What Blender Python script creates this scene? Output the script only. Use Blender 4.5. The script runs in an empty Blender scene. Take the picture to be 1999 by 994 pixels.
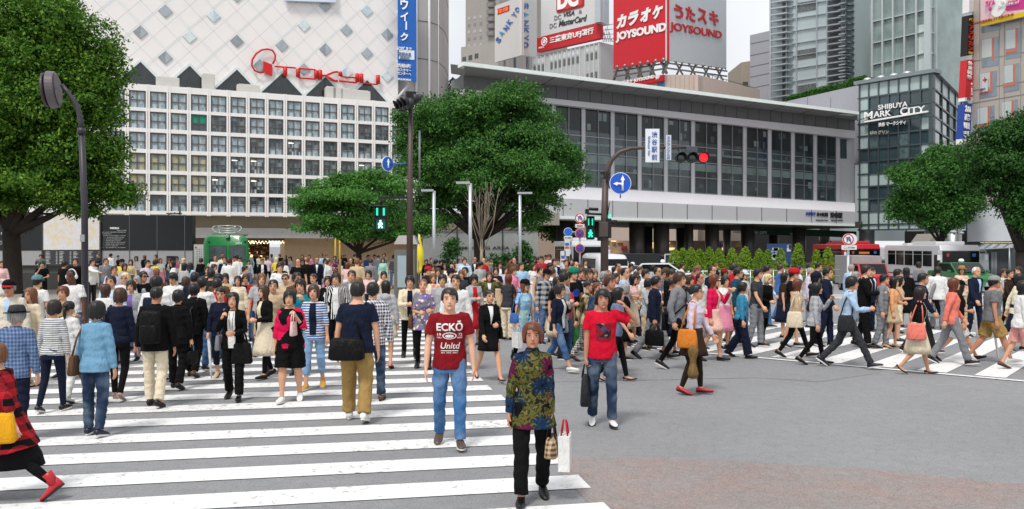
import bpy, bmesh, math, random
from mathutils import Vector, Matrix, noise
from mathutils.bvhtree import BVHTree
R = math.radians
F, HZ, CH, CX = 1653.0, 480.0, 2.25, 999.5      # focal length in photo pixels, horizon row, eye height, centre column
sc = bpy.context.scene
col = sc.collection
# ---------------------------------------------------------------- camera, sky, sun, exposure
cd = bpy.data.cameras.new('camera'); cam = bpy.data.objects.new('camera', cd); col.objects.link(cam)
cam.location = (0, 0, CH); cam.rotation_euler = (R(90), 0, 0)
cd.sensor_width = 36; cd.lens = 36*F/1999; cd.shift_y = -(497-HZ)/1999
cd.clip_start = .1; cd.clip_end = 3000
sc.camera = cam
W = bpy.data.worlds.new('World'); sc.world = W; W.use_nodes = True
nt = W.node_tree; nt.nodes.clear()
wo = nt.nodes.new('ShaderNodeOutputWorld'); bg = nt.nodes.new('ShaderNodeBackground')
sky = nt.nodes.new('ShaderNodeTexSky'); sky.sky_type = 'NISHITA'; sky.sun_disc = False
SUN_EL, SUN_AZ = 58, 205
sky.sun_elevation = R(SUN_EL); sky.sun_rotation = R(SUN_AZ); sky.dust_density = 3; sky.air_density = 1
tc = nt.nodes.new('ShaderNodeTexCoord'); nz = nt.nodes.new('ShaderNodeTexNoise'); nz.inputs['Scale'].default_value = 2.2; nz.inputs['Detail'].default_value = 5
rp = nt.nodes.new('ShaderNodeValToRGB')                      # overcast deck: cloud brightness
rp.color_ramp.elements[0].position = .35; rp.color_ramp.elements[0].color = (10.4, 10.7, 11.2, 1)
rp.color_ramp.elements[1].position = .7; rp.color_ramp.elements[1].color = (13.6, 13.7, 13.9, 1)
mx = nt.nodes.new('ShaderNodeMix'); mx.data_type = 'RGBA'; mx.inputs[0].default_value = .88
nt.links.new(tc.outputs['Generated'], nz.inputs['Vector']); nt.links.new(nz.outputs['Fac'], rp.inputs['Fac'])
nt.links.new(sky.outputs[0], mx.inputs[6]); nt.links.new(rp.outputs[0], mx.inputs[7]); nt.links.new(mx.outputs[2], bg.inputs['Color'])
bg.inputs['Strength'].default_value = .068
nt.links.new(bg.outputs[0], wo.inputs['Surface'])
sd = bpy.data.lights.new('sun', 'SUN'); sun = bpy.data.objects.new('sun', sd); col.objects.link(sun)
sd.energy = 2.1; sd.angle = R(12); sd.color = (1, .965, .92)
d = Vector((math.sin(R(SUN_AZ))*math.cos(R(SUN_EL)), math.cos(R(SUN_AZ))*math.cos(R(SUN_EL)), math.sin(R(SUN_EL))))
sun.rotation_euler = d.to_track_quat('Z', 'Y').to_euler()
sc.view_settings.view_transform = 'Standard'; sc.view_settings.look = 'None'; sc.view_settings.gamma = 1
sc.view_settings.exposure = .32
sc.cycles.max_bounces = 6; sc.cycles.diffuse_bounces = 3; sc.cycles.glossy_bounces = 3; sc.cycles.transparent_max_bounces = 6
sc.cycles.use_denoising = True
# ---------------------------------------------------------------- helpers
def tag(o, label=None, cat=None, group=None, kind=None):
 if label: o['label'] = label
 if cat: o['category'] = cat
 if group: o['group'] = group
 if kind: o['kind'] = kind
 return o
def empty(name, loc, label=None, cat=None, group=None, rz=0):
 o = bpy.data.objects.new(name, None); col.objects.link(o); o.location = loc; o.rotation_euler = (0, 0, rz); o.empty_display_size = .2
 return tag(o, label, cat, group)
def lin(h):
 if isinstance(h, (tuple, list)): return tuple(h)
 h = h.lstrip('#'); c = [int(h[i:i+2], 16)/255 for i in (0, 2, 4)]
 return tuple(x/12.92 if x <= .04045 else ((x+.055)/1.055)**2.4 for x in c)
_M = {}
def nn(t, k, **kw):
 n = t.nodes.new(k)
 for a, b in kw.items(): setattr(n, a, b)
 return n
def mat(name, c, rough=.7, metal=0, var=.12, vscale=3, bump=0, bscale=60, emit=0, spec=.4, coat=0, coord='Object', stretch=None, dirt=0):
 key = (name, str(c), rough, metal, var, vscale, bump, bscale, emit, spec, coat, stretch, dirt)
 if key in _M: return _M[key]
 c = lin(c)
 m = bpy.data.materials.new(name); m.use_nodes = True; t = m.node_tree; b = t.nodes['Principled BSDF']
 b.inputs['Roughness'].default_value = rough; b.inputs['Metallic'].default_value = metal
 b.inputs['Specular IOR Level'].default_value = spec; b.inputs['Coat Weight'].default_value = coat
 b.inputs['Base Color'].default_value = (*c, 1)
 tcn = nn(t, 'ShaderNodeTexCoord'); vec = tcn.outputs[coord]
 if stretch:
  mp = nn(t, 'ShaderNodeMapping'); mp.inputs['Scale'].default_value = stretch; t.links.new(vec, mp.inputs['Vector']); vec = mp.outputs[0]
 if var:
  n = nn(t, 'ShaderNodeTexNoise'); n.inputs['Scale'].default_value = vscale; n.inputs['Detail'].default_value = 5
  n.inputs['Roughness'].default_value = .65
  r = nn(t, 'ShaderNodeMapRange'); r.inputs[1].default_value = .3; r.inputs[2].default_value = .7; r.inputs[3].default_value = 1-var; r.inputs[4].default_value = 1+var*.6
  mu = nn(t, 'ShaderNodeMix', data_type='RGBA', blend_type='MULTIPLY'); mu.inputs[0].default_value = 1
  mu.inputs[6].default_value = (*c, 1)
  t.links.new(vec, n.inputs['Vector']); t.links.new(n.outputs['Fac'], r.inputs[0]); t.links.new(r.outputs[0], mu.inputs[7])
  t.links.new(mu.outputs[2], b.inputs['Base Color'])
 if bump:
  n2 = nn(t, 'ShaderNodeTexNoise'); n2.inputs['Scale'].default_value = bscale; n2.inputs['Detail'].default_value = 4
  bp = nn(t, 'ShaderNodeBump'); bp.inputs['Strength'].default_value = bump; bp.inputs['Distance'].default_value = .02
  t.links.new(vec, n2.inputs['Vector']); t.links.new(n2.outputs['Fac'], bp.inputs['Height']); t.links.new(bp.outputs[0], b.inputs['Normal'])
 if emit:
  b.inputs['Emission Color'].default_value = (*c, 1); b.inputs['Emission Strength'].default_value = emit
 _M[key] = m
 return m
def paint(c, rough=.5, **k): return mat('paint', c, rough, **{**dict(var=.06, vscale=2), **k})
def metal(c, rough=.4, **k): return mat('metal', c, rough, .7, **{**dict(var=.08, vscale=3), **k})
def glass(c=(.02, .03, .035), rough=.06, var=.3): return mat('glass', c, rough, .0, var=var, vscale=.35, spec=.8)
class MB:
 """collects shapes; build() links them as one mesh object"""
 def __init__(s): s.v = []; s.f = []; s.m = []; s.sm = []
 def add(s, vs, fs, m=0, smooth=False):
  b = len(s.v); s.v += [tuple(p) for p in vs]; s.f += [tuple(i+b for i in f) for f in fs]
  s.m += [m]*len(fs); s.sm += [smooth]*len(fs); return s
 def box(s, c, size, m=0, rz=0, mx=None):
  x, y, z = (k/2 for k in size); M_ = mx or Matrix.Rotation(rz, 3, 'Z'); c = Vector(c)
  vs = [c+M_@Vector((a*x, b*y, e*z)) for a in (-1, 1) for b in (-1, 1) for e in (-1, 1)]
  return s.add(vs, [(0, 1, 3, 2), (4, 6, 7, 5), (0, 4, 5, 1), (2, 3, 7, 6), (0, 2, 6, 4), (1, 5, 7, 3)], m)
 def slab(s, front, back, m=0):
  n = len(front); fs = [tuple(range(n)), tuple(range(2*n-1, n-1, -1))]
  fs += [(i, (i+1) % n, n+(i+1) % n, n+i) for i in range(n)]
  return s.add(list(front)+list(back), [f[::-1] for f in fs], m)
 def tube(s, pts, rad, n=8, m=0, cap='flat', smooth=True, flat=None):
  """tube through pts; rad: number or list; flat=(sx,sy) scales the section, sx along world-ish X"""
  pts = [Vector(p) for p in pts]
  if not isinstance(rad, (list, tuple)): rad = [rad]*len(pts)
  rad = list(rad)
  if cap == 'round':
   d0 = (pts[0]-pts[1]).normalized(); d1 = (pts[-1]-pts[-2]).normalized()
   pts = [pts[0]+d0*rad[0]*.9, pts[0]+d0*rad[0]*.6]+pts+[pts[-1]+d1*rad[-1]*.6, pts[-1]+d1*rad[-1]*.9]
   rad = [rad[0]*.3, rad[0]*.75]+rad+[rad[-1]*.75, rad[-1]*.3]
  vs = []; prev = None
  for i, p in enumerate(pts):
   t = (pts[min(i+1, len(pts)-1)]-pts[max(i-1, 0)]).normalized()
   if prev is None:
    a = Vector((1, 0, 0)) if abs(t.x) < .9 else Vector((0, 1, 0)); a = (a-t*a.dot(t)).normalized()
   else:
    a = prev-t*prev.dot(t); a = a.normalized() if a.length > 1e-5 else t.orthogonal().normalized()
   prev = a; b = t.cross(a); r = rad[i]
   rx, ry = (r, r) if not isinstance(r, (tuple, list)) else r
   if flat: rx *= flat[0]; ry *= flat[1]
   for k in range(n):
    w = 2*math.pi*k/n; vs.append(p+a*math.cos(w)*rx+b*math.sin(w)*ry)
  fs = []
  for i in range(len(pts)-1):
   for k in range(n):
    k2 = (k+1) % n; fs.append((i*n+k, i*n+k2, (i+1)*n+k2, (i+1)*n+k))
  s.add(vs, fs, m, smooth)
  b = len(s.v)-len(vs)
  s.f += [tuple(b+k for k in reversed(range(n))), tuple(b+(len(pts)-1)*n+k for k in range(n))]; s.m += [m, m]; s.sm += [False, False]
  return s
 def loft(s, rings, m=0, smooth=True, caps=True):
  n = len(rings[0]); vs = [p for r in rings for p in r]; fs = []
  for i in range(len(rings)-1):
   for k in range(n):
    k2 = (k+1) % n; fs.append((i*n+k, i*n+k2, (i+1)*n+k2, (i+1)*n+k))
  if caps: fs += [tuple(reversed(range(n))), tuple((len(rings)-1)*n+k for k in range(n))]
  return s.add(vs, fs, m, smooth)
 def ball(s, c, r, m=0, n=12, k=8, mx=None):
  c = Vector(c); r = (r, r, r) if not isinstance(r, (tuple, list)) else r; rings = []
  for i in range(1, k):
   ph = math.pi*i/k; q = []
   for j in range(n):
    a = 2*math.pi*j/n; v = Vector((r[0]*math.sin(ph)*math.cos(a), r[1]*math.sin(ph)*math.sin(a), -r[2]*math.cos(ph)))
    q.append(c+(mx@v if mx else v))
   rings.append(q)
  return s.loft(rings, m)
 def disc(s, c, r, depth, nrm=(0, -1, 0), m=0, n=24, r2=None):
  c = Vector(c); nrm = Vector(nrm).normalized(); return s.tube([c, c-nrm*depth], [r, r2 or r], n, m, smooth=False)
 def prof(s, prof, x0, x1, M_, m=0):
  """extrude a side profile [(y,z)] from x0 to x1 through matrix M_"""
  a = [M_@Vector((x0, y, z)) for y, z in prof]; b = [M_@Vector((x1, y, z)) for y, z in prof]
  return s.slab(a, b, m)
 def mesh(s, name, mats=()):
  me = bpy.data.meshes.new(name); me.from_pydata(s.v, [], s.f)
  for q in (mats if isinstance(mats, (list, tuple)) else [mats]): me.materials.append(q)
  me.polygons.foreach_set('material_index', s.m); me.polygons.foreach_set('use_smooth', s.sm)
  bm = bmesh.new(); bm.from_mesh(me); bmesh.ops.recalc_face_normals(bm, faces=bm.faces); bm.to_mesh(me); bm.free()
  me.update(); return me
 def build(s, name, mats, parent=None, bevel=0):
  me = s.mesh(name, mats)
  o = bpy.data.objects.new(name, me); col.objects.link(o)
  if parent: o.parent = parent
  if bevel:
   b = o.modifiers.new('b', 'BEVEL'); b.width = bevel; b.segments = 2; b.limit_method = 'ANGLE'; b.angle_limit = R(40)
  return o
def local(o):
 """shift a mesh built in world coordinates under its empty parent so that it stays put"""
 o.matrix_parent_inverse = o.parent.matrix_world.inverted() if o.parent else Matrix()
 return o
def fix(root):
 """children of an un-rotated empty whose meshes are in world coordinates"""
 off = Vector(root.location)
 for ch in root.children: ch.location = ch.location-off
def gx(px, Y): return (px-CX)/F*Y
def gz(py, Y): return CH+(HZ-py)/F*Y
def gp(px, py):
 """ground point seen at a photo position"""
 Y = F*CH/(py-HZ); return Vector((gx(px, Y), Y, 0))
class Wall:
 """vertical plane through two (column, depth) stations"""
 def __init__(s, x1, Y1, x2, Y2):
  a = Vector((gx(x1, Y1), Y1, 0)); b = Vector((gx(x2, Y2), Y2, 0)); s.o = a; s.u = (b-a).normalized()
  s.n = Vector((s.u.y, -s.u.x, 0)); s.len = (b-a).length
  if s.n.dot(-s.o) < 0: s.n = -s.n
  s.rz = math.atan2(s.u.y, s.u.x)
 def at(s, px, py, d=0):
  r = Vector(((px-CX)/F, 1, (HZ-py)/F)); c = Vector((0, 0, CH))
  t = (s.o+s.n*d-c).dot(s.n)/r.dot(s.n); return c+r*t
 def uv(s, px, py=480):
  p = s.at(px, py); return (p-s.o).dot(s.u), p.z
 def p(s, u, z, d=0): return s.o+s.u*u+s.n*d+Vector((0, 0, z))
 def slab(s, mb, pix, d0, d1, m=0):
  q = [s.at(x, y, d1) for x, y in pix]; return mb.slab(q, [v-s.n*(d1-d0) for v in q], m)
 def rect(s, mb, u0, u1, z0, z1, d0, d1, m=0):
  q = [(u0, z0), (u1, z0), (u1, z1), (u0, z1)]
  return mb.slab([s.p(u, z, d1) for u, z in q], [s.p(u, z, d0) for u, z in q], m)
TS = bpy.data.scenes.new('workbench')      # a side scene in which meshes are evaluated; removed at the end
def text_mesh(body, size=1, align='CENTER', bold=0, extrude=0, italic=0, spacing=1, cell=1, name='lettering'):
 c = bpy.data.curves.new(name, 'FONT'); c.body = body; c.size = size; c.align_x = align; c.align_y = 'CENTER'; c.offset = bold; c.extrude = extrude; c.shear = italic
 c.space_character = spacing; c.space_line = .95; c.resolution_u = 3
 o = bpy.data.objects.new(name, c); TS.collection.objects.link(o)
 TS.view_layers[0].update(); dg = TS.view_layers[0].depsgraph; me = bpy.data.meshes.new_from_object(o.evaluated_get(dg)); bpy.data.objects.remove(o); bpy.data.curves.remove(c)
 return me
def text_on(body, w, pix_c, width_px, height_px, m, parent=None, name='lettering', d=.05, th=.06, bold=.01, italic=0, vertical=False, spacing=1, slope=None, rot=0):
 """lettering fitted in a wall-plane box centred on a photo position, of the given photo width and height"""
 if vertical: body = '\n'.join(body)
 me = text_mesh(body, bold=bold, extrude=.01, italic=italic, spacing=spacing)
 xs = [v.co.x for v in me.vertices]; ys = [v.co.y for v in me.vertices]
 if not xs: return None
 cx, cy = (min(xs)+max(xs))/2, (min(ys)+max(ys))/2
 a = w.at(pix_c[0]-width_px/2, pix_c[1]); b = w.at(pix_c[0]+width_px/2, pix_c[1]); c1 = w.at(pix_c[0], pix_c[1]-height_px/2); c2 = w.at(pix_c[0], pix_c[1]+height_px/2)
 c = w.at(*pix_c); sx = (b-a).length/(max(xs)-min(xs)); sz = (c1-c2).length/(max(ys)-min(ys))
 tilt = (w.at(pix_c[0]+50, pix_c[1]+(slope*50 if slope is not None else 0)).z-c.z)/((w.at(pix_c[0]+50, pix_c[1])-c).length) if slope is not None else 0
 for v in me.vertices:
  x, y, z = v.co; X = (x-cx)*sx
  if rot:     # lettering turned on its board
   q, r_ = (x-cx)/(max(xs)-min(xs))*width_px, -(y-cy)/(max(ys)-min(ys))*height_px; ca, sa = math.cos(rot), math.sin(rot)
   v.co = w.at(pix_c[0]+q*ca-r_*sa, pix_c[1]+q*sa+r_*ca, d+(th if z > 0 else 0)); continue
  v.co = c+w.u*X+Vector((0, 0, (y-cy)*sz+X*tilt))+w.n*(d+(th if z > 0 else 0))
 me.materials.clear(); me.materials.append(m)
 o = bpy.data.objects.new(name, me); col.objects.link(o)
 if parent: o.parent = parent
 return o
def copy_tree(o, parent=None):
 c = o.copy(); col.objects.link(c)
 if parent: c.parent = parent
 for ch in list(o.children): copy_tree(ch, c)
 return c
# ================================================================ GROUND
def dip(x, y):
 a = max(0, min(1, (y-41)/16)); b = max(0, min(1, (x+1)/6)); a = a*a*(3-2*a); b = b*b*(3-2*b); return -.72*a*b
def asphalt_mat(name, c, red=False):
 m = bpy.data.materials.new(name); m.use_nodes = True; t = m.node_tree; b = t.nodes['Principled BSDF']; c = lin(c)
 tcn = nn(t, 'ShaderNodeTexCoord'); v = tcn.outputs['Object']
 def noi(s, d=4, r=.6):
  n = nn(t, 'ShaderNodeTexNoise'); n.inputs['Scale'].default_value = s; n.inputs['Detail'].default_value = d; n.inputs['Roughness'].default_value = r; t.links.new(v, n.inputs['Vector']); return n
 fine, mid, big, gr = noi(55, 3, .8), noi(6, 5), noi(.35, 5), noi(120, 2, .9)
 vo = nn(t, 'ShaderNodeTexVoronoi', feature='DISTANCE_TO_EDGE'); vo.inputs['Scale'].default_value = 7.5
 wv = nn(t, 'ShaderNodeMix', data_type='RGBA'); wv.inputs[0].default_value = .09; t.links.new(v, wv.inputs[6]); t.links.new(mid.outputs['Color'], wv.inputs[7]); t.links.new(wv.outputs[2], vo.inputs['Vector'])
 def rng(src, a, b_, lo, hi):
  r = nn(t, 'ShaderNodeMapRange'); r.inputs[1].default_value = a; r.inputs[2].default_value = b_; r.inputs[3].default_value = lo; r.inputs[4].default_value = hi; t.links.new(src, r.inputs[0]); return r.outputs[0]
 fs = [rng(fine.outputs['Fac'], .3, .7, .7, 1.3), rng(mid.outputs['Fac'], .3, .7, .93, 1.06), rng(big.outputs['Fac'], .35, .65, .93, 1.06), rng(vo.outputs['Distance'], 0, .05, .84, 1.0), rng(gr.outputs['Fac'], .35, .65, .75, 1.25)]
 cur = None
 for f in fs:
  mu = nn(t, 'ShaderNodeMath', operation='MULTIPLY')
  if cur is None: mu.inputs[0].default_value = 1
  else: t.links.new(cur, mu.inputs[0])
  t.links.new(f, mu.inputs[1]); cur = mu.outputs[0]
 mu = nn(t, 'ShaderNodeMix', data_type='RGBA', blend_type='MULTIPLY'); mu.inputs[0].default_value = 1; t.links.new(cur, mu.inputs[7])
 if red:
  mr = nn(t, 'ShaderNodeMix', data_type='RGBA'); mr.inputs[6].default_value = (*c, 1); mr.inputs[7].default_value = (*lin('#997f79'), 1)
  n2 = noi(1.6, 6, .75); t.links.new(rng(n2.outputs['Fac'], .36, .72, 0, .8), mr.inputs[0]); t.links.new(mr.outputs[2], mu.inputs[6])
 else: mu.inputs[6].default_value = (*c, 1)
 t.links.new(mu.outputs[2], b.inputs['Base Color']); b.inputs['Roughness'].default_value = .85; b.inputs['Specular IOR Level'].default_value = .35
 bp = nn(t, 'ShaderNodeBump'); bp.inputs['Strength'].default_value = .6; bp.inputs['Distance'].default_value = .012; t.links.new(gr.outputs['Fac'], bp.inputs['Height']); t.links.new(bp.outputs[0], b.inputs['Normal'])
 return m
def road_paint():
 m = bpy.data.materials.new('road_paint'); m.use_nodes = True; t = m.node_tree; b = t.nodes['Principled BSDF']
 v = nn(t, 'ShaderNodeTexCoord').outputs['Object']
 n = nn(t, 'ShaderNodeTexNoise'); n.inputs['Scale'].default_value = 9; n.inputs['Detail'].default_value = 8; n.inputs['Roughness'].default_value = .78; t.links.new(v, n.inputs['Vector'])
 n2 = nn(t, 'ShaderNodeTexNoise'); n2.inputs['Scale'].default_value = .8; n2.inputs['Detail'].default_value = 3; t.links.new(v, n2.inputs['Vector'])
 r = nn(t, 'ShaderNodeValToRGB'); r.color_ramp.elements[0].position = .35; r.color_ramp.elements[0].color = (.24, .24, .24, 1); r.color_ramp.elements[1].position = .44; r.color_ramp.elements[1].color = (.7, .7, .69, 1); x_ = r.color_ramp.elements.new(.6); x_.color = (.8, .8, .79, 1)
 ad = nn(t, 'ShaderNodeMath', operation='MULTIPLY_ADD'); ad.inputs[1].default_value = .25; t.links.new(n2.outputs['Fac'], ad.inputs[0]); t.links.new(n.outputs['Fac'], ad.inputs[2])
 sb = nn(t, 'ShaderNodeMath', operation='SUBTRACT'); sb.inputs[1].default_value = .12; t.links.new(ad.outputs[0], sb.inputs[0]); t.links.new(sb.outputs[0], r.inputs['Fac'])
 t.links.new(r.outputs[0], b.inputs['Base Color']); b.inputs['Roughness'].default_value = .6
 return m
ASPH = asphalt_mat('asphalt', '#898a8c'); RED = asphalt_mat('red_worn_asphalt', '#8b8886', True); OLD = asphalt_mat('old_asphalt', '#88898b'); PNT = road_paint()
def sheet(name, poly, z, m, kind='structure'):
 b = MB(); b.add([(x, y, z) for x, y in poly], [tuple(range(len(poly)))], 0); return tag(b.build(name, m), kind=kind)
def gridsheet(name, xs, ys, z, m):
 b = MB(); vs = [(x, y, z+dip(x, y)) for y in ys for x in xs]; n = len(xs)
 b.add(vs, [(j*n+i, j*n+i+1, (j+1)*n+i+1, (j+1)*n+i) for j in range(len(ys)-1) for i in range(n-1)], 0, True); return tag(b.build(name, m), kind='structure')
gridsheet('road', [-900, -60, -20, -4, -1, 0, 1, 2, 3, 4, 5, 8, 20, 60, 900], [-60, 0, 20, 41, 43, 45, 47, 49, 51, 53, 55, 57, 70, 120, 1500], 0, ASPH)
# red worn surface, front right
arc = [(1110, 893), (1200, 893), (1350, 898), (1500, 905), (1700, 917), (1850, 931), (2060, 953)]
pl = [(gp(x, y).x, gp(x, y).y) for x, y in arc]
sheet('red_road_surface', [(1.0, 5.6), (.45, 8.6)]+pl+[(7.2, 5.4)], .004, RED)
# older patch between the crossings
pt = [(gp(x, y).x, gp(x, y).y) for x, y in [(1000, 748), (1200, 744), (1480, 738), (1600, 746), (1720, 728), (1240, 686), (1000, 664)]]
sheet('road_patch', pt, .004, OLD)
# near crossing: stripes 0.45 m wide, 0.45 m apart
U = Vector((math.cos(R(10.6)), math.sin(R(10.6)), 0)); V = Vector((-U.y, U.x, 0)); O1 = Vector((.731, 7.85, 0))
b = MB(); rnd = random.Random(5)
def quad(b, o, u, v, a0, a1, c0, c1, z=.008): b.add([o+u*a0+v*c0+Vector((0, 0, z)), o+u*a1+v*c0+Vector((0, 0, z)), o+u*a1+v*c1+Vector((0, 0, z)), o+u*a0+v*c1+Vector((0, 0, z))], [(0, 1, 2, 3)])
for i in range(-4, 22): quad(b, O1, U, V, -15.5+rnd.uniform(-.05, .05), rnd.uniform(-.05, .03), i*.905, i*.905+.455)
tag(b.build('near_crosswalk_marking', PNT), kind='structure')
E2 = Vector((math.cos(R(-39.6)), math.sin(R(-39.6)), 0)); S2 = Vector((-E2.y, E2.x, 0)); O2 = Vector((2.39, 19.4, 0))
b = MB()
for i in range(-7, 26): quad(b, O2, S2, E2, rnd.uniform(-.05, .05), 8.1, i*.92-.02, i*.92+.46)
quad(b, O2, E2, S2, -5, 22, -.32, -.18, .012)
tag(b.build('diagonal_crosswalk_marking', PNT), kind='structure')
b = MB(); UX = Vector((math.cos(R(-3)), math.sin(R(-3)), 0)); VX = Vector((-UX.y, UX.x, 0))
for i in range(10): quad(b, Vector((13.5, 29.6, 0)), UX, VX, 0, 17, i*.98, i*.98+.47)
a, c = gp(1800, 607), gp(2040, 655); dd = (c-a).normalized(); quad(b, a, dd, Vector((-dd.y, dd.x, 0)), 0, 14, -.09, .09)
tag(b.build('far_crosswalk_marking', PNT), kind='structure')
# plaza pavement with a kerb and tactile strip
PAV = mat('pavement', '#8f8a80', .8, var=.18, vscale=1.5, bump=.2, bscale=25); KERB = mat('kerb', '#a9a7a1', .8, var=.15)
pz = [(-70, 12.5), (-16, 27.2), (-2.3, 26.4), (-.9, 25.2), (.4, 25.6), (2.2, 28), (7.2, 36.5), (9, 43), (9, 62), (16, 62), (34, 78), (60, 100), (60, 140), (-70, 140)]
b = MB(); b.slab([(x, y, .1) for x, y in pz], [(x, y, -1.6) for x, y in pz]); tag(b.build('plaza_pavement', PAV), kind='structure')
b = MB()
for i in range(9):
 p, q = Vector((*pz[i], 0)), Vector((*pz[i+1], 0)); t_ = (q-p).normalized(); n_ = Vector((t_.y, -t_.x, 0))
 b.slab([p, q, q+n_*.15, p+n_*.15], [v+Vector((0, 0, .112)) for v in (p, q, q+n_*.15, p+n_*.15)])
tag(b.build('plaza_kerb', KERB), kind='structure')
b = MB(); p, q = Vector((-14, 27.6, 0)), Vector((-1.5, 26.7, 0)); t_ = (q-p).normalized(); quad(b, p, t_, Vector((-t_.y, t_.x, 0)), 0, 12.6, 0, .6, .104)
p = Vector((-1.1, 25.8, 0)); quad(b, p, Vector((1, .12, 0)).normalized(), Vector((-.12, 1, 0)), 0, 1.4, 0, .6, .106)
tag(b.build('tactile_paving', mat('tactile_yellow', '#d8b32c', .7, var=.15)), kind='structure')
# ================================================================ DEPARTMENT STORE
WH = mat('white_cladding', '#efedeb', .55, var=.05, vscale=.4, bump=.05, bscale=3); T = Wall(255, 75.6, 780, 85.7)
BEI = mat('beige_band', '#8f8570', .8, var=.08, vscale=.5); GRY = mat('grey_band', '#b5b3b2', .6, var=.07, vscale=.5)
store = empty('department_store', T.p(T.len*.5, 0), 'white department store with gridded windows, diamond panels and red lettering', 'department store')
u0 = T.uv(309)[0]; u1 = T.uv(745.8)[0]; bw = (u1-u0)/12
NB0, NB1 = -2, 14
uL = u0+(NB0-.5)*bw; uR = u0+(NB1-.5)*bw+.3
b = MB(); T.rect(b, uL-20, uR+1, 5.1, 16.5, -1.2, -.35)
for r in range(7):
 z0 = [5.1, 6.88, 8.73, 10.6, 12.47, 14.35, 16.17][r]; z1 = [5.4, 7.19, 9.07, 10.95, 12.82, 14.66, 16.75][r]
 T.rect(b, uL-20, uR+1, z0, z1, -.36, .0)
for i in range(NB0, NB1+1):
 u = u0+(i-.5)*bw; T.rect(b, u-.17, u-.02, 5.0, 16.77, -.3, .03); T.rect(b, u+.02, u+.17, 5.0, 16.77, -.3, .03)
b.build('window_grid', WH, store)
b = MB(); T.rect(b, uL-20, uR+12, 3.95, 5.09, -3, -1.3); b.build('fascia', BEI, store)
b = MB(); T.rect(b, uL-20, uR+12, 3.0, 3.94, -3, -.9); b.build('canopy', GRY, store)
# windows in variants
BL = [mat('glass_block', c, .25, var=.1, vscale=2, spec=.6) for c in ('#9fb0b7', '#b7c4c8', '#8b9fa9', '#98a8b0')]
DK = [mat('dark_window_glass', c, .12, var=.4, vscale=.8, spec=.7) for c in ('#48545a', '#5c696e', '#3a454a', '#717d80')]
YE = [mat('papered_window', c, .4, var=.3, vscale=1.2) for c in ('#a9ab93', '#9aa49b', '#b9b191', '#8f9b98')]
MU = metal('#6e645f', .5)
def win_mesh(kind, seed):
 r = random.Random(seed); b = MB(); w, h = bw-.42, 1.46; nx, nz_ = 6, 4
 for i in range(nx):
  for j in range(nz_):
   k = {'block': 0, 'dark': 4, 'half': 0 if j < 2 else 4, 'yellow': 8, 'lit': 4 if r.random() < .6 else 0}[kind] + r.choice((0, 1, 2, 3)) if kind != 'green' else 12 if j >= 2 else 4
   x0 = -w/2+w*i/nx; z0 = h*j/nz_; b.add([(x0, 0, z0), (x0+w/nx, 0, z0), (x0+w/nx, 0, z0+h/nz_), (x0, 0, z0+h/nz_)], [(0, 1, 2, 3)], k)
 for x in (-w/2+.05, -.04, w/2-.05): b.box((x, -.05, h/2), (.05, .09, h), 13)
 b.box((0, -.055, h*.46), (w, .07, .05), 13); b.box((0, -.052, h-.04), (w, .07, .045), 13)
 if kind == 'lit': b.box((-.3, -.012, h*.8), (.5, .02, .06), 14)
 me = b.build('window', BL+DK+YE+[paint('#1d8f78'), MU, mat('office_light', '#fff6e0', 1, emit=1.5, var=0)]); m_ = me.data; bpy.data.objects.remove(me); return m_
WM = {k: [win_mesh(k, s) for s in range(3)] for k in ('block', 'dark', 'half', 'yellow', 'lit', 'green')}
rows = [5.41, 7.2, 9.08, 10.96, 12.84, 14.68]; rw = random.Random(3)
for i in range(NB0, NB1):
 for r in range(6):
  k = ['half', 'dark', 'dark', 'block', 'block', 'block'][r]
  if i <= 2 and r in (1, 2): k = 'yellow'
  if r == 0: k = 'half'
  if r == 4 and i > 2: k = 'dark' if rw.random() < .75 else 'block'
  if r == 3 and i > 4: k = 'half' if rw.random() < .6 else 'dark'
  if k == 'dark' and rw.random() < .3: k = 'lit'
  if (i, r) == (2, 4): k = 'green'
  o = bpy.data.objects.new('window', WM[k][(i*7+r) % 3]); col.objects.link(o); o.parent = store
  o.location = T.p(u0+i*bw, rows[r], -.16); o.rotation_euler = (0, 0, T.rz)
# upper diamond wall
D0 = -2.0
def dtr(u, z, d=0): return T.p(u, z, D0+d)
class T2c:  # the set-back plane in photo stations
 pass
T2 = Wall(255, 75.6, 780, 85.7); T2.o = T.o+T.n*D0
n1 = T2.uv(550.6, 74); n2 = T2.uv(716.6, 90.5); n0 = T2.uv(462.6, 65); pu = (n2[0]-n0[0])/3; zc = (n0[1]+n1[1]+n2[1])/3; nb = T2.uv(550, 160); pz_ = (zc-nb[1]); un = n1[0]
uA, uB = T2.uv(180)[0], T2.uv(777)[0]; zA, zB = 15.9, 38
b = MB(); T2.rect(b, uA-14, uB, zA, zB, -1, 0); b.build('cladding_wall', mat('diamond_cladding', '#ebe7e5', .5, var=.03, vscale=.3), store)
L1 = paint('#d5dede', .4); L2 = paint('#b9bcc0', .5)
def clip_line(a, c):
 """clip segment to the wall rectangle"""
 (x0, y0), (x1, y1) = a, c; t0, t1 = 0, 1; dx, dy = x1-x0, y1-y0
 for p_, q_ in ((-dx, x0-(uA-14)), (dx, uB-x0), (-dy, y0-zA), (dy, zB-y0)):
  if abs(p_) < 1e-9:
   if q_ < 0: return None
  else:
   r_ = q_/p_
   if p_ < 0: t0 = max(t0, r_)
   else: t1 = min(t1, r_)
 return None if t0 >= t1 else ((x0+dx*t0, y0+dy*t0), (x0+dx*t1, y0+dy*t1))
bt, bn = MB(), MB()
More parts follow.
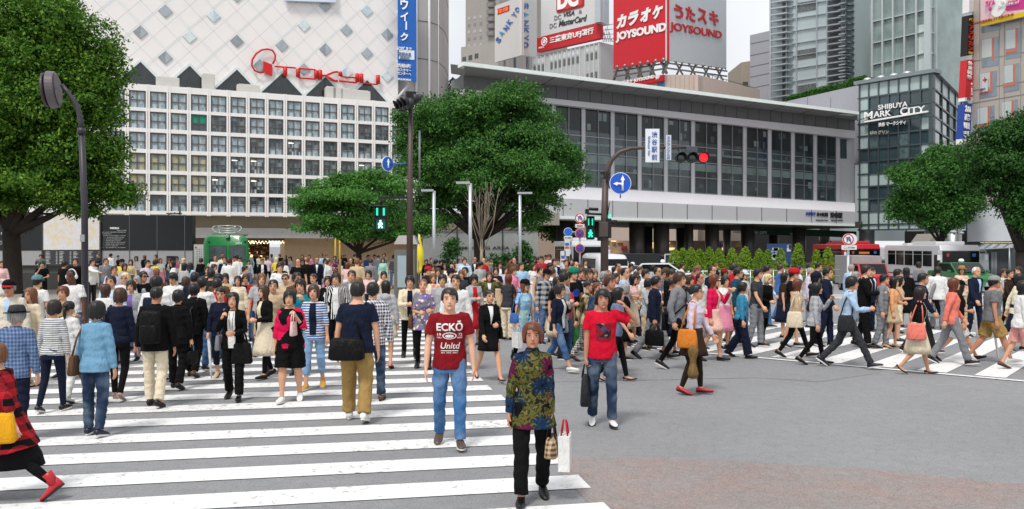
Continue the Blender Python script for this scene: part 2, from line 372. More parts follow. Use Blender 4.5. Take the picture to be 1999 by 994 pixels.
def strip(b, a, c, w, d):
 a, c = Vector(a), Vector(c); t_ = (c-a).normalized(); n_ = Vector((-t_.y, t_.x))*w/2
 q = [a+n_, a-n_, c-n_, c+n_]; b.slab([dtr(x, y, d) for x, y in q], [dtr(x, y, -.05) for x, y in q])
for k in range(-24, 40):
 for sg in (-1, 1):
  for half in (0, .5):
   uu = un+(k+half)*pu; L = 60
   seg = clip_line((uu-L*pu/2*sg, zc-L*pz_/2), (uu+L*pu/2*sg, zc+L*pz_/2))
   if not seg: continue
   if half == 0:
    for o_ in (-.11, .11):
     s2 = clip_line((seg[0][0]+o_, seg[0][1]), (seg[1][0]+o_, seg[1][1]))
     if s2: strip(bt, *s2, .04, .012+.003*(sg > 0)+.002*(o_ > 0))
   else: strip(bn, *seg, .025, .006+.002*(sg > 0))
bt.build('facade_ribs', L1, store); bn.build('panel_joints', L2, store)
DW = [mat('diamond_glass', c, .15, var=.2, spec=.7) for c in ('#8b949b', '#b9cdd6', '#a3adb3', '#d3dde0')]
cnt = 0
for k in range(-12, 9):
 for j in range(-3, 10):
  if (k+j) % 2: continue
  u = un+k*pu/2; z = zc+j*pz_/2
  if j < 0 and j <= -1 and z < zA+3.2: continue
  if not (T2.uv(225)[0] < u < uB-.6 and zA+2.5 < z < 30.5): continue
  if rw.random() < .12: continue
  w = .62; b = MB(); q = [(0, -w), (w, 0), (0, w), (-w, 0)]
  b.slab([dtr(u+x, z-.75+y, .1) for x, y in q], [dtr(u+x, z-.75+y, -.1) for x, y in q], 0)
  b.slab([dtr(u+x*.94, z-.75+y*.94, .108) for x, y in (q[0], q[1], q[2])], [dtr(u+x*.94, z-.75+y*.94, .09) for x, y in (q[0], q[1], q[2])], 1)
  c_ = rw.randrange(4); b.build('diamond_window', [DW[c_], DW[c_ if rw.random() < .6 else (c_+2) % 4]], store); cnt += 1
TRI = mat('attic_glass', '#2c3235', .15, var=.5, vscale=.6, spec=.7)
zt = nb[1]+.0
for k in range(-4, 3):
 u = un+k*pu; ap = zt+1.0; hb = (ap-zA)*pu/pz_; b = MB(); q = [(-hb, zA), (hb, zA), (0, ap)]
 if T2.uv(225)[0] < u < uB-3:
  b.slab([dtr(u+x, y, .03) for x, y in q], [dtr(u+x, y, -.2) for x, y in q])
  for sx in (-1, 1):
   for m__, dd_, off in ((1, .14, 0),):
    A, B_ = Vector((u+sx*hb, zA)), Vector((u, ap)); t_ = (B_-A).normalized(); n_ = Vector((-t_.y, t_.x))*.12; qq = [A+n_, A-n_, B_-n_, B_+n_]; b.slab([dtr(x, y, dd_+.004*sx) for x, y in qq], [dtr(x, y, -.1) for x, y in qq], 1)
  for x in (-1.2, -.1, 1.1): T2.rect(b, u+x, u+x+.09, zA, ap-abs(x)*pz_/pu, -.05, .08, 2)
  T2.rect(b, u-hb*.45, u+hb*.45, zA+1.1, zA+1.18, -.05, .085, 2)
  b.build('triangular_window', [TRI, L1, paint('#3d4346')], store)
# chevrons on the right edge
b = MB()
for (ya, yb, yc) in ((20, -12, 45), (20, 62, 5), (62, 90, 40), (118, 90, 140), (118, 165, 90), (192, 165, 200)):
 P = [T2.at(775, ya, .25), T2.at(798, (ya+(32 if yb > ya else -32))*1.0 if False else yb, .25)]
 b.tube(P, .13, 4)
b.build('edge_chevron', paint('#dfe3e6', .4), store)
# red lettering: strokes traced from the facade
RD = mat('sign_red', '#cc1717', .4, var=0); b = MB()
def zt_(x, y): return (470+x/6.663, 80+y/6.663)
def stroke(pts, w=.2, d=.35, wd=None):
 P = [T2.at(*zt_(*p), d) for p in pts]; b.tube(P, w, 4, 0)
for pts, w in (([(440, 330), (715, 352)], .08), ([(578, 340), (578, 465)], .2), ([(745, 365), (765, 358), (965, 375), (980, 392)], .09), ([(745, 365), (745, 470)], .2), ([(745, 465), (765, 483), (965, 497), (980, 485)], .09), ([(980, 385), (980, 490)], .2),
   ([(1033, 380), (1033, 505)], .2), ([(1050, 445), (1110, 450), (1215, 405), (1265, 402)], .1), ([(1110, 450), (1205, 515), (1260, 525)], .13), ([(1295, 400), (1295, 455)], .2), ([(1290, 455), (1320, 465), (1510, 482)], .09), ([(1515, 425), (1515, 530)], .2), ([(1280, 520), (1500, 543), (1515, 530)], .1),
   ([(1570, 428), (1570, 540)], .2), ([(1570, 540), (1600, 550), (1780, 568)], .09), ([(1785, 445), (1785, 560)], .2)):
 stroke(pts, w)
el = [(295+math.cos(t)*0, 0) for t in ()]
ring = [(300, 405), (240, 410), (180, 385), (143, 320), (150, 245), (200, 165), (270, 118), (350, 105), (415, 125), (450, 185), (445, 245), (415, 300)]
stroke(ring, .09)
q = [zt_(*p) for p in ((297, 262), (410, 308), (410, 455), (297, 400))]; T2.slab(b, q, .1, .4, 0)
b.build('store_sign', RD, store)
# sign over the entrance
b = MB();
o = text_on('TOKYU', T, (540, 460.5), 42, 6.5, RD, store, 'entrance_sign', d=-2.2, th=.05)
b.tube([T.at(518+6*math.cos(a), 456-5*math.sin(a)-.02*0, -2.2) for a in [i*.42+4.2 for i in range(15)]], .05, 4); b.build('entrance_emblem', RD, store)
# back wall with lit entrance
b = MB(); EN = T.uv(492)[0], T.uv(566)[0]; T.rect(b, uL-20, EN[0], 0, 3.0, -6, -3.2, 0); T.rect(b, EN[1], uR+12, 0, 3.0, -6, -3.2, 1); T.rect(b, EN[0], EN[1], 2.75, 3.0, -4, -3.2, 0)
T.rect(b, EN[0]-1, EN[1]+1, 2.3+.75, 4.2, -3.6, -3.05, 0)
b.build('entrance_wall', [mat('entrance_brown', '#7b6b5b', .7), mat('entrance_stone', '#c9ad8d', .6)], store)
b = MB(); T.rect(b, EN[0], EN[1], 0, 2.9, -14, -13.5, 0)
for k in range(60):
 u = rw.uniform(EN[0], EN[1]-.5); z = rw.uniform(.5, 2.6); T.rect(b, u, u+rw.uniform(.15, .6), z, z+rw.uniform(.1, .4), -13.5, -13.2-rw.random()*.2, rw.choice((1, 2, 3, 4)))
for k in range(40): u = EN[0]+(EN[1]-EN[0])*k/40; T.rect(b, u, u+.05, 2.55+.12*math.sin(k*1.7), 2.62+.12*math.sin(k*1.7), -3.4, -3.35, 5)
b.build('shop_interior', [mat('shop_back', '#4a3424', .8), mat('shop_shelf', '#8d6a3a', .7), mat('shop_goods', '#b08958', .7), mat('shop_red', '#6d2a1c', .7), mat('shop_lit_goods', '#ffdf9a', .7, emit=1.2, var=0), mat('bulb', '#fff0c0', .7, emit=4, var=0)], store)
# curved wing with blue banner in front of it
CW = mat('wing_metal', '#a8a5a2', .5, .0, var=.12, vscale=.25, stretch=(1, 1, .15)); b = MB()
pp = [(770, 88.6), (813, 89.2), (838, 89.8), (856, 91.2), (868, 94), (875, 99), (876, 110)]
ps = [Vector((gx(x, y), y, 0)) for x, y in pp]; ring_ = ps+[Vector((ps[-1].x-12, 118, 0)), Vector((ps[0].x-3, 118, 0))]
b.slab([p+Vector((0, 0, 5)) for p in ring_], [p+Vector((0, 0, 38)) for p in ring_])
b.build('curved_wing', CW, store)
b = MB()
for i in range(len(ps)-2):
 for z in range(6, 38, 4):
  a, c = ps[i]+Vector((0, -.03, z+(i % 2)*.0)), ps[i+1]+Vector((0, -.03, z)); b.tube([a, c], .04, 4)
for p in ps[1:4:1]: b.tube([p+Vector((0, -.12, 5)), p+Vector((0, -.12, 38))], .13 if p in (ps[1], ps[2]) else .05, 6, 1)
b.build('panel_seams', [paint('#6f6d6b'), paint('#d9d9d9')], store)
fix(store)
# things on the ledge
def onledge(px, w, h, dd=1.2):
 u = T.uv(px)[0]; return u
for i, (px, w, h) in enumerate(((408, 1.1, 1.5), (649, 1.0, 1.15), (662.5, 1.0, 1.15), (678, 1.0, 1.1), (707, 2.0, 1.0), (328, 2.0, .9), (487, 2.1, .75))):
 b = MB(); u = T.uv(px, 180)[0]; T.rect(b, u-w/2, u+w/2, 16.76, 16.76+h, -1.5, -.6, 0); T.rect(b, u-w*.42, u+w*.42, 16.76+h, 16.84+h, -1.4, -.7, 0)
 o = b.build('ventilation_unit', [paint('#c8c6c0'), paint('#55554f')], bevel=.06)
 tag(o, ['tall cream ventilation unit alone on the white parapet below the diamond wall', 'cream rooftop unit, first of three beside the last triangular window', 'cream rooftop unit in the middle of three on the white parapet', 'cream rooftop unit, third of three next to the long low one', 'long low cream unit with a grille at the right of the parapet', 'pale long box on the parapet between the two leftmost triangular windows', 'low white box on the parapet below the red circle of the sign'][i], 'ventilation unit', 'rooftop units on the parapet')
# blue banner
bn_ = empty('hanging_banner', T.at(795, 150, -.5), 'tall blue vertical banner with white Japanese writing hanging at the corner of the white store', 'banner')
b = MB(); T.slab(b, [(777, -40), (813, -40), (813, 160), (777, 156)], -.9, -.75); b.build('banner_cloth', paint('#1f62b8', .6), bn_)
WT = mat('white_lettering', '#f4f4f2', .6, var=0)
for ch, y, h in (('ウ', 5, 22), ('イ', 29, 18), ('ー', 50, 18), ('ク', 69, 16)):
 text_on(ch, T, (793, y), 15 if ch != 'ー' else 3.5, h, WT, bn_, 'lettering', d=-.72, bold=.03) if ch != 'ー' else T.slab((bb := MB()), [(792, 42), (794.5, 42), (794.5, 58), (792, 58)], -.75, -.66) and bb.build('lettering', WT, bn_)
text_on('5/29ｶﾞまで', T, (793, 92), 29, 8, WT, bn_, d=-.72, bold=.02)
b = MB(); T.slab(b, [(779, 97), (809, 99), (809, 117), (779, 115)], -.75, -.7); b.build('white_box', paint('#dfe6f2'), bn_)
text_on('新規会員\n募集中', T, (794, 107), 25, 15, paint('#7c8ba8'), bn_, d=-.69)
for s_, y, h in (('西館8階', 126, 8), ('カスタマー', 134.5, 6.5), ('センターへ', 141.5, 6.5), ('東急東横店', 153, 4)): text_on(s_, T, (793, y), 27, h, WT, bn_, d=-.72, bold=.015)
fix(bn_)
b = MB(); T2.slab(b, [(556, -30), (656, -30), (656, 5), (556, 1)], .2, .5); tag(b.build('sign_board', paint('#cfd9ea')), 'pale blue signboard cut off by the top edge above the red lettering', 'signboard')
# ================================================================ STATION
S = Wall(1096, 68, 1669, 84)
st = empty('station_building', S.p(S.len/2, 0), 'long grey elevated station building with tall bay windows and overhanging roof', 'station')
def yl(a, c): return lambda x: a+(c-a)*(x-1196)/(1635-1196)
SG = mat('station_panel', '#c2c3c7', .45, .1, var=.05, vscale=.3); SL = mat('station_sill', '#d2d1d6', .5, var=.05, vscale=.3); SD = mat('station_dark_band', '#6f7072', .6, var=.1, vscale=.5); SW = paint('#e4ece9', .4)
def band(b, ya, yb, d0, d1, xa=905, xb=1669, m=0, seg=1):
 q = [(xa, ya(xa)), (xb, ya(xb)), (xb, yb(xb)), (xa, yb(xa))]; S.slab(b, q, d0, d1, m)
b = MB(); band(b, yl(157, 212.5), yl(164, 218.5), 2, 3.0, 905, 1677, 0)
b.build('roof_edge', SW, st)
b = MB(); f0, f1, f2 = yl(164.5, 219), yl(181, 231), yl(205, 252)
xa, xb = 907, 1674
q = [S.at(xa, f0(xa), 2.9), S.at(xb, f0(xb), 2.9), S.at(xb, f1(xb), .3), S.at(xa, f1(xa), .3)]
b.slab(q, [v-S.n*2.5+Vector((0, 0, .6)) for v in q], 0); b.build('roof_soffit', mat('soffit', '#86878a', .6, var=.06, vscale=.3), st)
b = MB(); band(b, f1, f2, -2, .3); b.build('clerestory_band', SD, st)
f3 = yl(216, 266.5); b = MB(); band(b, f2, f3, -2, .55); b.build('lintel', SL, st)
f4, f5, f6, f7 = yl(369, 394.5), yl(392, 412), yl(424.5, 436.5), yl(430, 441)
b = MB(); q = [S.at(905, f4(905), .2), S.at(1669, f4(1669), .2), S.at(1669, f5(1669), 1.1), S.at(905, f5(905), 1.1)]; b.slab(q, [v-S.n*1.8-Vector((0, 0, .2)) for v in q]); b.build('sloping_sill', SL, st)
b = MB(); band(b, f5, f6, -2, 1.1, 1030); b.build('panel_band', SG, st)
b = MB(); band(b, f6, f7, -2, 1.2, 1030); b.build('band_edge', SW, st)
b = MB()   # joints
for i in range(-3, 12):
 x = 1196+i*48.5; S.slab(b, [(x, f5(x)), (x+.8, f5(x)), (x+.8, f6(x)), (x, f6(x))], 1.0, 1.13)
for i in range(-7, 24):
 x = 1196+i*22;
 if x < 1665: S.slab(b, [(x, f1(x)), (x+.6, f1(x)), (x+.6, f2(x)), (x, f2(x))], .2, .33)
for i in range(-2, 10):
 x = 1170+i*56; a_, c_ = S.at(x+26, f0(x+26), 2.93), S.at(x, f1(x), .33); b.tube([a_, c_], .04, 4)
b.build('panel_joints', paint('#55565a'), st)
PX = [1022, 1081, 1139, 1196, 1248.7, 1300, 1353, 1404.5, 1454, 1502.6, 1548, 1591.5, 1635.5]
b = MB(); fin = lambda x, w: S.slab(b, [(x-w, f3(x)), (x+w, f3(x)), (x+w, f4(x)+20), (x-w, f4(x)+20)], -.3, .06)
for x in PX: fin(x, 3.7)
b.build('pilaster', paint('#bcbec3', .45), st)
GD = mat('station_glass', '#35434a', .07, var=.9, vscale=.22, spec=.8); GL = mat('station_glass_light', '#6e7f80', .1, var=.4, vscale=.5, spec=.6); FR = metal('#8f9496', .4); INT = mat('interior_floor', '#8fa3a0', .5, var=.2)
for i in range(len(PX)-1):
 xa, xb = PX[i]+3.2, PX[i+1]-3.2; b = MB(); xm = (xa+xb)/2
 def yy(x, t): return f3(x)+(f4(x)-f3(x))*t
 def bar(t0, t1, d0, d1, m, x0=xa, x1=xb): S.slab(b, [(x0, yy(x0, t0)), (x1, yy(x1, t0)), (x1, yy(x1, t1)), (x0, yy(x0, t1))], d0, d1+.06, m)
 bar(0, 1, -.5, -.1, 0)
 bar(.59, .69, -.5, -.08, 1); bar(.44, .47, -.5, -.085, 1); bar(0, .3, -.5, -.089, 4)
 rr = random.Random(i+40)
 for k in range(5):
  a_ = rr.uniform(xa, xb-8); t0 = rr.choice((.05, .2, .38, .73, .86)); bar(t0, t0+rr.uniform(.04, .12), -.5, -.087+.001*k, rr.choice((1, 3, 3)), a_, a_+rr.uniform(4, 9))
 for t in (.36, .57, .78): bar(t-.005, t+.006, -.35, -.02, 2)
 bar(.985, 1.0, -.35, 0, 2); bar(0, .008, -.35, 0, 2)
 for x in (xa, xm, xb-1): bar(0, 1, -.35, -.0, 2, x, x+1.1)
 b.build('bay_window', [GD, GL, FR, mat('glass_reflection', '#4a5557', .1, var=.5, vscale=.5), mat('glass_upper', '#272f32', .08, var=.5, vscale=.3)], st)
b = MB(); S.slab(b, [(1639, f3(1639)), (1668, f3(1668)), (1668, f4(1668)), (1639, f4(1639))], -1, -.2, 0); b.build('end_wall', SG, st)
b = MB(); S.slab(b, [(1641, f3(1641)+4), (1653, f3(1653)+4), (1653, 310), (1641, 309)], -.2, -.15, 0); b.build('end_window', GD, st)
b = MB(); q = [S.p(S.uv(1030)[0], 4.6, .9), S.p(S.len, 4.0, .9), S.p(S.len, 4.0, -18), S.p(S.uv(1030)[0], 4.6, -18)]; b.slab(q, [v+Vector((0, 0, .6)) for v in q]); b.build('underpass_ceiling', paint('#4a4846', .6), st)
b = MB(); S.slab(b, [(1030, 190), (1669, 240), (1669, 430), (1030, 405)], -14, -2.2); b.build('station_block', SG, st)
b = MB(); S.slab(b, [(1024, 413), (1092, 416), (1092, 440), (1024, 437)], -5, 1.3); b.build('end_beam', mat('beam_beige', '#9a958b', .7), st)
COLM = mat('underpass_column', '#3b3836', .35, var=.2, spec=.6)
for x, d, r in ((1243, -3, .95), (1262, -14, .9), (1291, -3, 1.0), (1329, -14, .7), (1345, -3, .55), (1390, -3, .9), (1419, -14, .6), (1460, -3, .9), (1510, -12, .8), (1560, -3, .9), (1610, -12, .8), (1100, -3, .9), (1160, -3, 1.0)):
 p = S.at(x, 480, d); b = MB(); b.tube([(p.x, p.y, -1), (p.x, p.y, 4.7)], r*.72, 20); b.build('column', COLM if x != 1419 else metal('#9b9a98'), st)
# lettering on the station
BK = paint('#2a2a30'); text_on('AEON'[0:0] or 'KEIO', S, (1564, 418), 19, 6, paint('#243a9a'), st, 'lettering', d=1.12, bold=.02, italic=.3)
text_on('井の頭線', S, (1587, 419.5), 22, 8, BK, st, 'lettering', d=1.12, bold=.03); text_on('渋谷駅', S, (1614, 421), 24, 11, BK, st, 'lettering', d=1.12, bold=.04); text_on('Inokashira Line      Shibuya Station', S, (1601, 431), 52, 2.6, BK, st, 'lettering', d=1.12)
b = MB(); S.slab(b, [(1466, 443), (1672, 452), (1672, 464), (1466, 457)], -6, -5.6); b.build('green_sign_band', paint('#17402f'), st)
text_on('SHIBUYA MARK CITY', S, (1547, 452), 68, 5.5, WT, st, 'lettering', d=-5.55, slope=.03); text_on('EAST HALL', S, (1636, 455.5), 18, 3.4, WT, st, 'lettering', d=-5.55)
fix(st)
# dark hall walls behind the underpass
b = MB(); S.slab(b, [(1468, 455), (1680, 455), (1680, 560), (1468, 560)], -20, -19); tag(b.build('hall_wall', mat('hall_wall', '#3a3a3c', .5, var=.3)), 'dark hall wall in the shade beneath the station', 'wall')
# street building beyond the underpass
B2 = Wall(1090, 118, 1480, 124); sb = empty('shop_building', B2.p(10, 0), 'beige old building with pale shuttered windows seen through the underpass', 'building')
b = MB(); B2.slab(b, [(1080, 300), (1500, 300), (1500, 540), (1080, 540)], -10, 0); b.build('wall', mat('beige_stone', '#b39c8c', .8, var=.1), sb)
for x in (1178, 1203, 1268, 1304, 1333, 1376, 1400, 1440):
 b = MB(); B2.slab(b, [(x-7, 424), (x+7, 424), (x+7, 457), (x-7, 457)], 0, .15, 0); B2.slab(b, [(x-6, 426), (x+6, 426), (x+6, 455), (x-6, 455)], .15, .2, 1); b.build('window', [paint('#cabfb0'), paint('#aab0b8')], sb)
b = MB(); rr = random.Random(8)
for k in range(46):
 x = rr.uniform(1190, 1460); y = rr.uniform(462, 492); B2.slab(b, [(x, y), (x+rr.uniform(3, 12), y), (x+rr.uniform(3, 12), y+rr.uniform(2, 7)), (x, y+5)], 0, .2+k*.01, rr.choice((0, 1, 2, 3, 3, 4)))
b.build('shop_front', [paint('#b5373a'), paint('#d8b06a'), mat('shop_light', '#ffe0a0', .6, emit=1, var=0), paint('#8d8478'), paint('#a85aa0')], sb); fix(sb)
# ================================================================ MARK CITY
MC = Wall(1676, 84.0, 1822, 78.2); MR = Wall(1822, 78.2, 1886, 96); M_ = empty('glass_building', MC.p(5, 0), 'glass and steel corner building with white lettering, next to the station', 'building')
GG = mat('curtain_glass', '#33464c', .06, var=.5, vscale=.25, spec=.8); GP = mat('pale_spandrel', '#a9bbb9', .25, var=.1, vscale=.5, spec=.6); MUL = metal('#5d686c', .4)
b = MB(); MC.rect(b, 0, MC.len, 3.85, 18.2, -.4, 0, 0); b.build('glass_wall', [GG], M_)
b = MB(); MR.rect(b, .01, MR.len, 3.85, 18.18, -.4, 0, 0); b.build('side_wall', [GG], M_)
b = MB(); b2 = MB()
def zrow(y): return MC.at(1822, y).z
zr = [143, 172, 199, 226, 252, 279, 305, 331, 357, 383, 409, 436, 447]; rr = random.Random(6)
us = [MC.uv(x)[0] for x in (1679, 1697, 1716, 1735.5, 1755, 1776, 1798, 1821)]
for i in range(len(us)-1):
 for j in range(len(zr)-1):
  pale = j in (0, 7, 10, 11) or (i == 0 and j != 5) or (i == 6 and rr.random() < .6)
  if pale or rr.random() < .25: MC.rect(b, us[i]+.05, us[i+1]-.05, zrow(zr[j+1])+.05, zrow(zr[j])-.05, -.05, .03, 0 if pale else 1)
for y in zr: MC.rect(b2, -.05, MC.len+.1, zrow(y)-.07, zrow(y)+.07, -.1, .12)
for u in us: MC.rect(b2, u-.06, u+.06, zrow(447), 18.25, -.1, .15)
for j in range(len(zr)-1):
 z0, z1 = zrow(zr[j+1])+.05, zrow(zr[j])-.05
 for i in range(5):
  if j in (0,) or (j in (7, 10, 11)) or rr.random() < .15: MR.rect(b, MR.len*i/5+.06, MR.len*(i+1)/5-.06, z0, z1, -.05, .03, 0)
for y in zr: MR.rect(b2, .13, MR.len, zrow(y)-.07, zrow(y)+.07, -.1, .12)
for i in range(1, 6): MR.rect(b2, MR.len*i/5-.06, MR.len*i/5+.06, zrow(447), 18.2, -.1, .15)
b.build('spandrel_panel', [GP, mat('glass_reflection', '#586a6c', .1, var=.5)], M_); b2.build('mullion', MUL, M_)
b = MB(); MC.rect(b, -.3, MC.len+.3, 18.2, 18.55, -1, .4); MR.rect(b, .3, MR.len, 18.2, 18.5, -.4, .4); b.build('parapet', metal('#8f989b'), M_)
text_on('SHIBUYA', MC, (1747, 207.5), 57, 10, WT, M_, 'sign_lettering', d=.4, th=.06, bold=.01, slope=-.13)
for ch, x, w_, h in (('M', 1700, 16, 14.5), ('ARK', 1727, 34, 11.5), ('C', 1769, 14, 14.5), ('ITY', 1794, 33, 11.5)): text_on(ch, MC, (x, 226.3-(x-1698)*.118), w_, h, WT, M_, 'sign_lettering', d=.4, th=.08, bold=.015, slope=-.13)
b = MB(); MC.slab(b, [(1687, 236.5), (1811, 216), (1811, 219), (1687, 239.5)], .35, .6); b.build('sign_underline', WT, M_)
text_on('渋谷 マークシティ', MC, (1746, 242), 53, 8, WT, M_, 'sign_lettering', d=.4, th=.1, bold=.02, slope=-.1); text_on('ぱの グリン', MC, (1720, 259), 36, 7, paint('#c9c4bb'), M_, 'sign_lettering', d=.3, slope=-.05)
for x in (1692, 1822, 1860):
 p = MC.at(x, 480, -1.5); b = MB(); b.tube([(p.x, p.y, -1), (p.x, p.y, 4.2)], .75, 20); b.build('column', metal('#a5a9aa'), M_)
b = MB(); MC.rect(b, -2, MC.len+10, -1, 3.85, -14, -13); MC.rect(b, 3, 3.6, 1.5, 2.6, -13, -12.9, 1); MC.rect(b, 6, 9, 2.2, 2.6, -13, -12.9, 2); b.build('lobby_wall', [mat('lobby_dark', '#2e2d2c', .5, var=.3), paint('#59703a'), mat('lobby_light', '#ffe9c0', .5, emit=.8, var=0)], M_)
fix(M_)
for i, x in enumerate((1693.5, 1720, 1745, 1771)):
 y = 143+(1822-x)*.158-1; p = MC.at(x, y, -.3); b = MB(); b.ball(p+Vector((0, 0, .25)), (.42, .42, .3), 0); b.tube([p+Vector((0, 0, -.1)), p+Vector((0, 0, .2))], .05, 6); b.tube([p+Vector((0, 0, .1)), p+Vector((.9, .2, .55))], .04, 6)
 tag(b.build('floodlight', metal('#d0d2d2')), ['leftmost', 'second from the left', 'third from the left', 'rightmost'][i]+' of four silver floodlights on the parapet above the white lettering', 'floodlight', 'floodlights on the glass building')
# parapet walk with hedge between station roof and glass building
PW = Wall(1535, 96, 1678, 86); b = MB(); PW.slab(b, [(1535, 198), (1678, 166), (1678, 320), (1535, 320)], -3, 0)
for x in (1576, 1621): PW.slab(b, [(x, 190), (x+.7, 190), (x+.7, 330), (x, 330)], 0, .03, 1)
tag(b.build('parapet_wall', [mat('walk_panel', '#a8a9b0', .5, var=.05), paint('#77787e')]), 'plain grey parapet wall rising beside the glass building, topped by a clipped hedge', 'wall')
# ---------------------------------------------------------------- towers
def facade(name, label, w, x0, x1, ytop, ybot, depth, m, cat='building'):
 e = empty(name, w.p(0, 0), label, cat); b = MB(); yt = ytop if isinstance(ytop, (list, tuple)) else (ytop, ytop)
 w.slab(b, [(x0, yt[0]), (x1, yt[1]), (x1, ybot), (x0, ybot)], -depth, 0); b.build('wall', m, e); return e
TA = Wall(1502, 118, 1648, 104)
e = facade('louvred_tower', 'grey tower with silver louvre fins and pale blue glass behind the station roof', TA, 1502, 1648, -80, 470, 20, mat('tower_glass_pale', '#b3c1c4', .2, var=.06, vscale=.2, spec=.6))
b = MB()
def tl(x, y): return (1460+x/4.52, y/4.52)
def sl(x): return -.155*(x-1502)   # rows rise to the right
for k in range(-3, 22):
 y0 = 190-k*12.4
 for x0, x1 in ((1503, 1535), (1614, 1650)):
  TA.slab(b, [(x0, y0+sl(x0)), (x1, y0+sl(x1)), (x1, y0+sl(x1)+2.4), (x0, y0+sl(x0)+2.4)], 0, 1.2 if x0 < 1600 else .9)
b.build('louvre', metal('#c9d0d3', .35), e)
b = MB()
for k in range(-1, 11):
 y0 = 190-k*24.6
 TA.slab(b, [(1535, y0+sl(1535)), (1615, y0+sl(1615)), (1615, y0+sl(1615)+1.3), (1535, y0+sl(1535)+1.3)], -.05, .18)
for x in (1504, 1535, 1554.5, 1594, 1614, 1650): TA.slab(b, [(x-.9, -90), (x+.9, -90), (x+.9, 260), (x-.9, 260)], -.04, .22)
b.build('mullion', metal('#c3cacd', .4), e)
for y0, y1 in ((2, 22), (95, 115), (164, 190)):
 b = MB(); TA.slab(b, [(1556, y0+4), (1593, y0-2), (1593, y1-3), (1556, y1+3)], 0, .05); b.build('window', mat('tower_window', '#6a6f6d', .15, var=.5), e)
b = MB(); TA.slab(b, [(1616, -80), (1648, -80), (1648, 200), (1616, 200)], 0, .03); TA.slab(b, [(1527, -80), (1533, -80), (1533, 230), (1527, 230)], 0, .03); b.build('dark_glazing', mat('louvre_glass', '#50595c', .1, var=.5, vscale=.4), e)
TB = Wall(1648, 104, 1702, 112); b = MB(); TB.slab(b, [(1648, -80), (1702, -80), (1702, 460), (1648, 460)], -.4, 0); b.build('side_wall', mat('tower_side', '#a3a8af', .5, var=.06, vscale=.3), e)
b = MB()
for k in range(-2, 20):
 y0 = 160-k*12; TB.slab(b, [(1650, y0), (1676, y0+7), (1676, y0+9), (1650, y0+2.3)], 0, .8)
for y in (30, 72, 115, 158): TB.slab(b, [(1676, y), (1702, y+2), (1702, y+2.8), (1676, y+.8)], 0, .05)
b.build('side_louvre', metal('#9aa2a6'), e)
b = MB(); TC = Wall(1464, 126, 1504, 121); TC.slab(b, [(1464, 69), (1503, 60), (1503, 470), (1464, 470)], -20, 0)
for y in (85, 108, 130, 150, 172): TC.slab(b, [(1464, y), (1503, y-8), (1503, y-7.3), (1464, y+.7)], 0, .05, 1)
b.build('service_block', [mat('service_panel', '#a9abb3', .5, var=.05), paint('#888a92')], e); fix(e)
# glazed tower behind the glass building
TD = Wall(1700, 98, 1815, 92); e = facade('glazed_tower', 'tall glazed tower with pale steel mullions above the glass corner building', TD, 1698, 1815, -120, 300, 14, mat('tower_glass', '#8a9c9a', .08, var=.5, vscale=.15, spec=.8))
b = MB()
for x in (1702, 1722, 1742.5, 1765, 1788, 1811): TD.slab(b, [(x-1.7, -130), (x+1.7, -130), (x+1.7, 300), (x-1.7, 300)], -.1, .45)
for y in (-60, -20, 42, 84, 126): TD.slab(b, [(1700, y), (1815, y-26), (1815, y-24), (1700, y+2)], -.1, .3)
b.build('mullion', metal('#c9d0cf', .4), e)
TE = Wall(1815, 92, 1893, 112); b = MB(); TE.slab(b, [(1815, -120), (1893, -120), (1893, 300), (1815, 300)], -.4, 0); b.build('side_wall', mat('tower_glass', '#8a9c9a', .08, var=.5, vscale=.15, spec=.8), e)
b = MB()
for x in (1817, 1829, 1848, 1863, 1877, 1891): TE.slab(b, [(x-1.4, -130), (x+1.4, -130), (x+1.4, 300), (x-1.4, 300)], -.1, .5)
for y in (20, 70, 110): TE.slab(b, [(1815, y-8), (1893, y+10), (1893, y+12), (1815, y-6)], -.1, .3)
b.build('mullion', metal('#b9c1c1', .4), e)
b = MB(); TD.slab(b, [(1790, 50), (1810, 46), (1810, 150), (1790, 150)], 0, .05); b.build('inner_column', paint('#cfdcd8'), e); fix(e)
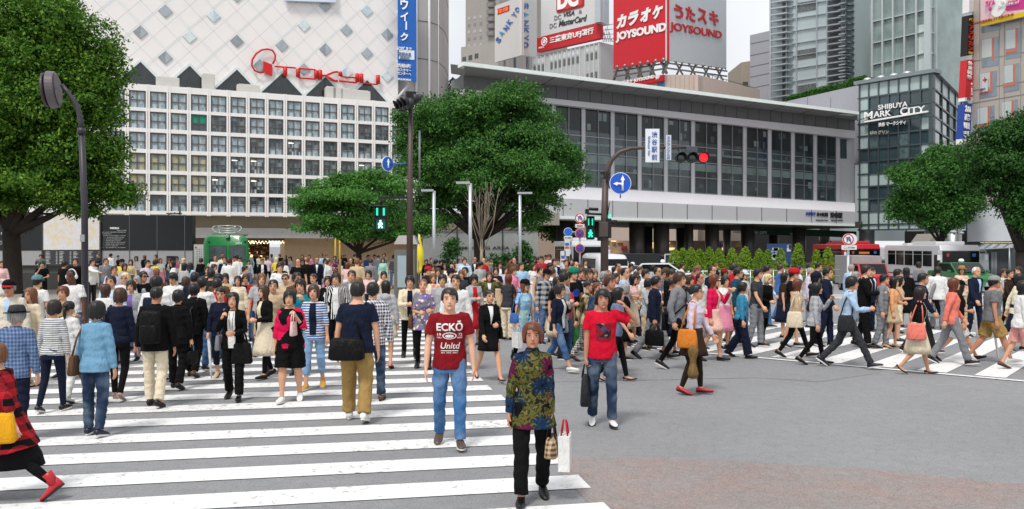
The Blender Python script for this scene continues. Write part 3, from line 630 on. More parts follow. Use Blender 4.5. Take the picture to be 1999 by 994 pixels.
# right building with orange frames
RB = Wall(1900, 74, 2010, 67.5); e = facade('corner_building', 'pale building with orange window frames behind the right-hand trees', RB, 1898, 2080, -60, 470, 14, mat('pale_tile', '#bdb6ae', .6, var=.05, vscale=.4))
WG = mat('office_glass', '#8b9aa5', .15, var=.2, vscale=.6, spec=.6); WB = mat('office_blind', '#c9d2cf', .4, var=.05); OR = paint('#d8775f')
def rq(x, y): return (1670+x/3.313, y/3.313)
k = 0
for (x0, y0, x1, y1, st_, ex) in ((815, 255, 925, 440, 0, 0), (970, 195, 1075, 385, 0, 1), (800, 475, 915, 640, 1, 1), (955, 425, 1060, 600, 1, 1), (785, 700, 900, 860, 1, 1), (945, 660, 1050, 820, 1, 1), (815, 130, 940, 215, 2, 0), (975, 75, 1075, 155, 2, 0), (1120, 150, 1220, 340, 1, 1), (1110, 380, 1215, 560, 1, 1), (1105, 620, 1210, 790, 1, 1)):
 b = MB(); s_ = -.32*(x1-x0)
 def q4(a0, c0, a1, c1, d0, d1, m):
  X0, X1 = x0+(x1-x0)*a0, x0+(x1-x0)*a1; Y0, Y1 = y0+(y1-y0)*c0, y0+(y1-y0)*c1; sk = -.17*3.3/3.3
  RB.slab(b, [rq(X0, Y0+(X0-x0)*sk), rq(X1, Y0+(X1-x0)*sk), rq(X1, Y1+(X1-x0)*sk), rq(X0, Y1+(X0-x0)*sk)], d0, d1, m)
 q4(0, 0, 1, 1, 0, .02, 0)
 if st_ != 2: q4(.02, .02, .6, .66, .02, .03, 1); q4(.62, .0, .72, .8, .02, .04, 2)
 if ex: q4(0, .7, .72, .8, .02, .041, 2)
 b.build('window', [WG, WB, OR], e)
b = MB()
for y in (40, 113, 170, 195): RB.slab(b, [(1898, y+6), (2080, y-26), (2080, y-25), (1898, y+7)], 0, .03)
for x in (1912, 1950, 1960, 1992): RB.slab(b, [(x, -50), (x+.7, -50), (x+.7, 400), (x, 400)], 0, .035)
b.build('tile_joints', paint('#99928b'), e)
rc = MB(); RB.slab(rc, [(1917, 152), (1928, 150), (1928, 178), (1917, 180)], .1, .12, 0); RB.slab(rc, [(1921.5, 151), (1924, 151), (1924, 161), (1921.5, 161)], .12, .13, 1); RB.slab(rc, [(1918.5, 155), (1927, 154), (1927, 157), (1918.5, 158)], .12, .135, 1); rc.build('window_poster', [paint('#d5dfe2'), RD], e)
text_on('献血ルーム', RB, (1922, 174), 10, 4, paint('#66728a'), e, 'lettering', d=.13); fix(e)
# pink and yellow billboard
e = empty('billboard', RB.p(0, 10), 'pink and yellow billboard at the top right corner on the pale building', 'billboard'); b = MB(); RB.slab(b, [(1914, -40), (2060, -60), (2060, 18), (1914, 52)], .3, .6, 0); RB.slab(b, [(1914, 43), (2060, 8), (2060, 18), (1914, 52)], .6, .64, 1)
RB.slab(b, [(1952, -10), (2060, -30), (2060, 10), (1966, 22), (1956, 14)], .6, .62, 2); b.build('board', [paint('#e8c3cc'), paint('#e8c81e'), paint('#d3388c')], e)
b = MB(); c_ = RB.at(1949, 10, .66); b.disc(c_, .95, .05, RB.n, 0, 28); b.build('round_panel', WT, e)
text_on('当ビル\n4F', RB, (1949, 12), 18, 21, paint('#d3388c'), e, 'lettering', d=.72, bold=.01, slope=-.2); text_on('渋谷区道玄坂2-3-2 大外ビル4F', RB, (1953, 38), 76, 5.5, paint('#b05a20'), e, 'lettering', d=.68, slope=-.235)
text_on('眼科 コンタクト\n品川スキンクリニック', RB, (1984, 6), 40, 13, WT, e, 'lettering', d=.68, slope=-.23); fix(e)
# stacked vertical signs
VS = Wall(1880, 73, 1912, 74.5); e = empty('vertical_sign', VS.p(0, 5), 'stack of black, red and blue vertical signs with Japanese writing on a building corner', 'sign')
b = MB(); VS.slab(b, [(1893, -30), (1906, -30), (1906, 22), (1892, 24)], -.6, 0, 3); VS.slab(b, [(1891, 30), (1904, 28), (1902, 106), (1888, 109)], -.6, 0, 0); VS.slab(b, [(1888, 117), (1902, 116), (1899, 189), (1884, 190)], -.6, 0, 1); VS.slab(b, [(1884, 190.2), (1899, 189.2), (1898.5, 197), (1883.5, 197.5)], -.6, -.01, 3); VS.slab(b, [(1883, 203), (1898, 202), (1894, 270), (1880, 271)], -.6, 0, 2); VS.slab(b, [(1879.5, 271.2), (1894, 270.2), (1893.6, 281), (1879, 282)], -.6, -.01, 3)
b.build('sign_box', [paint('#1b1413'), paint('#c2262e'), paint('#26459c'), paint('#e3e0e0')], e)
text_on('パブ', VS, (1896.5, 39), 10, 6, paint('#e0a030'), e, 'lettering', d=.01, bold=.02)
for s_, x, y0, dy, h, m in (('アメリカン', 1896, 54, 10.2, 8.5, paint('#d02a1c')), ('外貨両替', 1893.5, 124, 9, 8, WT), ('加藤眼科', 1888.5, 213, 16.5, 13, WT)):
 for k, ch in enumerate(s_): text_on(ch, VS, (x-k*.6 if dy < 12 else x-k*.8, y0+k*dy), 8.5 if m != WT or dy < 12 else 11, h, m, e, 'lettering', d=.01, bold=.03)
text_on('8F', VS, (1894.5, 104), 9, 5, paint('#e0a030'), e, 'lettering', d=.01, bold=.03); text_on('7F', VS, (1891, 193), 8, 5, paint('#9a3a3a'), e, 'lettering', d=.01); text_on('ワールドカレンシーショップ'[0:0] or 'レート表示', VS, (1896.5, 174), 3, 25, WT, e, 'lettering', d=.01, vertical=True); fix(e)
# blank white boards
WX = Wall(1880, 62, 1990, 60); e = empty('advertising_board', WX.p(0, 1), 'large blank white advertising board beside the dark tree at the right', 'billboard'); b = MB(); WX.slab(b, [(1888, 400), (1975, 402), (1975, 471), (1888, 472)], -.4, 0, 0); WX.slab(b, [(1886, 398), (1888, 398), (1888, 474), (1886, 474)], -.4, .03, 1); b.build('board', [paint('#c9cdd2', .5), paint('#3c4444')], e)
fix(e)
b = MB(); WX.slab(b, [(1868, 402), (1884, 402), (1884, 443), (1868, 444)], -.6, -.3); tag(b.build('advertising_board', paint('#c3c8cd')), 'narrow blank white board just left of the large blank board', 'billboard')
b = MB(); WX.slab(b, [(1850, 474), (2060, 474), (2060, 580), (1850, 580)], -3, -1, 0)
for x in (1893, 1905, 1935, 1941, 1968): WX.slab(b, [(x, 492), (x+5, 492), (x+5, 575), (x, 575)], -1, -.9, 1)
WX.slab(b, [(1908, 495), (1930, 495), (1930, 560), (1908, 560)], -1, -.93, 2)
tag(b.build('shop_pavilion', [mat('pavilion_dark', '#4d5254', .5, var=.2), paint('#8f979b'), paint('#c4cdd2')]), 'low grey glazed pavilion below the blank white board', 'pavilion')
e = empty('glass_canopy', WX.at(1940, 500, .5), 'small slanted glass canopy in front of the pavilion under the blank board', 'canopy'); b = MB(); a_, b_, c_, d_ = WX.at(1903, 488, 2.5), WX.at(1978, 484, 2.5), WX.at(1985, 478, .2), WX.at(1922, 477, .2); b.slab([a_, b_, c_, d_], [v+Vector((0, 0, .06)) for v in (a_, b_, c_, d_)]); b.build('roof', mat('canopy_glass', '#a8adb0', .2, spec=.7), e)
b = MB()
for t in (0, .25, .5, .75, 1): b.tube([a_.lerp(b_, t)+Vector((0, 0, .1)), d_.lerp(c_, t)+Vector((0, 0, .1))], .04, 4)
for t in (.1, .9): p = a_.lerp(b_, t); b.tube([(p.x, p.y, -.7), p], .06, 6)
b.build('frame', metal('#8a9094'), e); fix(e)
# ---------------------------------------------------------------- far left tower and billboards
HT = Wall(920, 170, 968, 165); e = facade('hotel_tower', 'grey hotel tower with small windows behind the first billboard', HT, 909, 975, -120, 470, 20, mat('hotel_grey', '#9a948f', .7, var=.06, vscale=.2))
b = MB(); HT.slab(b, [(900, 92), (972, 84), (972, 470), (900, 470)], 0, 3, 0); b.build('lower_block', mat('hotel_lower', '#a19b96', .7, var=.06, vscale=.2), e)
b = MB()
for i, x in enumerate((915, 926.5, 938)):
 for k in range(-4, 4): HT.slab(b, [(x-2, 74-k*13.5-(x-915)*.14), (x+2.5, 73.4-k*13.5-(x-915)*.14), (x+2.5, 79-k*13.5-(x-915)*.14), (x-2, 79.6-k*13.5-(x-915)*.14)], 0, .05, k % 2)
for k in range(0, 9): HT.slab(b, [(949.5, 61-k*14), (963, 60-k*14), (963, 69-k*14), (949.5, 70-k*14)], -.2, .6, 2); HT.slab(b, [(953, 63-k*14), (960, 62.5-k*14), (960, 67-k*14), (953, 67.5-k*14)], .6, .65, 0)
for x in (906, 918, 930): HT.slab(b, [(x-3.5, 112-(x-906)*.28), (x+3.5, 110.5-(x-906)*.28), (x+3.5, 120-(x-906)*.28), (x-3.5, 121.5-(x-906)*.28)], 3, 3.05, 3)
b.build('window', [paint('#7d8388'), paint('#b1ada8'), paint('#7f7973'), paint('#4d4b4a')], e); fix(e)
SK = Wall(968, 132, 1019, 124); SK2 = Wall(1019, 124, 1048, 132)
e = empty('rooftop_billboard', SK.p(2, 10), 'white two-sided rooftop billboard with blue slanted lettering', 'billboard', 'billboards on the roofs')
b = MB(); SK.slab(b, [(966, 12), (1018, -8), (1018, 108), (966, 122)], -.4, 0); SK2.slab(b, [(1019, -8), (1048, 0), (1048, 112), (1019, 108)], -.4, 0); b.build('board', mat('billboard_white', '#cdcac6', .5, var=.03), e)
BLU = paint('#2458a8', .5); BLC = paint('#2c9bc8', .5)
for ch, x, y, m in (('S', 972.5, 78, BLU), ('A', 978.5, 65, BLC), ('N', 988, 55, BLU), ('K', 994.5, 43, BLU), ('Y', 1004, 29, BLU), ('O', 1010, 19, BLU)): text_on(ch, SK, (x, y), 9, 10, m, e, 'lettering', d=.05, bold=.03, rot=R(-50))
for ch, y, m in (('S', 12, BLU), ('A', 29, BLC), ('N', 46, BLU), ('K', 60, BLU), ('Y', 74, BLU), ('O', 88, BLU)): text_on(ch, SK2, (1027, y), 12, 11, m, e, 'lettering', d=.05, bold=.03, rot=R(90))
b = MB(); SK.slab(b, [(970.5, 18), (994, 10), (994, 21), (971, 29)], 0, .05); b.build('clock_panel', paint('#8f2016'), e)
text_on('12:18', SK, (982.5, 20), 20, 7, mat('led_red', '#ff5a2a', .5, emit=1, var=0), e, 'lettering', d=.08, slope=-.3)
b = MB();
for x in (985, 1005, 1030): p = SK.at(x, 112, -2); b.tube([p, (p.x, p.y, 20)], .25, 6)
b.build('support', metal('#8a8f92'), e); fix(e)
b = MB(); DCB = Wall(1040, 128, 1172, 118); DCR = Wall(1172, 118, 1200, 128)
e = empty('office_block', DCB.p(1, 0), 'white office block with narrow window strips below the card billboard', 'building')
DCB.slab(b, [(1036, 112), (1172, 82), (1172, 470), (1036, 470)], -12, 0); b.build('wall', mat('office_white', '#bfc2c4', .6, var=.05), e)
b = MB(); DCR.slab(b, [(1172.2, 82), (1202, 92), (1202, 470), (1172.2, 470)], -.4, 0); b.build('side_wall', mat('office_white2', '#b3b6b9', .6, var=.05), e)
for i, x in enumerate((1043, 1051, 1059, 1076, 1084, 1092, 1101, 1110, 1118, 1127, 1146, 1154.5, 1163)):
 b = MB(); s_ = -.23*(x-1043)
 DCB.slab(b, [(x-3, 116+s_), (x+2.6, 115+s_), (x+2.6, 126+s_), (x-3, 127+s_)], 0, .05, 1); DCB.slab(b, [(x-3, 130+s_), (x+2.6, 129+s_), (x+2.6, 142+s_), (x-3, 143+s_)], 0, .05, 0)
 DCB.slab(b, [(x-3, 168+s_), (x+2.6, 167+s_), (x+2.6, 180+s_), (x-3, 181+s_)], 0, .05, 0); b.build('window', [paint('#6d726c'), paint('#d8dddd')], e)
b = MB()
for x in (1039, 1047, 1055, 1063, 1072, 1080, 1088, 1096.5, 1105.5, 1114, 1122.5, 1131, 1142, 1150, 1159, 1168): s_ = -.23*(x-1043); DCB.slab(b, [(x-.6, 112+s_), (x+.6, 112+s_), (x+.6, 200), (x-.6, 200)], 0, .3)
b.build('fin', paint('#d3d6d7'), e); fix(e)
e = empty('rooftop_billboard', DCB.p(1, 14), 'white rooftop billboard with grey card lettering over a red bank sign', 'billboard', 'billboards on the roofs')
b = MB(); DCB.slab(b, [(1056, -30), (1172, -60), (1172, 43), (1056, 72)], -.5, .3, 0); DCR.slab(b, [(1172.2, -60), (1189, -50), (1189, 50), (1172.2, 43)], -.5, .3, 1); DCB.slab(b, [(1048, 75), (1170, 46), (1170, 75), (1048, 102)], -.3, .5, 2); b.build('board', [mat('billboard_white', '#d5d5d5', .5, var=.03), paint('#b5bdc6'), paint('#c8282f')], e)
b = MB(); DCB.slab(b, [(1086, -30), (1140, -40), (1140, 10), (1136, 14), (1090, 26), (1086, 23)], .3, .4, 0); DCB.slab(b, [(1090, -30), (1136, -40), (1136, 8), (1133, 11), (1093, 21), (1090, 19)], .4, .45, 1); b.build('logo_panel', [paint('#ad2a2a'), paint('#d23c3c')], e)
text_on('DC', DCB, (1113, 0), 40, 34, WT, e, 'logo_lettering', d=.47, bold=.06, slope=-.22); g_ = paint('#84868a'); k_ = paint('#3b3e43')
text_on('DC', DCB, (1092, 35), 13, 9, g_, e, 'lettering', d=.32, slope=-.2); text_on('VISA', DCB, (1114, 28), 21, 9, k_, e, 'lettering', d=.32, italic=.25, bold=.02, slope=-.2); text_on('&', DCB, (1136, 23.5), 6, 7, g_, e, 'lettering', d=.32)
text_on('DC', DCB, (1083, 51), 13, 9, g_, e, 'lettering', d=.32, slope=-.2); text_on('MasterCard', DCB, (1121, 41.5), 54, 12, k_, e, 'lettering', d=.32, italic=.25, bold=.02, slope=-.22)
text_on('三菱東京UFJ銀行', DCB, (1120, 71.5), 84, 15, WT, e, 'lettering', d=.52, bold=.03, slope=-.23); text_on('MUFG', DCB, (1062, 94), 10, 3.5, WT, e, 'lettering', d=.52, slope=-.2)
b = MB(); c_ = DCB.at(1062.5, 81.5, .52)
for r_, w_ in ((.55, .14), (.2, .2)):
 b.tube([c_+DCB.u*math.cos(t*math.pi/10)*r_+Vector((0, 0, math.sin(t*math.pi/10)*r_)) for t in range(21)], w_*.7, 5)
b.build('bank_emblem', WT, e); fix(e)
b = MB(); rr = random.Random(4)
for k in range(9):
 x = 1172+k*3.4; p, q = DCB.at(x, 75+rr.uniform(-25, 5), -1), DCB.at(x+6, 82, -1); b.tube([p, q], .05, 4)
for k in range(4): b.tube([DCB.at(1170, 52+k*8, -1), DCB.at(1203, 46+k*10, -1)], .05, 4)
tag(b.build('scaffold', metal('#9aa0a3')), 'thin steel scaffold between the card billboard and the red billboard', 'scaffold')
JA = Wall(1198, 112, 1303, 103); JB = Wall(1303, 103, 1419, 116)
e = empty('rooftop_billboard', JA.p(5, 14), 'huge two-sided rooftop billboard, one side red and one side white with red karaoke lettering', 'billboard', 'billboards on the roofs')
b = MB(); JA.slab(b, [(1197.5, -60), (1303, -80), (1303, 118), (1197.5, 135)], -.3, 0, 0); b.build('board', mat('billboard_red', '#cf1f2d', .5, var=.04), e)
b = MB(); JB.slab(b, [(1303.3, -80), (1418, -60), (1418, 134), (1303.3, 118)], -.3, 0, 0); b.build('board', mat('billboard_pale', '#c4c9ce', .5, var=.03), e)
RDJ = paint('#c0202a', .5)
for i, ch in enumerate('カラオケ'): text_on(ch, JA, (1214+i*23.5, 42-i*6.2), 20, 26, WT, e, 'lettering', d=.05, bold=.06, italic=.15)
text_on('JOYSOUND', JA, (1250.5, 64.5), 96, 21, WT, e, 'lettering', d=.05, bold=.05, slope=-.2)
for i, ch in enumerate('うたスキ'): text_on(ch, JB, (1324+i*23, 24+i*4), 18, 27, RDJ, e, 'lettering', d=.05, bold=.04)
text_on('JOYSOUND', JB, (1360, 62.5), 99, 20, RDJ, e, 'lettering', d=.05, bold=.03, slope=.17)
b = MB()
for i in range(7):
 x = 1205+i*15; y = 134-(x-1198)*.16; p = JA.at(x, y-2, 1); b.ball(p, .22); b.tube([p, JA.at(x-2, y+6, -.5)], .1, 5)
for i in range(8):
 x = 1318+i*14; y = 120+(x-1303)*.13; p = JB.at(x, y-2, 1); b.ball(p, .15); b.tube([p, JB.at(x, y+5, -.5)], .07, 5)
for i in range(9):
 x = 1206+i*12; y = 133-(x-1198)*.16; b.tube([JA.at(x, y, -.3), JA.at(x+(12 if i % 2 else -8), y+26, -1)], .18, 6)
 b.tube([JB.at(1306+i*13, 120+i*1.6, -.3), JB.at(1306+i*13+(14 if i % 2 else -12), 145+i*1.6, -1)], .13, 6)
for dy in (4, 14): b.tube([JA.at(1198, 136+dy, -.6), JA.at(1303, 119+dy, -.6), JB.at(1419, 135+dy, -.6)], .12, 5)
b.build('truss', metal('#8e9494'), e); fix(e)
PB = Wall(1190, 110, 1365, 100); PB2 = Wall(1365, 100, 1462, 114); e = empty('office_block', PB.p(3, 0), 'pinkish beige office block below the red karaoke billboard', 'building')
b = MB(); PB.slab(b, [(1190, 168), (1290, 146), (1362, 146), (1362, 470), (1190, 470)], -14, 0, 0); PB2.slab(b, [(1362.5, 146), (1462, 176), (1462, 470), (1362.5, 470)], -.4, 0, 0); b.build('wall', mat('pink_tile', '#c2b1a6', .7, var=.05), e)
b = MB()
for x in range(1300, 1362, 9): PB.slab(b, [(x, 148), (x+.5, 148), (x+.5, 210), (x, 210)], 0, .03)
for x in range(1366, 1462, 9): PB2.slab(b, [(x, 150+(x-1362)*.3), (x+.5, 150+(x-1362)*.3), (x+.5, 220), (x, 220)], 0, .03)
b.build('tile_joints', paint('#a39389'), e)
for x, y in ((1426, 173), (1446, 178), (1462, 183)): b = MB(); PB2.slab(b, [(x-6, y), (x+5, y+2), (x+5, y+12), (x-6, y+10)], 0, .05); b.build('window', paint('#565c60'), e)
b = MB(); PB.slab(b, [(1283, 157), (1298, 156), (1298, 170), (1283, 170)], 0, .05); b.build('window', paint('#5f86ad'), e)
b = MB();
for k in range(17): x = 1380+k*5.4; y = 150+(x-1362)*.3; b.tube([PB2.at(x, y, -.2), PB2.at(x, y-11, -.2)], .04, 4)
b.tube([PB2.at(1378, 144, -.2), PB2.at(1470, 171, -.2)], .05, 4); b.build('railing', metal('#8d9092'), e); fix(e)
e = empty('fascia_sign', PB.p(3, 12), 'red strip sign with white karaoke lettering and 9F under the billboard truss', 'sign'); b = MB(); PB.slab(b, [(1190, 168), (1294, 146), (1294, 158), (1190, 178)], 0, .4); b.build('board', RDJ, e)
text_on('カラオケ JOYSOUND', PB, (1246, 158), 70, 9, WT, e, 'lettering', d=.42, bold=.03, slope=-.2); text_on('9F', PB, (1288, 152.5), 8, 7, WT, e, 'lettering', d=.42, bold=.03); fix(e)
WY = Wall(1445, 130, 1466, 130); b = MB(); WY.slab(b, [(1447, 122), (1466, 119), (1466, 470), (1447, 470)], -8, 0); WY.slab(b, [(1450, 160), (1460, 160), (1460, 172), (1450, 172)], 0, .05, 1)
tag(b.build('narrow_building', [mat('narrow_beige', '#a39a8b', .8), paint('#4a4a48')]), 'narrow beige building squeezed between the pink block and the grey tower', 'building')
# rooftop frame left of the station
b = MB(); q = [(876, 168), (884, 152), (893, 168)]; LW = Wall(870, 100, 915, 96)
b.tube([LW.at(*p) for p in q], .12, 5); b.tube([LW.at(866, 170), LW.at(884, 152), LW.at(905, 168)], .08, 5); b.tube([LW.at(884, 152), LW.at(884, 185)], .08, 5); tag(b.build('antenna_mast', metal('#8f979a')), 'steel antenna frame on the roof behind the big central tree', 'antenna')
b = MB(); LW.slab(b, [(868, 178), (912, 134), (912, 400), (868, 400)], -6, 0); tag(b.build('stair_wall', mat('stair_panel', '#a9adb2', .5)), 'pale grey sloping end wall at the left end of the station roof', 'wall')
# ================================================================ TREES AND PLANTS
def leaf_mat(name, c1, c2, c3, tr=.25):
 m = bpy.data.materials.new(name); m.use_nodes = True; t = m.node_tree; b = t.nodes['Principled BSDF']
 g = nn(t, 'ShaderNodeNewGeometry'); r = nn(t, 'ShaderNodeValToRGB'); e = r.color_ramp.elements
 e[0].color = (*lin(c1), 1); e[1].color = (*lin(c3), 1); x = e.new(.5); x.color = (*lin(c2), 1)
 v = nn(t, 'ShaderNodeTexCoord'); n = nn(t, 'ShaderNodeTexNoise'); n.inputs['Scale'].default_value = .9; n.inputs['Detail'].default_value = 3; t.links.new(v.outputs['Object'], n.inputs['Vector'])
 a = nn(t, 'ShaderNodeMix'); a.inputs[0].default_value = .5; t.links.new(g.outputs['Random Per Island'], a.inputs[2]); t.links.new(n.outputs['Fac'], a.inputs[3]); t.links.new(a.outputs[0], r.inputs['Fac'])
 t.links.new(r.outputs[0], b.inputs['Base Color']); b.inputs['Roughness'].default_value = .6; b.inputs['Specular IOR Level'].default_value = .2
 tl = nn(t, 'ShaderNodeBsdfTranslucent'); t.links.new(r.outputs[0], tl.inputs['Color']); ms = nn(t, 'ShaderNodeMixShader'); ms.inputs[0].default_value = tr
 t.links.new(b.outputs[0], ms.inputs[1]); t.links.new(tl.outputs[0], ms.inputs[2]); t.links.new(ms.outputs[0], t.nodes['Material Output'].inputs['Surface'])
 return m
LF1 = leaf_mat('camphor_leaves', '#213a0e', '#44711f', '#93b346'); LF2 = leaf_mat('zelkova_leaves', '#254a20', '#3f7030', '#74a048'); LF3 = leaf_mat('conifer_leaves', '#4c741c', '#779a2a', '#a3bb3c'); LF4 = leaf_mat('maple_leaves', '#34602c', '#4a8035', '#70a247'); LF5 = leaf_mat('dark_zelkova_leaves', '#1f3f1b', '#345f29', '#557f38')
BARK = mat('bark', '#2f2924', .9, var=.3, vscale=4, bump=.5, bscale=20); PALEB = mat('pale_bark', '#958a77', .8, var=.15)
def leaves(vs, fs, p, out, size, r):
 """one leaf: a bent pair of triangles"""
 d = Vector((r.gauss(0, 1), r.gauss(0, 1), r.gauss(0, 1)-.25))+out*.6; d.normalize()
 n = (out+Vector((r.gauss(0, .5), r.gauss(0, .5), .5+r.gauss(0, .4)))).normalized(); s = d.cross(n)
 if s.length < .01: return
 s.normalize(); n = s.cross(d); w = size*.3; b = len(vs); L = size*r.uniform(.7, 1.25)
 vs += [p, p+d*L*.45+s*w-n*w*.3, p+d*L-n*w*.6, p+d*L*.45-s*w-n*w*.3]; fs.append((b, b+1, b+2, b+3))
def crown_mesh(name, blobs, m, parent, nclump, per, csize, lsize, seed, shell=.75, squash=.75, core=True, sub=9, subr=.42):
 """blobs: list of (centre, radii). Each is filled with smaller uneven foliage pads, and each pad with leaves"""
 r = random.Random(seed); vs, fs = [], []; pads = []
 for c, rad in blobs:
  for i in range(sub):
   for _ in range(20):
    v = Vector((r.uniform(-1, 1), r.uniform(-1, 1), r.uniform(-1, 1)))
    if v.length < 1 and v.length > shell-.45: break
   v *= .8; k = subr*r.uniform(.7, 1.25)
   pads.append((c+Vector((v.x*rad.x, v.y*rad.y, v.z*rad.z)), Vector((rad.x*k, rad.y*k, rad.z*k*squash*1.15))))
 tot = sum((b[1].x*b[1].y*b[1].z)**.667 for b in pads)
 for c, rad in pads:
  n = max(3, int(nclump*per*(rad.x*rad.y*rad.z)**.667/tot)); tl = Vector((r.gauss(0, .12), r.gauss(0, .12)))
  ncl = max(4, int(n/14)); cl = []
  for _ in range(ncl):
   z = r.uniform(-.55, 1); a = r.uniform(0, 2*math.pi); q = math.sqrt(1-z*z); d_ = Vector((q*math.cos(a), q*math.sin(a), z)); k = .8+.25*r.random()
   cl.append((c+Vector((d_.x*rad.x, d_.y*rad.y, d_.z*rad.z+tl.x*d_.x*rad.x+tl.y*d_.y*rad.y))*k if False else c+Vector((d_.x*rad.x*k, d_.y*rad.y*k, (d_.z*rad.z+tl.x*d_.x*rad.x+tl.y*d_.y*rad.y)*k)), d_))
  for p, d_ in cl:
   cs = csize*r.uniform(.5, 1.15)
   for _ in range(14):
    o = Vector((r.gauss(0, .42), r.gauss(0, .42), r.gauss(0, .26)))*cs
    leaves(vs, fs, p+o, d_, lsize*r.uniform(.7, 1.3), r)
  for _ in range(int(n*.1)):
   o = Vector((r.gauss(0, .4)*rad.x, r.gauss(0, .4)*rad.y, r.gauss(0, .4)*rad.z)); leaves(vs, fs, c+o, Vector((0, 0, 1)), lsize*1.8, r)
 me = bpy.data.meshes.new(name); me.from_pydata(vs, [], fs); me.materials.append(m); me.update()
 o = bpy.data.objects.new(name, me); col.objects.link(o)
 if parent: o.parent = parent
 return o
def branchy(b, p, d, L, r, depth, rnd_, m=0, spread=.5, up=.25):
 q = p+d*L*.5+Vector((rnd_.gauss(0, .04), rnd_.gauss(0, .04), 0))*L; e = p+d*L
 b.tube([p, q, e], [r, r*.85, r*.65], 7 if r > .08 else 5, m)
 if depth == 0: return
 for k in range(rnd_.choice((2, 3))):
  n = (d+Vector((rnd_.gauss(0, spread), rnd_.gauss(0, spread), rnd_.gauss(0, spread*.5)+up))).normalized(); branchy(b, e-d*L*.03, n, L*rnd_.uniform(.6, .85), r*.6, depth-1, rnd_, m, spread, up)
def blob(px, py, w, h, Y, dz=None):
 k = Y/F; return (Vector((gx(px, Y), Y, gz(py, Y))), Vector((w*k, (dz or w*.85)*k, h*k)))
def tree(name, label, cat, px, Y, trunk_r, blobs, m, group=None, **kw):
 e = empty(name, (gx(px, Y), Y, 0), label, cat, group); r = random.Random(kw['seed']); b = MB(); base = Vector((gx(px, Y), Y, -.8 if Y > 45 and px > 1000 else 0))
 top = min(v[0].z-v[1].z*.5 for v in blobs); h = max(1.8, top-base.z)
 fork = base+Vector((0, 0, h*.75)); b.tube([base, base+Vector((.03, 0, .25)), base+Vector((.05, .0, h*.4)), fork], [trunk_r*1.45, trunk_r*1.05, trunk_r*.9, trunk_r*.85], 12)
 for c, rad in blobs:
  p0 = fork-Vector((0, 0, .1)); mid = p0.lerp(c, .5)+Vector((r.gauss(0, .2), r.gauss(0, .2), -.1)); b.tube([p0, mid, c], [trunk_r*.55, trunk_r*.33, trunk_r*.14], 7)
  for _ in range(5):
   d = Vector((r.gauss(0, 1), r.gauss(0, 1), r.gauss(.2, .6))).normalized(); st0 = p0.lerp(c, r.uniform(.4, 1)); b.tube([st0, st0+Vector((d.x*rad.x, d.y*rad.y, d.z*rad.z))*.8], [trunk_r*.15, trunk_r*.04], 5)
 b.build('trunk', BARK, e); crown_mesh('crown', blobs, m, e, **kw); fix(e); return e
tree('camphor_tree', 'huge round clipped evergreen tree with thick dark trunk at the left edge', 'tree', 22, 38, .42,
 [blob(60, 150, 170, 165, 38), blob(30, 60, 135, 110, 38), blob(125, 280, 135, 120, 38), blob(10, 300, 170, 125, 38.5), blob(-60, 190, 130, 190, 38.5), blob(165, 330, 92, 85, 37.6), blob(105, 130, 125, 120, 37.6), blob(60, 372, 165, 52, 38), blob(170, 385, 92, 42, 37.6), blob(-50, 380, 120, 60, 38)], LF1, nclump=2000, per=90, csize=.5, lsize=.15, seed=3, shell=.92, squash=.85, sub=16, subr=.36)
tree('zelkova_tree', 'big spreading green tree in front of the left end of the station', 'tree', 935, 50, .38,
 [blob(955, 250, 125, 75, 50), blob(965, 200, 80, 42, 50), blob(850, 255, 75, 62, 49.5), blob(1050, 300, 80, 65, 50), blob(890, 330, 105, 60, 49), blob(1000, 350, 105, 55, 49), blob(1088, 340, 52, 44, 50.5), blob(800, 250, 44, 42, 50), blob(1112, 300, 34, 36, 50), blob(850, 400, 60, 50, 50), blob(1010, 410, 62, 52, 51), blob(820, 330, 55, 60, 50), blob(945, 300, 110, 80, 50.5), blob(920, 400, 60, 40, 52), blob(1060, 380, 50, 34, 50)], LF2, nclump=1700, per=80, csize=.55, lsize=.15, seed=5, shell=.62, squash=.7, sub=10, subr=.46)
tree('maple_tree', 'lower leafy tree in front of the white store behind the walk signal', 'tree', 700, 42, .16,
 [blob(700, 400, 100, 50, 42), blob(655, 378, 66, 34, 42), blob(745, 365, 60, 34, 42), blob(622, 425, 58, 34, 41.5), blob(755, 430, 72, 46, 42), blob(812, 445, 40, 32, 42), blob(690, 352, 48, 20, 42), blob(690, 450, 70, 28, 42), blob(600, 400, 30, 14, 42)], LF4, nclump=1000, per=54, csize=.42, lsize=.115, seed=7, shell=.4, squash=.4, core=False, sub=12, subr=.4)
tree('street_tree', 'green street tree between the glass building and the white bus', 'tree', 1838, 60, .2,
 [blob(1800, 345, 62, 48, 60), blob(1850, 325, 62, 42, 60), blob(1790, 410, 50, 56, 60), blob(1870, 380, 58, 50, 60), blob(1835, 425, 50, 46, 60), blob(1830, 370, 60, 50, 60)], LF2, group='street trees on the right', nclump=900, per=64, csize=.62, lsize=.185, seed=9, shell=.6, squash=.75, sub=10, subr=.46)
tree('street_tree', 'dark overhanging street tree cut off by the right edge', 'tree', 1992, 48, .3,
 [blob(1960, 300, 75, 55, 48), blob(2040, 290, 90, 70, 48), blob(1915, 330, 50, 42, 48), blob(1975, 370, 62, 48, 48), blob(2010, 430, 55, 64, 48), blob(1990, 270, 50, 32, 48), blob(1995, 340, 80, 60, 48.5)], LF5, group='street trees on the right', nclump=850, per=64, csize=.5, lsize=.155, seed=11, shell=.6, squash=.75, sub=10, subr=.46)
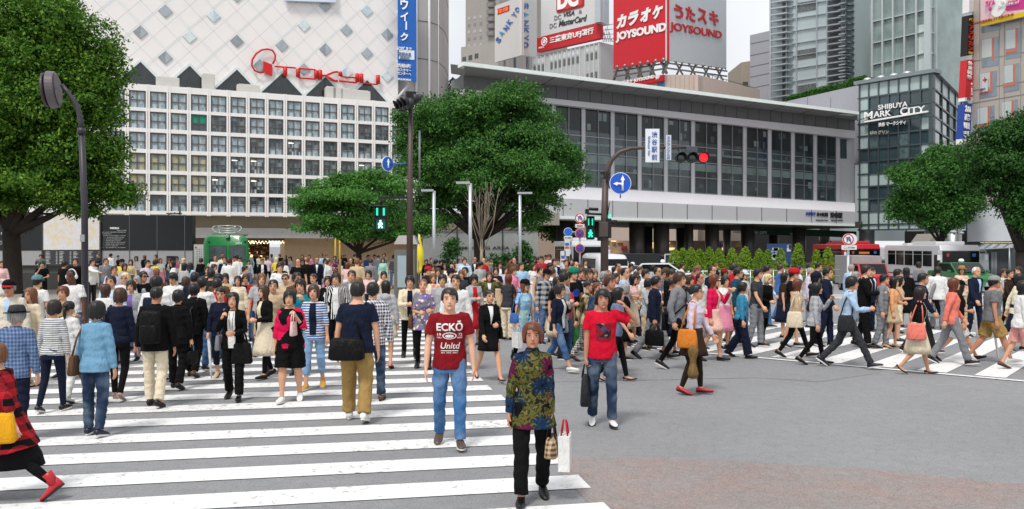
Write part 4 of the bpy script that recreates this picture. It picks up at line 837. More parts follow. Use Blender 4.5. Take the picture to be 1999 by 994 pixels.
tree('background_tree', 'green tree glimpsed under the left end of the station', 'tree', 1105, 84, .2, [blob(1098, 445, 38, 34, 84), blob(1060, 430, 28, 24, 84)], LF4, nclump=140, per=26, csize=.8, lsize=.3, seed=13, shell=.6)
# bare young tree
e = empty('bare_tree', (gx(940, 44), 44, 0), 'leafless pale young tree with upright branches in front of the big green tree', 'tree'); b = MB(); r = random.Random(2); base = Vector((gx(940, 44), 44, 0))
b.tube([base, base+Vector((0, 0, 2.6))], [.1, .07], 8)
for k in range(13):
 px = 908+k*5.7+r.uniform(-3, 3); tp = Vector((gx(px+r.uniform(-4, 4), 44), 44+r.uniform(-.5, .5), gz(r.uniform(350, 400), 44))); s_ = base+Vector((0, 0, r.uniform(1.7, 2.7))); md = s_.lerp(tp, .45)+Vector(((px-940)/F*44*.25, 0, 0)); b.tube([s_, md, tp], [.028, .018, .007], 5)
 for _ in range(3): u_ = md.lerp(tp, r.uniform(.1, .8)); b.tube([u_, u_+Vector((r.gauss(0, .35), r.gauss(0, .2), r.uniform(.5, 1)))], [.009, .004], 4)
b.build('trunk', PALEB, e)
b = MB()
for sx in (-1, 1):
 for sy in (-1, 1): b.tube([base+Vector((sx*.5, sy*.4, 0)), base+Vector((sx*.45, sy*.35, 1.35))], .06, 6)
 b.tube([base+Vector((sx*.47, -.5, 1.2)), base+Vector((sx*.47, .5, 1.2))], .05, 6)
b.tube([base+Vector((-.6, -.4, 1.3)), base+Vector((.6, -.4, 1.3))], .05, 6); b.tube([base+Vector((-.6, .4, 1.32)), base+Vector((.6, .4, 1.32))], .05, 6); b.build('support_frame', mat('bamboo', '#b3924a', .7), e); fix(e)
# low shrubs
for i, (x0, x1, yt, Y, lb) in enumerate(((1000, 1040, 470, 47, 'low green shrubs between the sapling and the last silver lamp post'), (860, 905, 470, 47, 'low green shrub at the foot of the silver lamp posts'), (950, 1000, 480, 46, 'dark green shrub just right of the bare young tree'))):
 h = gz(yt, Y); crown_mesh('shrub', [(Vector((gx((x0+x1)/2, Y), Y, h*.5)), Vector(((x1-x0)/2/F*Y, .5, h*.5)))], LF5, None, 90, 26, .3, .13, 30+i, shell=.6); o = bpy.context.scene.objects[-1]
for o in [o for o in col.objects if o.name.startswith('shrub') and 'label' not in o]: pass
lbs = ['low green shrubs between the sapling and the last silver lamp post', 'low green shrub left of the bare young tree between two silver lamp posts', 'dark green shrub just right of the bare young tree']
for o, l in zip([o for o in col.objects if o.name.startswith('shrub')], lbs): tag(o, l, 'shrub', 'shrubs on the plaza')
# row of clipped conifers
cx_ = [(1318, 487), (1333, 484), (1349, 483), (1366, 486), (1385, 482), (1403, 484), (1429, 484), (1455, 482), (1482, 486), (1499, 487), (1524, 484), (1558, 474), (1594, 487), (1616, 482)]
ords = ['first', 'second', 'third', 'fourth', 'fifth', 'sixth', 'seventh', 'eighth', 'ninth', 'tenth', 'eleventh', 'twelfth', 'thirteenth', 'fourteenth']
KP = []
for i, (x, y) in enumerate(cx_):
 Y = 45+(x-1318)*.012; gzz = dip(gx(x, Y), Y); e = empty('conifer', (gx(x, Y), Y, gzz), f'{ords[i]} yellow-green clipped conifer from the left in the row', 'conifer', 'conifers in a row before the underpass')
 ht = gz(y, Y)-gzz; r = random.Random(i); vs, fs = [], []; w = (.43 if i not in (5, 7, 11) else .52)*(1+.1*r.gauss(0, 1)); c0 = Vector((gx(x, Y), Y, gzz))
 for k in range(1500):
  t = r.random()**.8; a = r.uniform(0, 6.28); rad = w*(min(1, t*5))*(1-t**2.2)**.6*(.75+.25*r.random()); leaves(vs, fs, c0+Vector((math.cos(a)*rad, math.sin(a)*rad, .25+t*(ht-.3))), Vector((math.cos(a), math.sin(a), .9)), .1, r)
 me = bpy.data.meshes.new('crown'); me.from_pydata(vs, [], fs); me.materials.append(LF3); o = bpy.data.objects.new('crown', me); col.objects.link(o); o.parent = e
 b = MB(); b.tube([c0, c0+Vector((0, 0, ht*.8))], [.06, .03], 6); b.build('trunk', BARK, e); fix(e)
# planter edge and fence by the conifers
b = MB(); p, q = Vector((gx(1300, 44), 44, 0)), Vector((gx(1640, 48), 48, 0)); u_ = (q-p).normalized()
for k in range(14): a = p+u_*k*.75; b.tube([(a.x, a.y, -.6), (a.x, a.y, .95)], .03, 6)
for z in (.9, .55): b.tube([p+Vector((0, 0, z)), q+Vector((0, 0, z))], .025, 6)
tag(b.build('guard_rail', metal('#c9cccc')), 'white pipe guard rail in front of the conifer row', 'guard rail')
# hedge on the parapet
e = empty('roof_hedge', PW.at(1580, 190, -1), 'clipped dark green hedge along the top of the grey parapet wall', 'hedge'); vs, fs = [], []; r = random.Random(4); b = MB()
for (x0, x1, y0, y1, hh) in ((1535, 1580, 199, 185, 9), (1581, 1656, 185, 170, 11), (1657, 1691, 168, 160, 13)):
 PW.slab(b, [(x0, y0-hh+3), (x1, y1-hh+3), (x1, y1+3), (x0, y0+3)], -2.2, -.6)
 for k in range(2600): t = r.random(); x = x0+(x1-x0)*t; y = y0+(y1-y0)*t-hh*r.random()+1; leaves(vs, fs, PW.at(x, y, -.5-r.random()*.3), PW.n+Vector((0, 0, .6)), .2, r)
b.build('core', LF5, e); me = bpy.data.meshes.new('foliage'); me.from_pydata(vs, [], fs); me.materials.append(LF2); o = bpy.data.objects.new('foliage', me); col.objects.link(o); o.parent = e; fix(e)
# ================================================================ STREET FURNITURE
POLE = mat('pole_brown', '#4a3c38', .5, .1, var=.15, spec=.5); DARKP = paint('#35323a', .45); BLK = paint('#16171a', .5); SLV = metal('#b9bdc2', .4)
def vtube(b, px, Y, y0, y1, r, m=0, r1=None, gr=0): b.tube([(gx(px, Y), Y, gr if y0 is None else gz(y0, Y)), (gx(px, Y), Y, gz(y1, Y))], [r, r1 or r], 12, m)
def P3(px, py, Y): return Vector((gx(px, Y), Y, gz(py, Y)))
# street lamp left
Y = 19; e = empty('street_lamp', (gx(166, Y), Y, 0), 'dark street lamp with a round disc head bent over from its pole at the left', 'street lamp')
b = MB(); b.tube([(gx(167, Y), Y, 0), P3(165, 400, Y), P3(159, 255, Y)], [.075, .07, .068], 14); b.tube([P3(159, 262, Y), P3(158, 235, Y), P3(150, 205, Y), P3(132, 180, Y), P3(121, 166, Y)], [.06, .06, .055, .05, .045], 10); b.build('pole', DARKP, e)
b = MB(); c_ = P3(112, 175, Y); nrm = Vector((.955, .25, .1)).normalized(); b.disc(c_, .4, .17, nrm, 0, 32, r2=.42); b.disc(c_-nrm*.21, .38, .06, nrm, 1, 32); b.disc(c_+nrm*.02, .36, .03, nrm, 2, 32); b.build('lamp_head', [paint('#5d545a', .4), paint('#3a3338'), paint('#39343a', .3)], e, bevel=.015)
b = MB(); b.box(P3(161, 465, Y-.08), (.1, .03, .16)); b.build('sticker', paint('#8e9296'), e); b = MB(); b.tube([P3(159, 262, Y), P3(159, 250, Y)], .09, 14); b.build('collar', DARKP, e); fix(e)
# silver lamp posts
for i, (x, yt, dx, Y, lb) in enumerate(((847, 371, -22, 36, 'silver square-armed lamp post just right of the brown signal pole'), (918, 356, -25, 34, 'silver square-armed lamp post left of the bare young tree'), (1015, 376, 22, 40, 'silver square-armed lamp post at the right end of the plaza'))):
 e = empty('lamp_post', (gx(x, Y), Y, 0), lb, 'lamp post', 'silver lamp posts on the plaza'); b = MB(); b.tube([(gx(x, Y), Y, 0), P3(x, yt+2, Y)], .075, 10); b.build('post', SLV, e)
 b = MB(); a, c = P3(x-3 if dx < 0 else x-3, yt+1, Y), P3(x+dx, yt+1, Y); b.box((a+c)/2, (abs(c.x-a.x)+.1, .2, .09)); b.build('lamp_arm', SLV, e); b = MB(); b.tube([P3(x-7, yt+36, Y), P3(x+9, yt+37, Y)], .02, 6); b.build('bracket', SLV, e); fix(e)
# signal pole with walk signal
Y = 29; e = empty('signal_pole', (gx(800, Y), Y, 0), 'tall brown signal pole with a green walk signal and dark signal heads on top', 'signal pole')
b = MB(); b.tube([(gx(800, Y), Y, 0), P3(800, 400, Y), P3(802, 200, Y)], [.13, .1, .075], 14); b.tube([(gx(800, Y), Y, 0), (gx(800, Y), Y, .35)], .17, 14); b.build('pole', POLE, e)
b = MB(); b.box((P3(770, 386, Y)), (1.1, .08, .08)); b.tube([P3(744, 386, Y), P3(744, 402, Y)], .04, 8); b.build('signal_arm', BLK, e)
def sig(px, py, w, h, Y, e, man=True, face=0):
 k = Y/F; b = MB(); c = P3(px, py, Y); b.box(c, (w*k, .25, h*k)); b.build('signal_housing', BLK, e, bevel=.02)
 b = MB()
 for dy in (-.27, .26):
  cc = c+Vector((0, -.13, dy*h*k));
  for s_ in (-1, 1): b.box(cc+Vector((s_*w*k*.44, -.1, 0)), (.02, .2, h*k*.42))
  b.box(cc+Vector((0, -.1, h*k*.2)), (w*k*.9, .2, .02))
 b.build('visor', BLK, e)
 b = MB(); cc = c+Vector((0, -.135, h*k*.25))
 b.box(cc, (w*k*.7, .01, h*k*.36), 0); cc2 = c+Vector((0, -.135, -h*k*.24)); b.box(cc2, (w*k*.7, .01, h*k*.38), 2)
 for s_ in (-1, 1):
  for j in range(7): b.box(cc+Vector((s_*w*k*.26, -.01, h*k*(-.13+j*.042))), (w*k*.15, .01, h*k*.03), 1)
 b.build('lamp_panel', [paint('#18201d'), mat('signal_green', '#1fd8a8', .5, emit=1.6, var=0), mat('signal_green_dim', '#0d6b55', .5, emit=.35, var=0)], e)
 s = h*k*.165; q = cc2+Vector((0, -.012, 0)); b = MB(); b.ball(q+Vector((0, 0, s*.78)), (s*.2, .01, s*.2), 0)
 for pl_ in (((-.02, .5), (0, -.05)), ((0, -.05), (-.28, -.5)), ((-.28, -.5), (-.42, -.92)), ((0, -.05), (.22, -.45)), ((.22, -.45), (.45, -.88)), ((-.05, .42), (-.35, .15)), ((-.35, .15), (-.5, -.1)), ((.02, .42), (.3, .2)), ((.3, .2), (.42, -.05))):
  A, B_ = [q+Vector((x*s, 0, z*s)) for x, z in pl_]; b.tube([A, B_], s*.14, 6)
 b.tube([q+Vector((0, 0, s*.5)), q+Vector((0, 0, -.1*s))], s*.2, 6); b.build('walking_figure', mat('signal_white', '#c8fff0' if man else '#2fe8b8', .5, emit=2.4, var=0), e)
sig(744, 426, 25, 50, Y-.1, e)
def head3(e, c, r, rz, cols, vert=False, gap=2.25):
 b = MB(); M_ = Matrix.Rotation(rz, 3, 'Z'); ax = Vector((0, 0, 1)) if vert else M_@Vector((1, 0, 0)); fw = M_@Vector((0, -1, 0))
 for i in (-1, 0, 1): p = c+ax*i*gap*r; b.tube([p+fw*(-.14), p+fw*.05], r*1.16, 18)
 b.tube([c-ax*gap*r*1.1-fw*.09, c+ax*gap*r*1.1-fw*.09], r*.6, 10); b.build('signal_head', paint('#2a2c31', .45), e)
 for i in (-1, 0, 1):
  p = c+ax*i*gap*r; b = MB(); n = 14; vs = []
  for j in range(n+1):
   a = math.pi*(j/n)*1.25-math.pi*.125; q = M_@Vector((math.cos(a)*r*1.12, 0, math.sin(a)*r*1.12)); vs += [p+q+fw*.05, p+q+fw*(.05+r*1.5*(.4+.6*max(0, math.sin(a))))]
  b.add(vs, [(2*j, 2*j+2, 2*j+3, 2*j+1) for j in range(n)], 0, True); o = b.build('visor', paint('#202226', .5), e); sm = o.modifiers.new('s', 'SOLIDIFY'); sm.thickness = .008
  b = MB(); b.ball(p+fw*.05, (r*.95, r*.95, r*.95) if False else r*.95, 0, 16, 8); o = b.build('lens', cols[i+1], e)
  for v in o.data.vertices:
   d_ = (v.co-(p+fw*.05)); v.co -= fw*(d_.dot(fw)*.8)
LD = mat('dark_lens', '#1d1f20', .15, var=.1, spec=.8); LR = mat('red_lens', '#ff1a20', .3, emit=1.8, var=0)
head3(e, P3(790, 205, Y-.1), .16, R(-62), [LD]*3); head3(e, P3(808, 196, Y+.1), .14, R(112), [LD]*3)
b = MB(); b.box(P3(802, 188, Y), (.35, .2, .3), rz=.3); b.build('controller_box', BLK, e); b = MB(); b.tube([P3(819, 255, Y), P3(819, 350, Y)], .035, 8); b.tube([P3(815, 290, Y), P3(822, 290, Y)], .03, 6); b.build('conduit', paint('#7a7f7e'), e)
b = MB(); b.disc(P3(757, 320, Y-.1), .26, .02, (.75, -.66, 0), 1, 24); b.disc(P3(757, 320, Y-.1)+Vector((.75, -.66, 0))*.012, .24, .02, (.75, -.66, 0), 0, 24); b.tube([P3(760, 320, Y), P3(798, 320, Y)], .025, 6); b.build('arrow_sign', [paint('#1f5fc0'), WT], e)
def arrow(c, s, nrm, paths, m, e, w=.14):
 nrm = Vector(nrm).normalized(); u = Vector((-nrm.y, nrm.x, 0)); b = MB(); u = u if u.x > 0 else -u
 for pth in paths: b.tube([c+u*x*s+Vector((0, 0, z*s))+nrm*.03 for x, z in pth], w*s, 4) if len(pth) != 3 or not isinstance(pth, tuple) else b.slab([c+u*x*s+Vector((0, 0, z*s))+nrm*.045 for x, z in pth], [c+u*x*s+Vector((0, 0, z*s))+nrm*.02 for x, z in pth])
 return b.build('arrow', m, e)
arrow(P3(757, 320, Y-.1), .2, (.75, -.66, 0), [[(0, -.7), (0, .3)], ((-.28, .25), (.28, .25), (0, .85))], WT, e); fix(e)
# right signal pole
Y = 27; e = empty('signal_pole', (gx(1181, Y), Y, 0), 'brown signal pole with curved arm holding a red light and station name signs', 'signal pole')
b = MB(); b.tube([(gx(1180, Y), Y, 0), P3(1180, 430, Y), P3(1182, 350, Y)], [.14, .115, .1], 14); b.tube([P3(1182, 355, Y), P3(1185, 332, Y), P3(1194, 312, Y), P3(1210, 297, Y), P3(1232, 290, Y), P3(1262, 288.5, Y), P3(1362, 288, Y)], [.095, .09, .075, .065, .06, .05, .035], 12); b.build('pole', POLE, e)
head3(e, P3(1351, 308, Y-.15), .145, 0, [LD, LD, LR], gap=2.45)
b = MB(); b.box(P3(1350, 292, Y-.05), (.36, .15, .18)); b.build('signal_bracket', paint('#4a4f58'), e)
def sgn(x0, y0, x1, y1, Y, c, e, name='name_sign', rim=None):
 b = MB(); a, q = P3(x0, y0, Y), P3(x1, y1, Y); b.box((a+q)/2, (q.x-a.x, .04, a.z-q.z), 0)
 if rim: b.box((a+q)/2+Vector((0, .004, 0)), (q.x-a.x+.02, .03, a.z-q.z+.02), 1)
 return b.build(name, [paint(c), paint(rim or c)], e)
sgn(1260, 252, 1287, 317, Y-.1, '#dde2e8', e, rim='#8a9098'); sgn(1299.5, 264, 1310, 313, Y-.1, '#c9cfd8', e, 'name_sign', '#5a6a8a')
FW = Wall(1150, Y-.12, 1400, Y-.12); BL_ = paint('#2a4f9a')
for k, ch in enumerate('渋谷駅前'): text_on(ch, FW, (1277.5, 263+k*14.6), 11, 11.5, BL_, e, 'lettering', d=.015, th=.004)
o = text_on('Shibuya Sta', FW, (1266.5, 285), 38, 5.5, BL_, e, 'lettering', d=.015, th=.004); c_ = FW.at(1266.5, 285); o.data.transform(Matrix.Translation(c_) @ Matrix.Rotation(R(90), 4, 'Y') @ Matrix.Translation(-c_))
for k, ch in enumerate('スクランブル式'): text_on(ch, FW, (1304.7, 269.5+k*6.5), 6.5, 5.6, BL_, e, 'lettering', d=.015, th=.004)
b = MB(); c_ = P3(1211, 358, Y-.12); b.disc(c_, .345, .02, (0, -1, 0), 1, 32); b.disc(c_+Vector((0, -.01, 0)), .325, .02, (0, -1, 0), 0, 32); b.tube([P3(1211, 345, Y-.08), P3(1211, 387, Y-.08)], .02, 6); b.tube([P3(1185, 358, Y-.04), P3(1211, 358, Y-.06)], .02, 6); b.build('direction_sign', [paint('#1d57c2', .4), paint('#e8ecf2')], e)
arrow(c_, .32, (0, -1, 0), [[(.22, -.75), (.22, .35)], ((0, .3), (.44, .3), (.22, .8)), [(.22, -.35), (.15, -.12), (0, -.05), (-.3, -.05)], ((-.3, -.25), (-.3, .15), (-.75, -.05))], WT, e, .1)
b = MB(); b.box(P3(1178, 448, Y-.1), (.28, .22, .48)); b.build('controller_box', paint('#4b4440'), e, bevel=.02)
b = MB(); b.tube([P3(1146, 417, Y), P3(1180, 419, Y)], .035, 8); b.tube([P3(1150, 408, Y), P3(1168, 409, Y)], .05, 8); b.box(P3(1146, 413, Y), (.12, .12, .15)); b.build('signal_arm', BLK, e); sig(1152, 445, 14, 46, Y-.1, e, False)
b = MB(); b.box(P3(1188.5, 446, Y), (.13, .3, .62)); b.tube([P3(1188, 433, Y), P3(1205, 434, Y)], .07, 8); b.build('side_signal', BLK, e); b = MB(); b.ball(P3(1189, 421, Y), .05); b.build('green_lens', mat('signal_green', '#1fd8a8', .5, emit=1.6, var=0), e)
b = MB(); b.tube([P3(1185, 395, Y-.1), P3(1187, 420, Y-.1)], .02, 5); b.tube([P3(1190, 395, Y-.1), P3(1186, 420, Y-.1)], .015, 5); b.box(P3(1176, 338, Y), (.12, .12, .1)); b.box(P3(1185, 345, Y-.1), (.08, .1, .3)); b.build('cable_fittings', BLK, e); fix(e)
# regulation signs on a pole
def rsign(e, px, py, r, Y, kind, nrm=(0, -1, 0)):
 c = P3(px, py, Y); b = MB(); n = Vector(nrm); rd = paint('#c0272d', .4); bl = paint('#1f4fa8', .4)
 b.disc(c, r, .02, n, 0, 28); b.disc(c+n*.008, r*.93, .02, n, 1, 28); b.disc(c+n*.012, r*.74, .02, n, 2, 28)
 u = Vector((1, 0, 0)); z = Vector((0, 0, 1))
 if kind in ('park', 'stop'): b.tube([c+n*.03+(-u+z)*r*.53, c+n*.03+(u-z)*r*.53], r*.06, 4, 1)
 if kind == 'stop': b.tube([c+n*.032+(u+z)*r*.53, c+n*.032-(u+z)*r*.53], r*.06, 4, 1)
 if kind == 'uturn': b.tube([c+n*.03+(-u*.25-z*.45)*r, c+n*.03+(-u*.25+z*.2)*r, c+n*.03+(-u*.1+z*.4)*r, c+n*.03+(u*.12+z*.4)*r, c+n*.03+(u*.25+z*.2)*r, c+n*.03+(u*.25-z*.1)*r], r*.09, 5, 3); b.slab([c+n*.04+(u*.02-z*.05)*r, c+n*.04+(u*.48-z*.05)*r, c+n*.04+(u*.25-z*.4)*r], [c+n*.02+(u*.02-z*.05)*r, c+n*.02+(u*.48-z*.05)*r, c+n*.02+(u*.25-z*.4)*r], 3); b.tube([c+n*.034+(-u+z)*r*.53, c+n*.034+(u-z)*r*.53], r*.05, 4, 1)
 return b.build('round_sign', [paint('#c8c8c8'), rd, bl if kind in ('park', 'stop') else paint('#e9e9e9'), bl], e)
Y = 33; e = empty('road_sign_pole', (gx(1132, Y), Y, 0), 'grey pole with three stacked round prohibition signs left of the right signal pole', 'road sign')
b = MB(); b.tube([(gx(1132, Y), Y+.05, 0), P3(1132, 415, Y+.05)], .035, 8); b.build('post', SLV, e)
rsign(e, 1132, 426, .2, Y-.05, 'uturn'); rsign(e, 1132, 456, .19, Y-.05, 'stop'); rsign(e, 1132, 485, .18, Y-.05, 'park'); sgn(1123, 437.5, 1141, 444.5, Y-.05, '#d9d4cf', e, 'sub_plate'); b = MB(); b.box(P3(1132, 441, Y-.08), (.22, .01, .04)); b.build('red_mark', RD, e)
b = MB(); c_ = P3(1109, 453, Y-.05); b.disc(c_, .17, .02, (0, -1, 0), 0, 24); b.disc(c_+Vector((0, -.01, 0)), .155, .02, (0, -1, 0), 1, 24); b.tube([P3(1109, 453, Y), P3(1132, 453, Y)], .015, 6); b.build('round_sign', [paint('#e0e4ea'), paint('#2466c4')], e); sgn(1101, 461, 1117, 467.5, Y-.05, '#dfe0e0', e, 'sub_plate')
text_on('歩行者専用', Wall(1090, Y-.08, 1140, Y-.08), (1109, 464.3), 13, 3.6, BK, e, 'lettering', d=.005, th=.003)
fix(e)
Y = 31; e = empty('road_sign_pole', (gx(1657, Y), Y, 0), 'white pole with a round no-U-turn sign and a plate in front of the red bus', 'road sign'); b = MB(); b.tube([(gx(1656, Y), Y+.05, 0), P3(1656, 460, Y+.05)], .045, 8); b.build('post', paint('#d5d7d8'), e)
rsign(e, 1656, 467.5, .21, Y-.1, 'uturn'); b = MB(); b.disc(P3(1662, 467.5, Y+.1), .215, .12, (0, -1, 0), 0, 28); b.build('sign_back', paint('#dadada'), e); sgn(1643, 479, 1672, 487.5, Y-.1, '#dcdcdc', e, 'sub_plate'); text_on('ここから8m', Wall(1600, Y-.12, 1700, Y-.12), (1658, 483.3), 22, 4, BK, e, 'lettering', d=.005, th=.003); fix(e)
for i, (x, y0, y1, lb) in enumerate(((1107, 467, 500, 'narrow white bus stop post left of the rear-view bus'), (1099, 490, 530, 'small white bus stop panel at the left of the rear-view bus'))):
 Y = 44; b = MB(); a, q = P3(x-5, y0, Y), P3(x+5, y1, Y); b.box((a+q)/2, (q.x-a.x, .12, a.z-q.z), 0); b.tube([(a.x+.1, Y+.1, -.3), (a.x+.1, Y+.1, a.z)], .03, 6, 1); b.box(P3(x, y0+(y1-y0)*.3, Y-.07), (.2, .01, .15), 2); b.box(P3(x, y0+(y1-y0)*.5, Y-.07), (.2, .01, .1), 3); tag(b.build('bus_stop_sign', [paint('#cdd2d6'), SLV, paint('#3d62a8'), paint('#b84850')]), lb, 'bus stop sign')
# phone booth, flag
Y = 35; e = empty('phone_booth', (gx(786, Y), Y, .1), 'grey phone booth with a sloped roof behind the brown signal pole', 'booth'); k = Y/F; b = MB(); c = P3(792, 500, Y); b.box((c.x, Y, 1.1), (40*k, .8, 2.0)); b.build('body', mat('booth_grey', '#6b6c68', .5), e)
b = MB(); a = P3(772, 477, Y); q = P3(818, 477, Y); rr_ = [Vector((a.x, Y-.5, a.z)), Vector((q.x, Y-.5, a.z)), Vector((q.x, Y+.5, a.z)), Vector((a.x, Y+.5, a.z))]; t_ = [v.lerp(Vector(((a.x+q.x)/2, Y, a.z)), .35)+Vector((0, 0, .36)) for v in rr_]; b.slab(t_, rr_); b.build('roof', paint('#8b8a84'), e)
b = MB(); b.box((P3(787, 490, Y).x, Y-.42, 1.2), (.36, .02, 1.3)); b.build('glass_panel', paint('#9fb0b6', .15), e); fix(e)
Y = 38; e = empty('yellow_flag', (gx(818, Y), Y, .1), 'tall narrow yellow banner flag beside the phone booth', 'flag'); b = MB(); vs = []
for j in range(11):
 t = j/10; z = gz(458+t*75, Y); w = .02+.16*min(1, t*2.2); vs += [Vector((gx(817, Y)-w*.4, Y+.04*math.sin(j), z)), Vector((gx(819, Y)+w, Y-.04*math.sin(j*1.3), z))]
b.add(vs, [(2*j, 2*j+1, 2*j+3, 2*j+2) for j in range(10)], 0, True); o = b.build('cloth', paint('#e6d32a', .6), e); sm = o.modifiers.new('s', 'SOLIDIFY'); sm.thickness = .01
b = MB(); b.tube([(gx(817, Y)-.02, Y, .1), P3(817, 456, Y)], .015, 6); b.build('pole', SLV, e); fix(e)
b = MB(); Y = 47
for s_ in (-1, 1): b.tube([P3(659+s_*4, 455, Y), P3(659+s_*5, 560, Y)], .05, 6)
b.tube([P3(652, 455, Y), P3(667, 470, Y)], .04, 6); b.tube([P3(667, 455, Y), P3(652, 470, Y)], .04, 6); tag(b.build('bamboo_support', paint('#c9a91e')), 'yellow wrapped tree support under the maple tree', 'tree support')
# information wall with map
IW = Wall(0, 52, 376, 52); e = empty('information_wall', IW.p(6, 0), 'long black information wall with a city map, directory and grey base', 'information wall')
b = MB(); IW.slab(b, [(-60, 420), (376, 420.5), (376, 488.5), (-60, 489)], -.5, 0, 0); b.build('upper_panel', paint('#202226', .35), e); b = MB(); IW.slab(b, [(-60, 489.5), (376, 489), (376, 518), (-60, 518)], -.5, -.03, 0); b.build('base_panel', mat('base_grey', '#a0a0a3', .5, var=.06), e)
b = MB(); IW.slab(b, [(-60, 518), (376, 517), (376, 560), (-60, 560)], -.5, -.2, 0); b.build('plinth', mat('plinth', '#4e4d4b', .7), e)
def map_mat():
 m = bpy.data.materials.new('city_map'); m.use_nodes = True; t = m.node_tree; b = t.nodes['Principled BSDF']; v = nn(t, 'ShaderNodeTexCoord').outputs['Object']
 mp = nn(t, 'ShaderNodeMapping'); mp.inputs['Scale'].default_value = (1, 1, 1); t.links.new(v, mp.inputs['Vector'])
 vo = nn(t, 'ShaderNodeTexVoronoi', feature='DISTANCE_TO_EDGE'); vo.inputs['Scale'].default_value = 1.9; t.links.new(mp.outputs[0], vo.inputs['Vector'])
 vo2 = nn(t, 'ShaderNodeTexVoronoi', feature='DISTANCE_TO_EDGE'); vo2.inputs['Scale'].default_value = 9; t.links.new(mp.outputs[0], vo2.inputs['Vector']); no = nn(t, 'ShaderNodeTexNoise'); no.inputs['Scale'].default_value = 3; t.links.new(mp.outputs[0], no.inputs['Vector'])
 r0 = nn(t, 'ShaderNodeValToRGB'); r0.color_ramp.elements[0].position = .4; r0.color_ramp.elements[0].color = (*lin('#dcdde2'), 1); r0.color_ramp.elements[1].position = .7; r0.color_ramp.elements[1].color = (*lin('#e3cfae'), 1); t.links.new(no.outputs['Fac'], r0.inputs['Fac'])
 r1 = nn(t, 'ShaderNodeMapRange'); r1.inputs[2].default_value = .02; t.links.new(vo.outputs['Distance'], r1.inputs[0]); r2 = nn(t, 'ShaderNodeMapRange'); r2.inputs[2].default_value = .05; r2.inputs[3].default_value = .55; t.links.new(vo2.outputs['Distance'], r2.inputs[0])
 m1 = nn(t, 'ShaderNodeMix', data_type='RGBA'); m1.inputs[6].default_value = (*lin('#d6c88a'), 1); t.links.new(r0.outputs[0], m1.inputs[7]); t.links.new(r1.outputs[0], m1.inputs[0]); m2 = nn(t, 'ShaderNodeMix', data_type='RGBA'); m2.inputs[6].default_value = (*lin('#9aa3b0'), 1); t.links.new(m1.outputs[2], m2.inputs[7]); t.links.new(r2.outputs[0], m2.inputs[0]); t.links.new(m2.outputs[2], b.inputs['Base Color']); return m
b = MB(); IW.slab(b, [(84, 418), (194, 419), (194, 487.5), (84, 488)], 0, .08, 0); b.build('city_map', map_mat(), e); b = MB(); IW.slab(b, [(81, 416), (84, 416), (84, 524), (81, 524)], -.1, .1); IW.slab(b, [(194, 416), (197, 416), (197, 524), (194, 524)], -.1, .1); IW.slab(b, [(84, 488), (194, 487.6), (194, 517), (84, 517)], -.03, .06); b.build('directory_board', paint('#3a3b40'), e)
rr = random.Random(5); b = MB()
for c0 in (89, 116, 143, 172):
 for k in range(9):
  y = 491.5+k*2.8; IW.slab(b, [(c0, y), (c0+rr.uniform(5, 12), y), (c0+6, y+1.1), (c0, y+1.1)], .06, .075); IW.slab(b, [(c0+20, y), (c0+23, y), (c0+23, y+1), (c0+20, y+1)], .06, .074)
b.build('directory_text', paint('#c9c9c9'), e)
text_on('渋谷区民憲章', IW, (224, 445.5), 18, 4, WT, e, 'lettering', d=.02, th=.02, bold=.04); g2 = paint('#b5b5b5')
for k, (s_, x, w_) in enumerate((('昭和四十七年十月 制定', 238, 18), ('わたくしたちは、文化と教育のまち渋谷の区民である', 223, 46), ('ことに誇りをもち', 209, 18), ('自らの力でこのまちを住みよくするため', 224, 43), ('一、心をあわせ平和なまちを', 223, 40), ('一、きまりを守り安全なまちを', 221, 38), ('一、緑を育て美しいまちを', 219, 34), ('一、たがいに助けあう明るいまちを', 223, 44), ('一、伝統を大切に文化のまちを', 222, 42), ('一、働くよろこびをわかち', 216, 30), ('一、みんなの願いをこめて定める', 223, 45))): text_on(s_, IW, (x, 450+k*3.35), w_, 1.9, g2, e, 'lettering', d=.02, th=.015, bold=.02)
text_on('くり教室', IW, (7, 456), 18, 4.5, WT, e, 'lettering', d=.02, th=.02, bold=.03); text_on('あんない\nしぶや駅前', IW, (6, 474), 16, 9, g2, e, 'lettering', d=.02, th=.015)
b = MB()
for x in (252, 306, 360): IW.slab(b, [(x, 419.8), (x+.9, 419.8), (x+.9, 518), (x, 518)], -.02, .012)
b.build('panel_joint', paint('#6a6a6c'), e)
b = MB(); IW.slab(b, [(325, 500), (344, 500), (344, 517), (325, 517)], -.03, .1); b.build('notice_box', paint('#17181a'), e); fix(e)
e = empty('wall_clock', IW.at(52, 436, .1), 'round white clock on the black wall beside the tree trunk', 'clock'); c_ = IW.at(52, 436, .12); b = MB(); b.disc(c_, .4, .1, (0, -1, 0), 0, 36); b.build('dial', paint('#dfe8e6'), e)
b = MB()
for k in range(12): a = k*math.pi/6; b.tube([c_+Vector((math.sin(a)*.31, -.012, math.cos(a)*.31)), c_+Vector((math.sin(a)*.36, -.012, math.cos(a)*.36))], .012, 4)
b.tube([c_+Vector((.02, -.02, 0)), c_+Vector((-.0-.13, -.02, 0))] if False else [c_+Vector((-.05, -.02, 0)), c_+Vector((.2, -.02, .0))], .018, 4); b.tube([c_+Vector((-.05, -.025, -.05)), c_+Vector((.22, -.025, .24))], .012, 4); b.build('hand', BLK, e); fix(e)
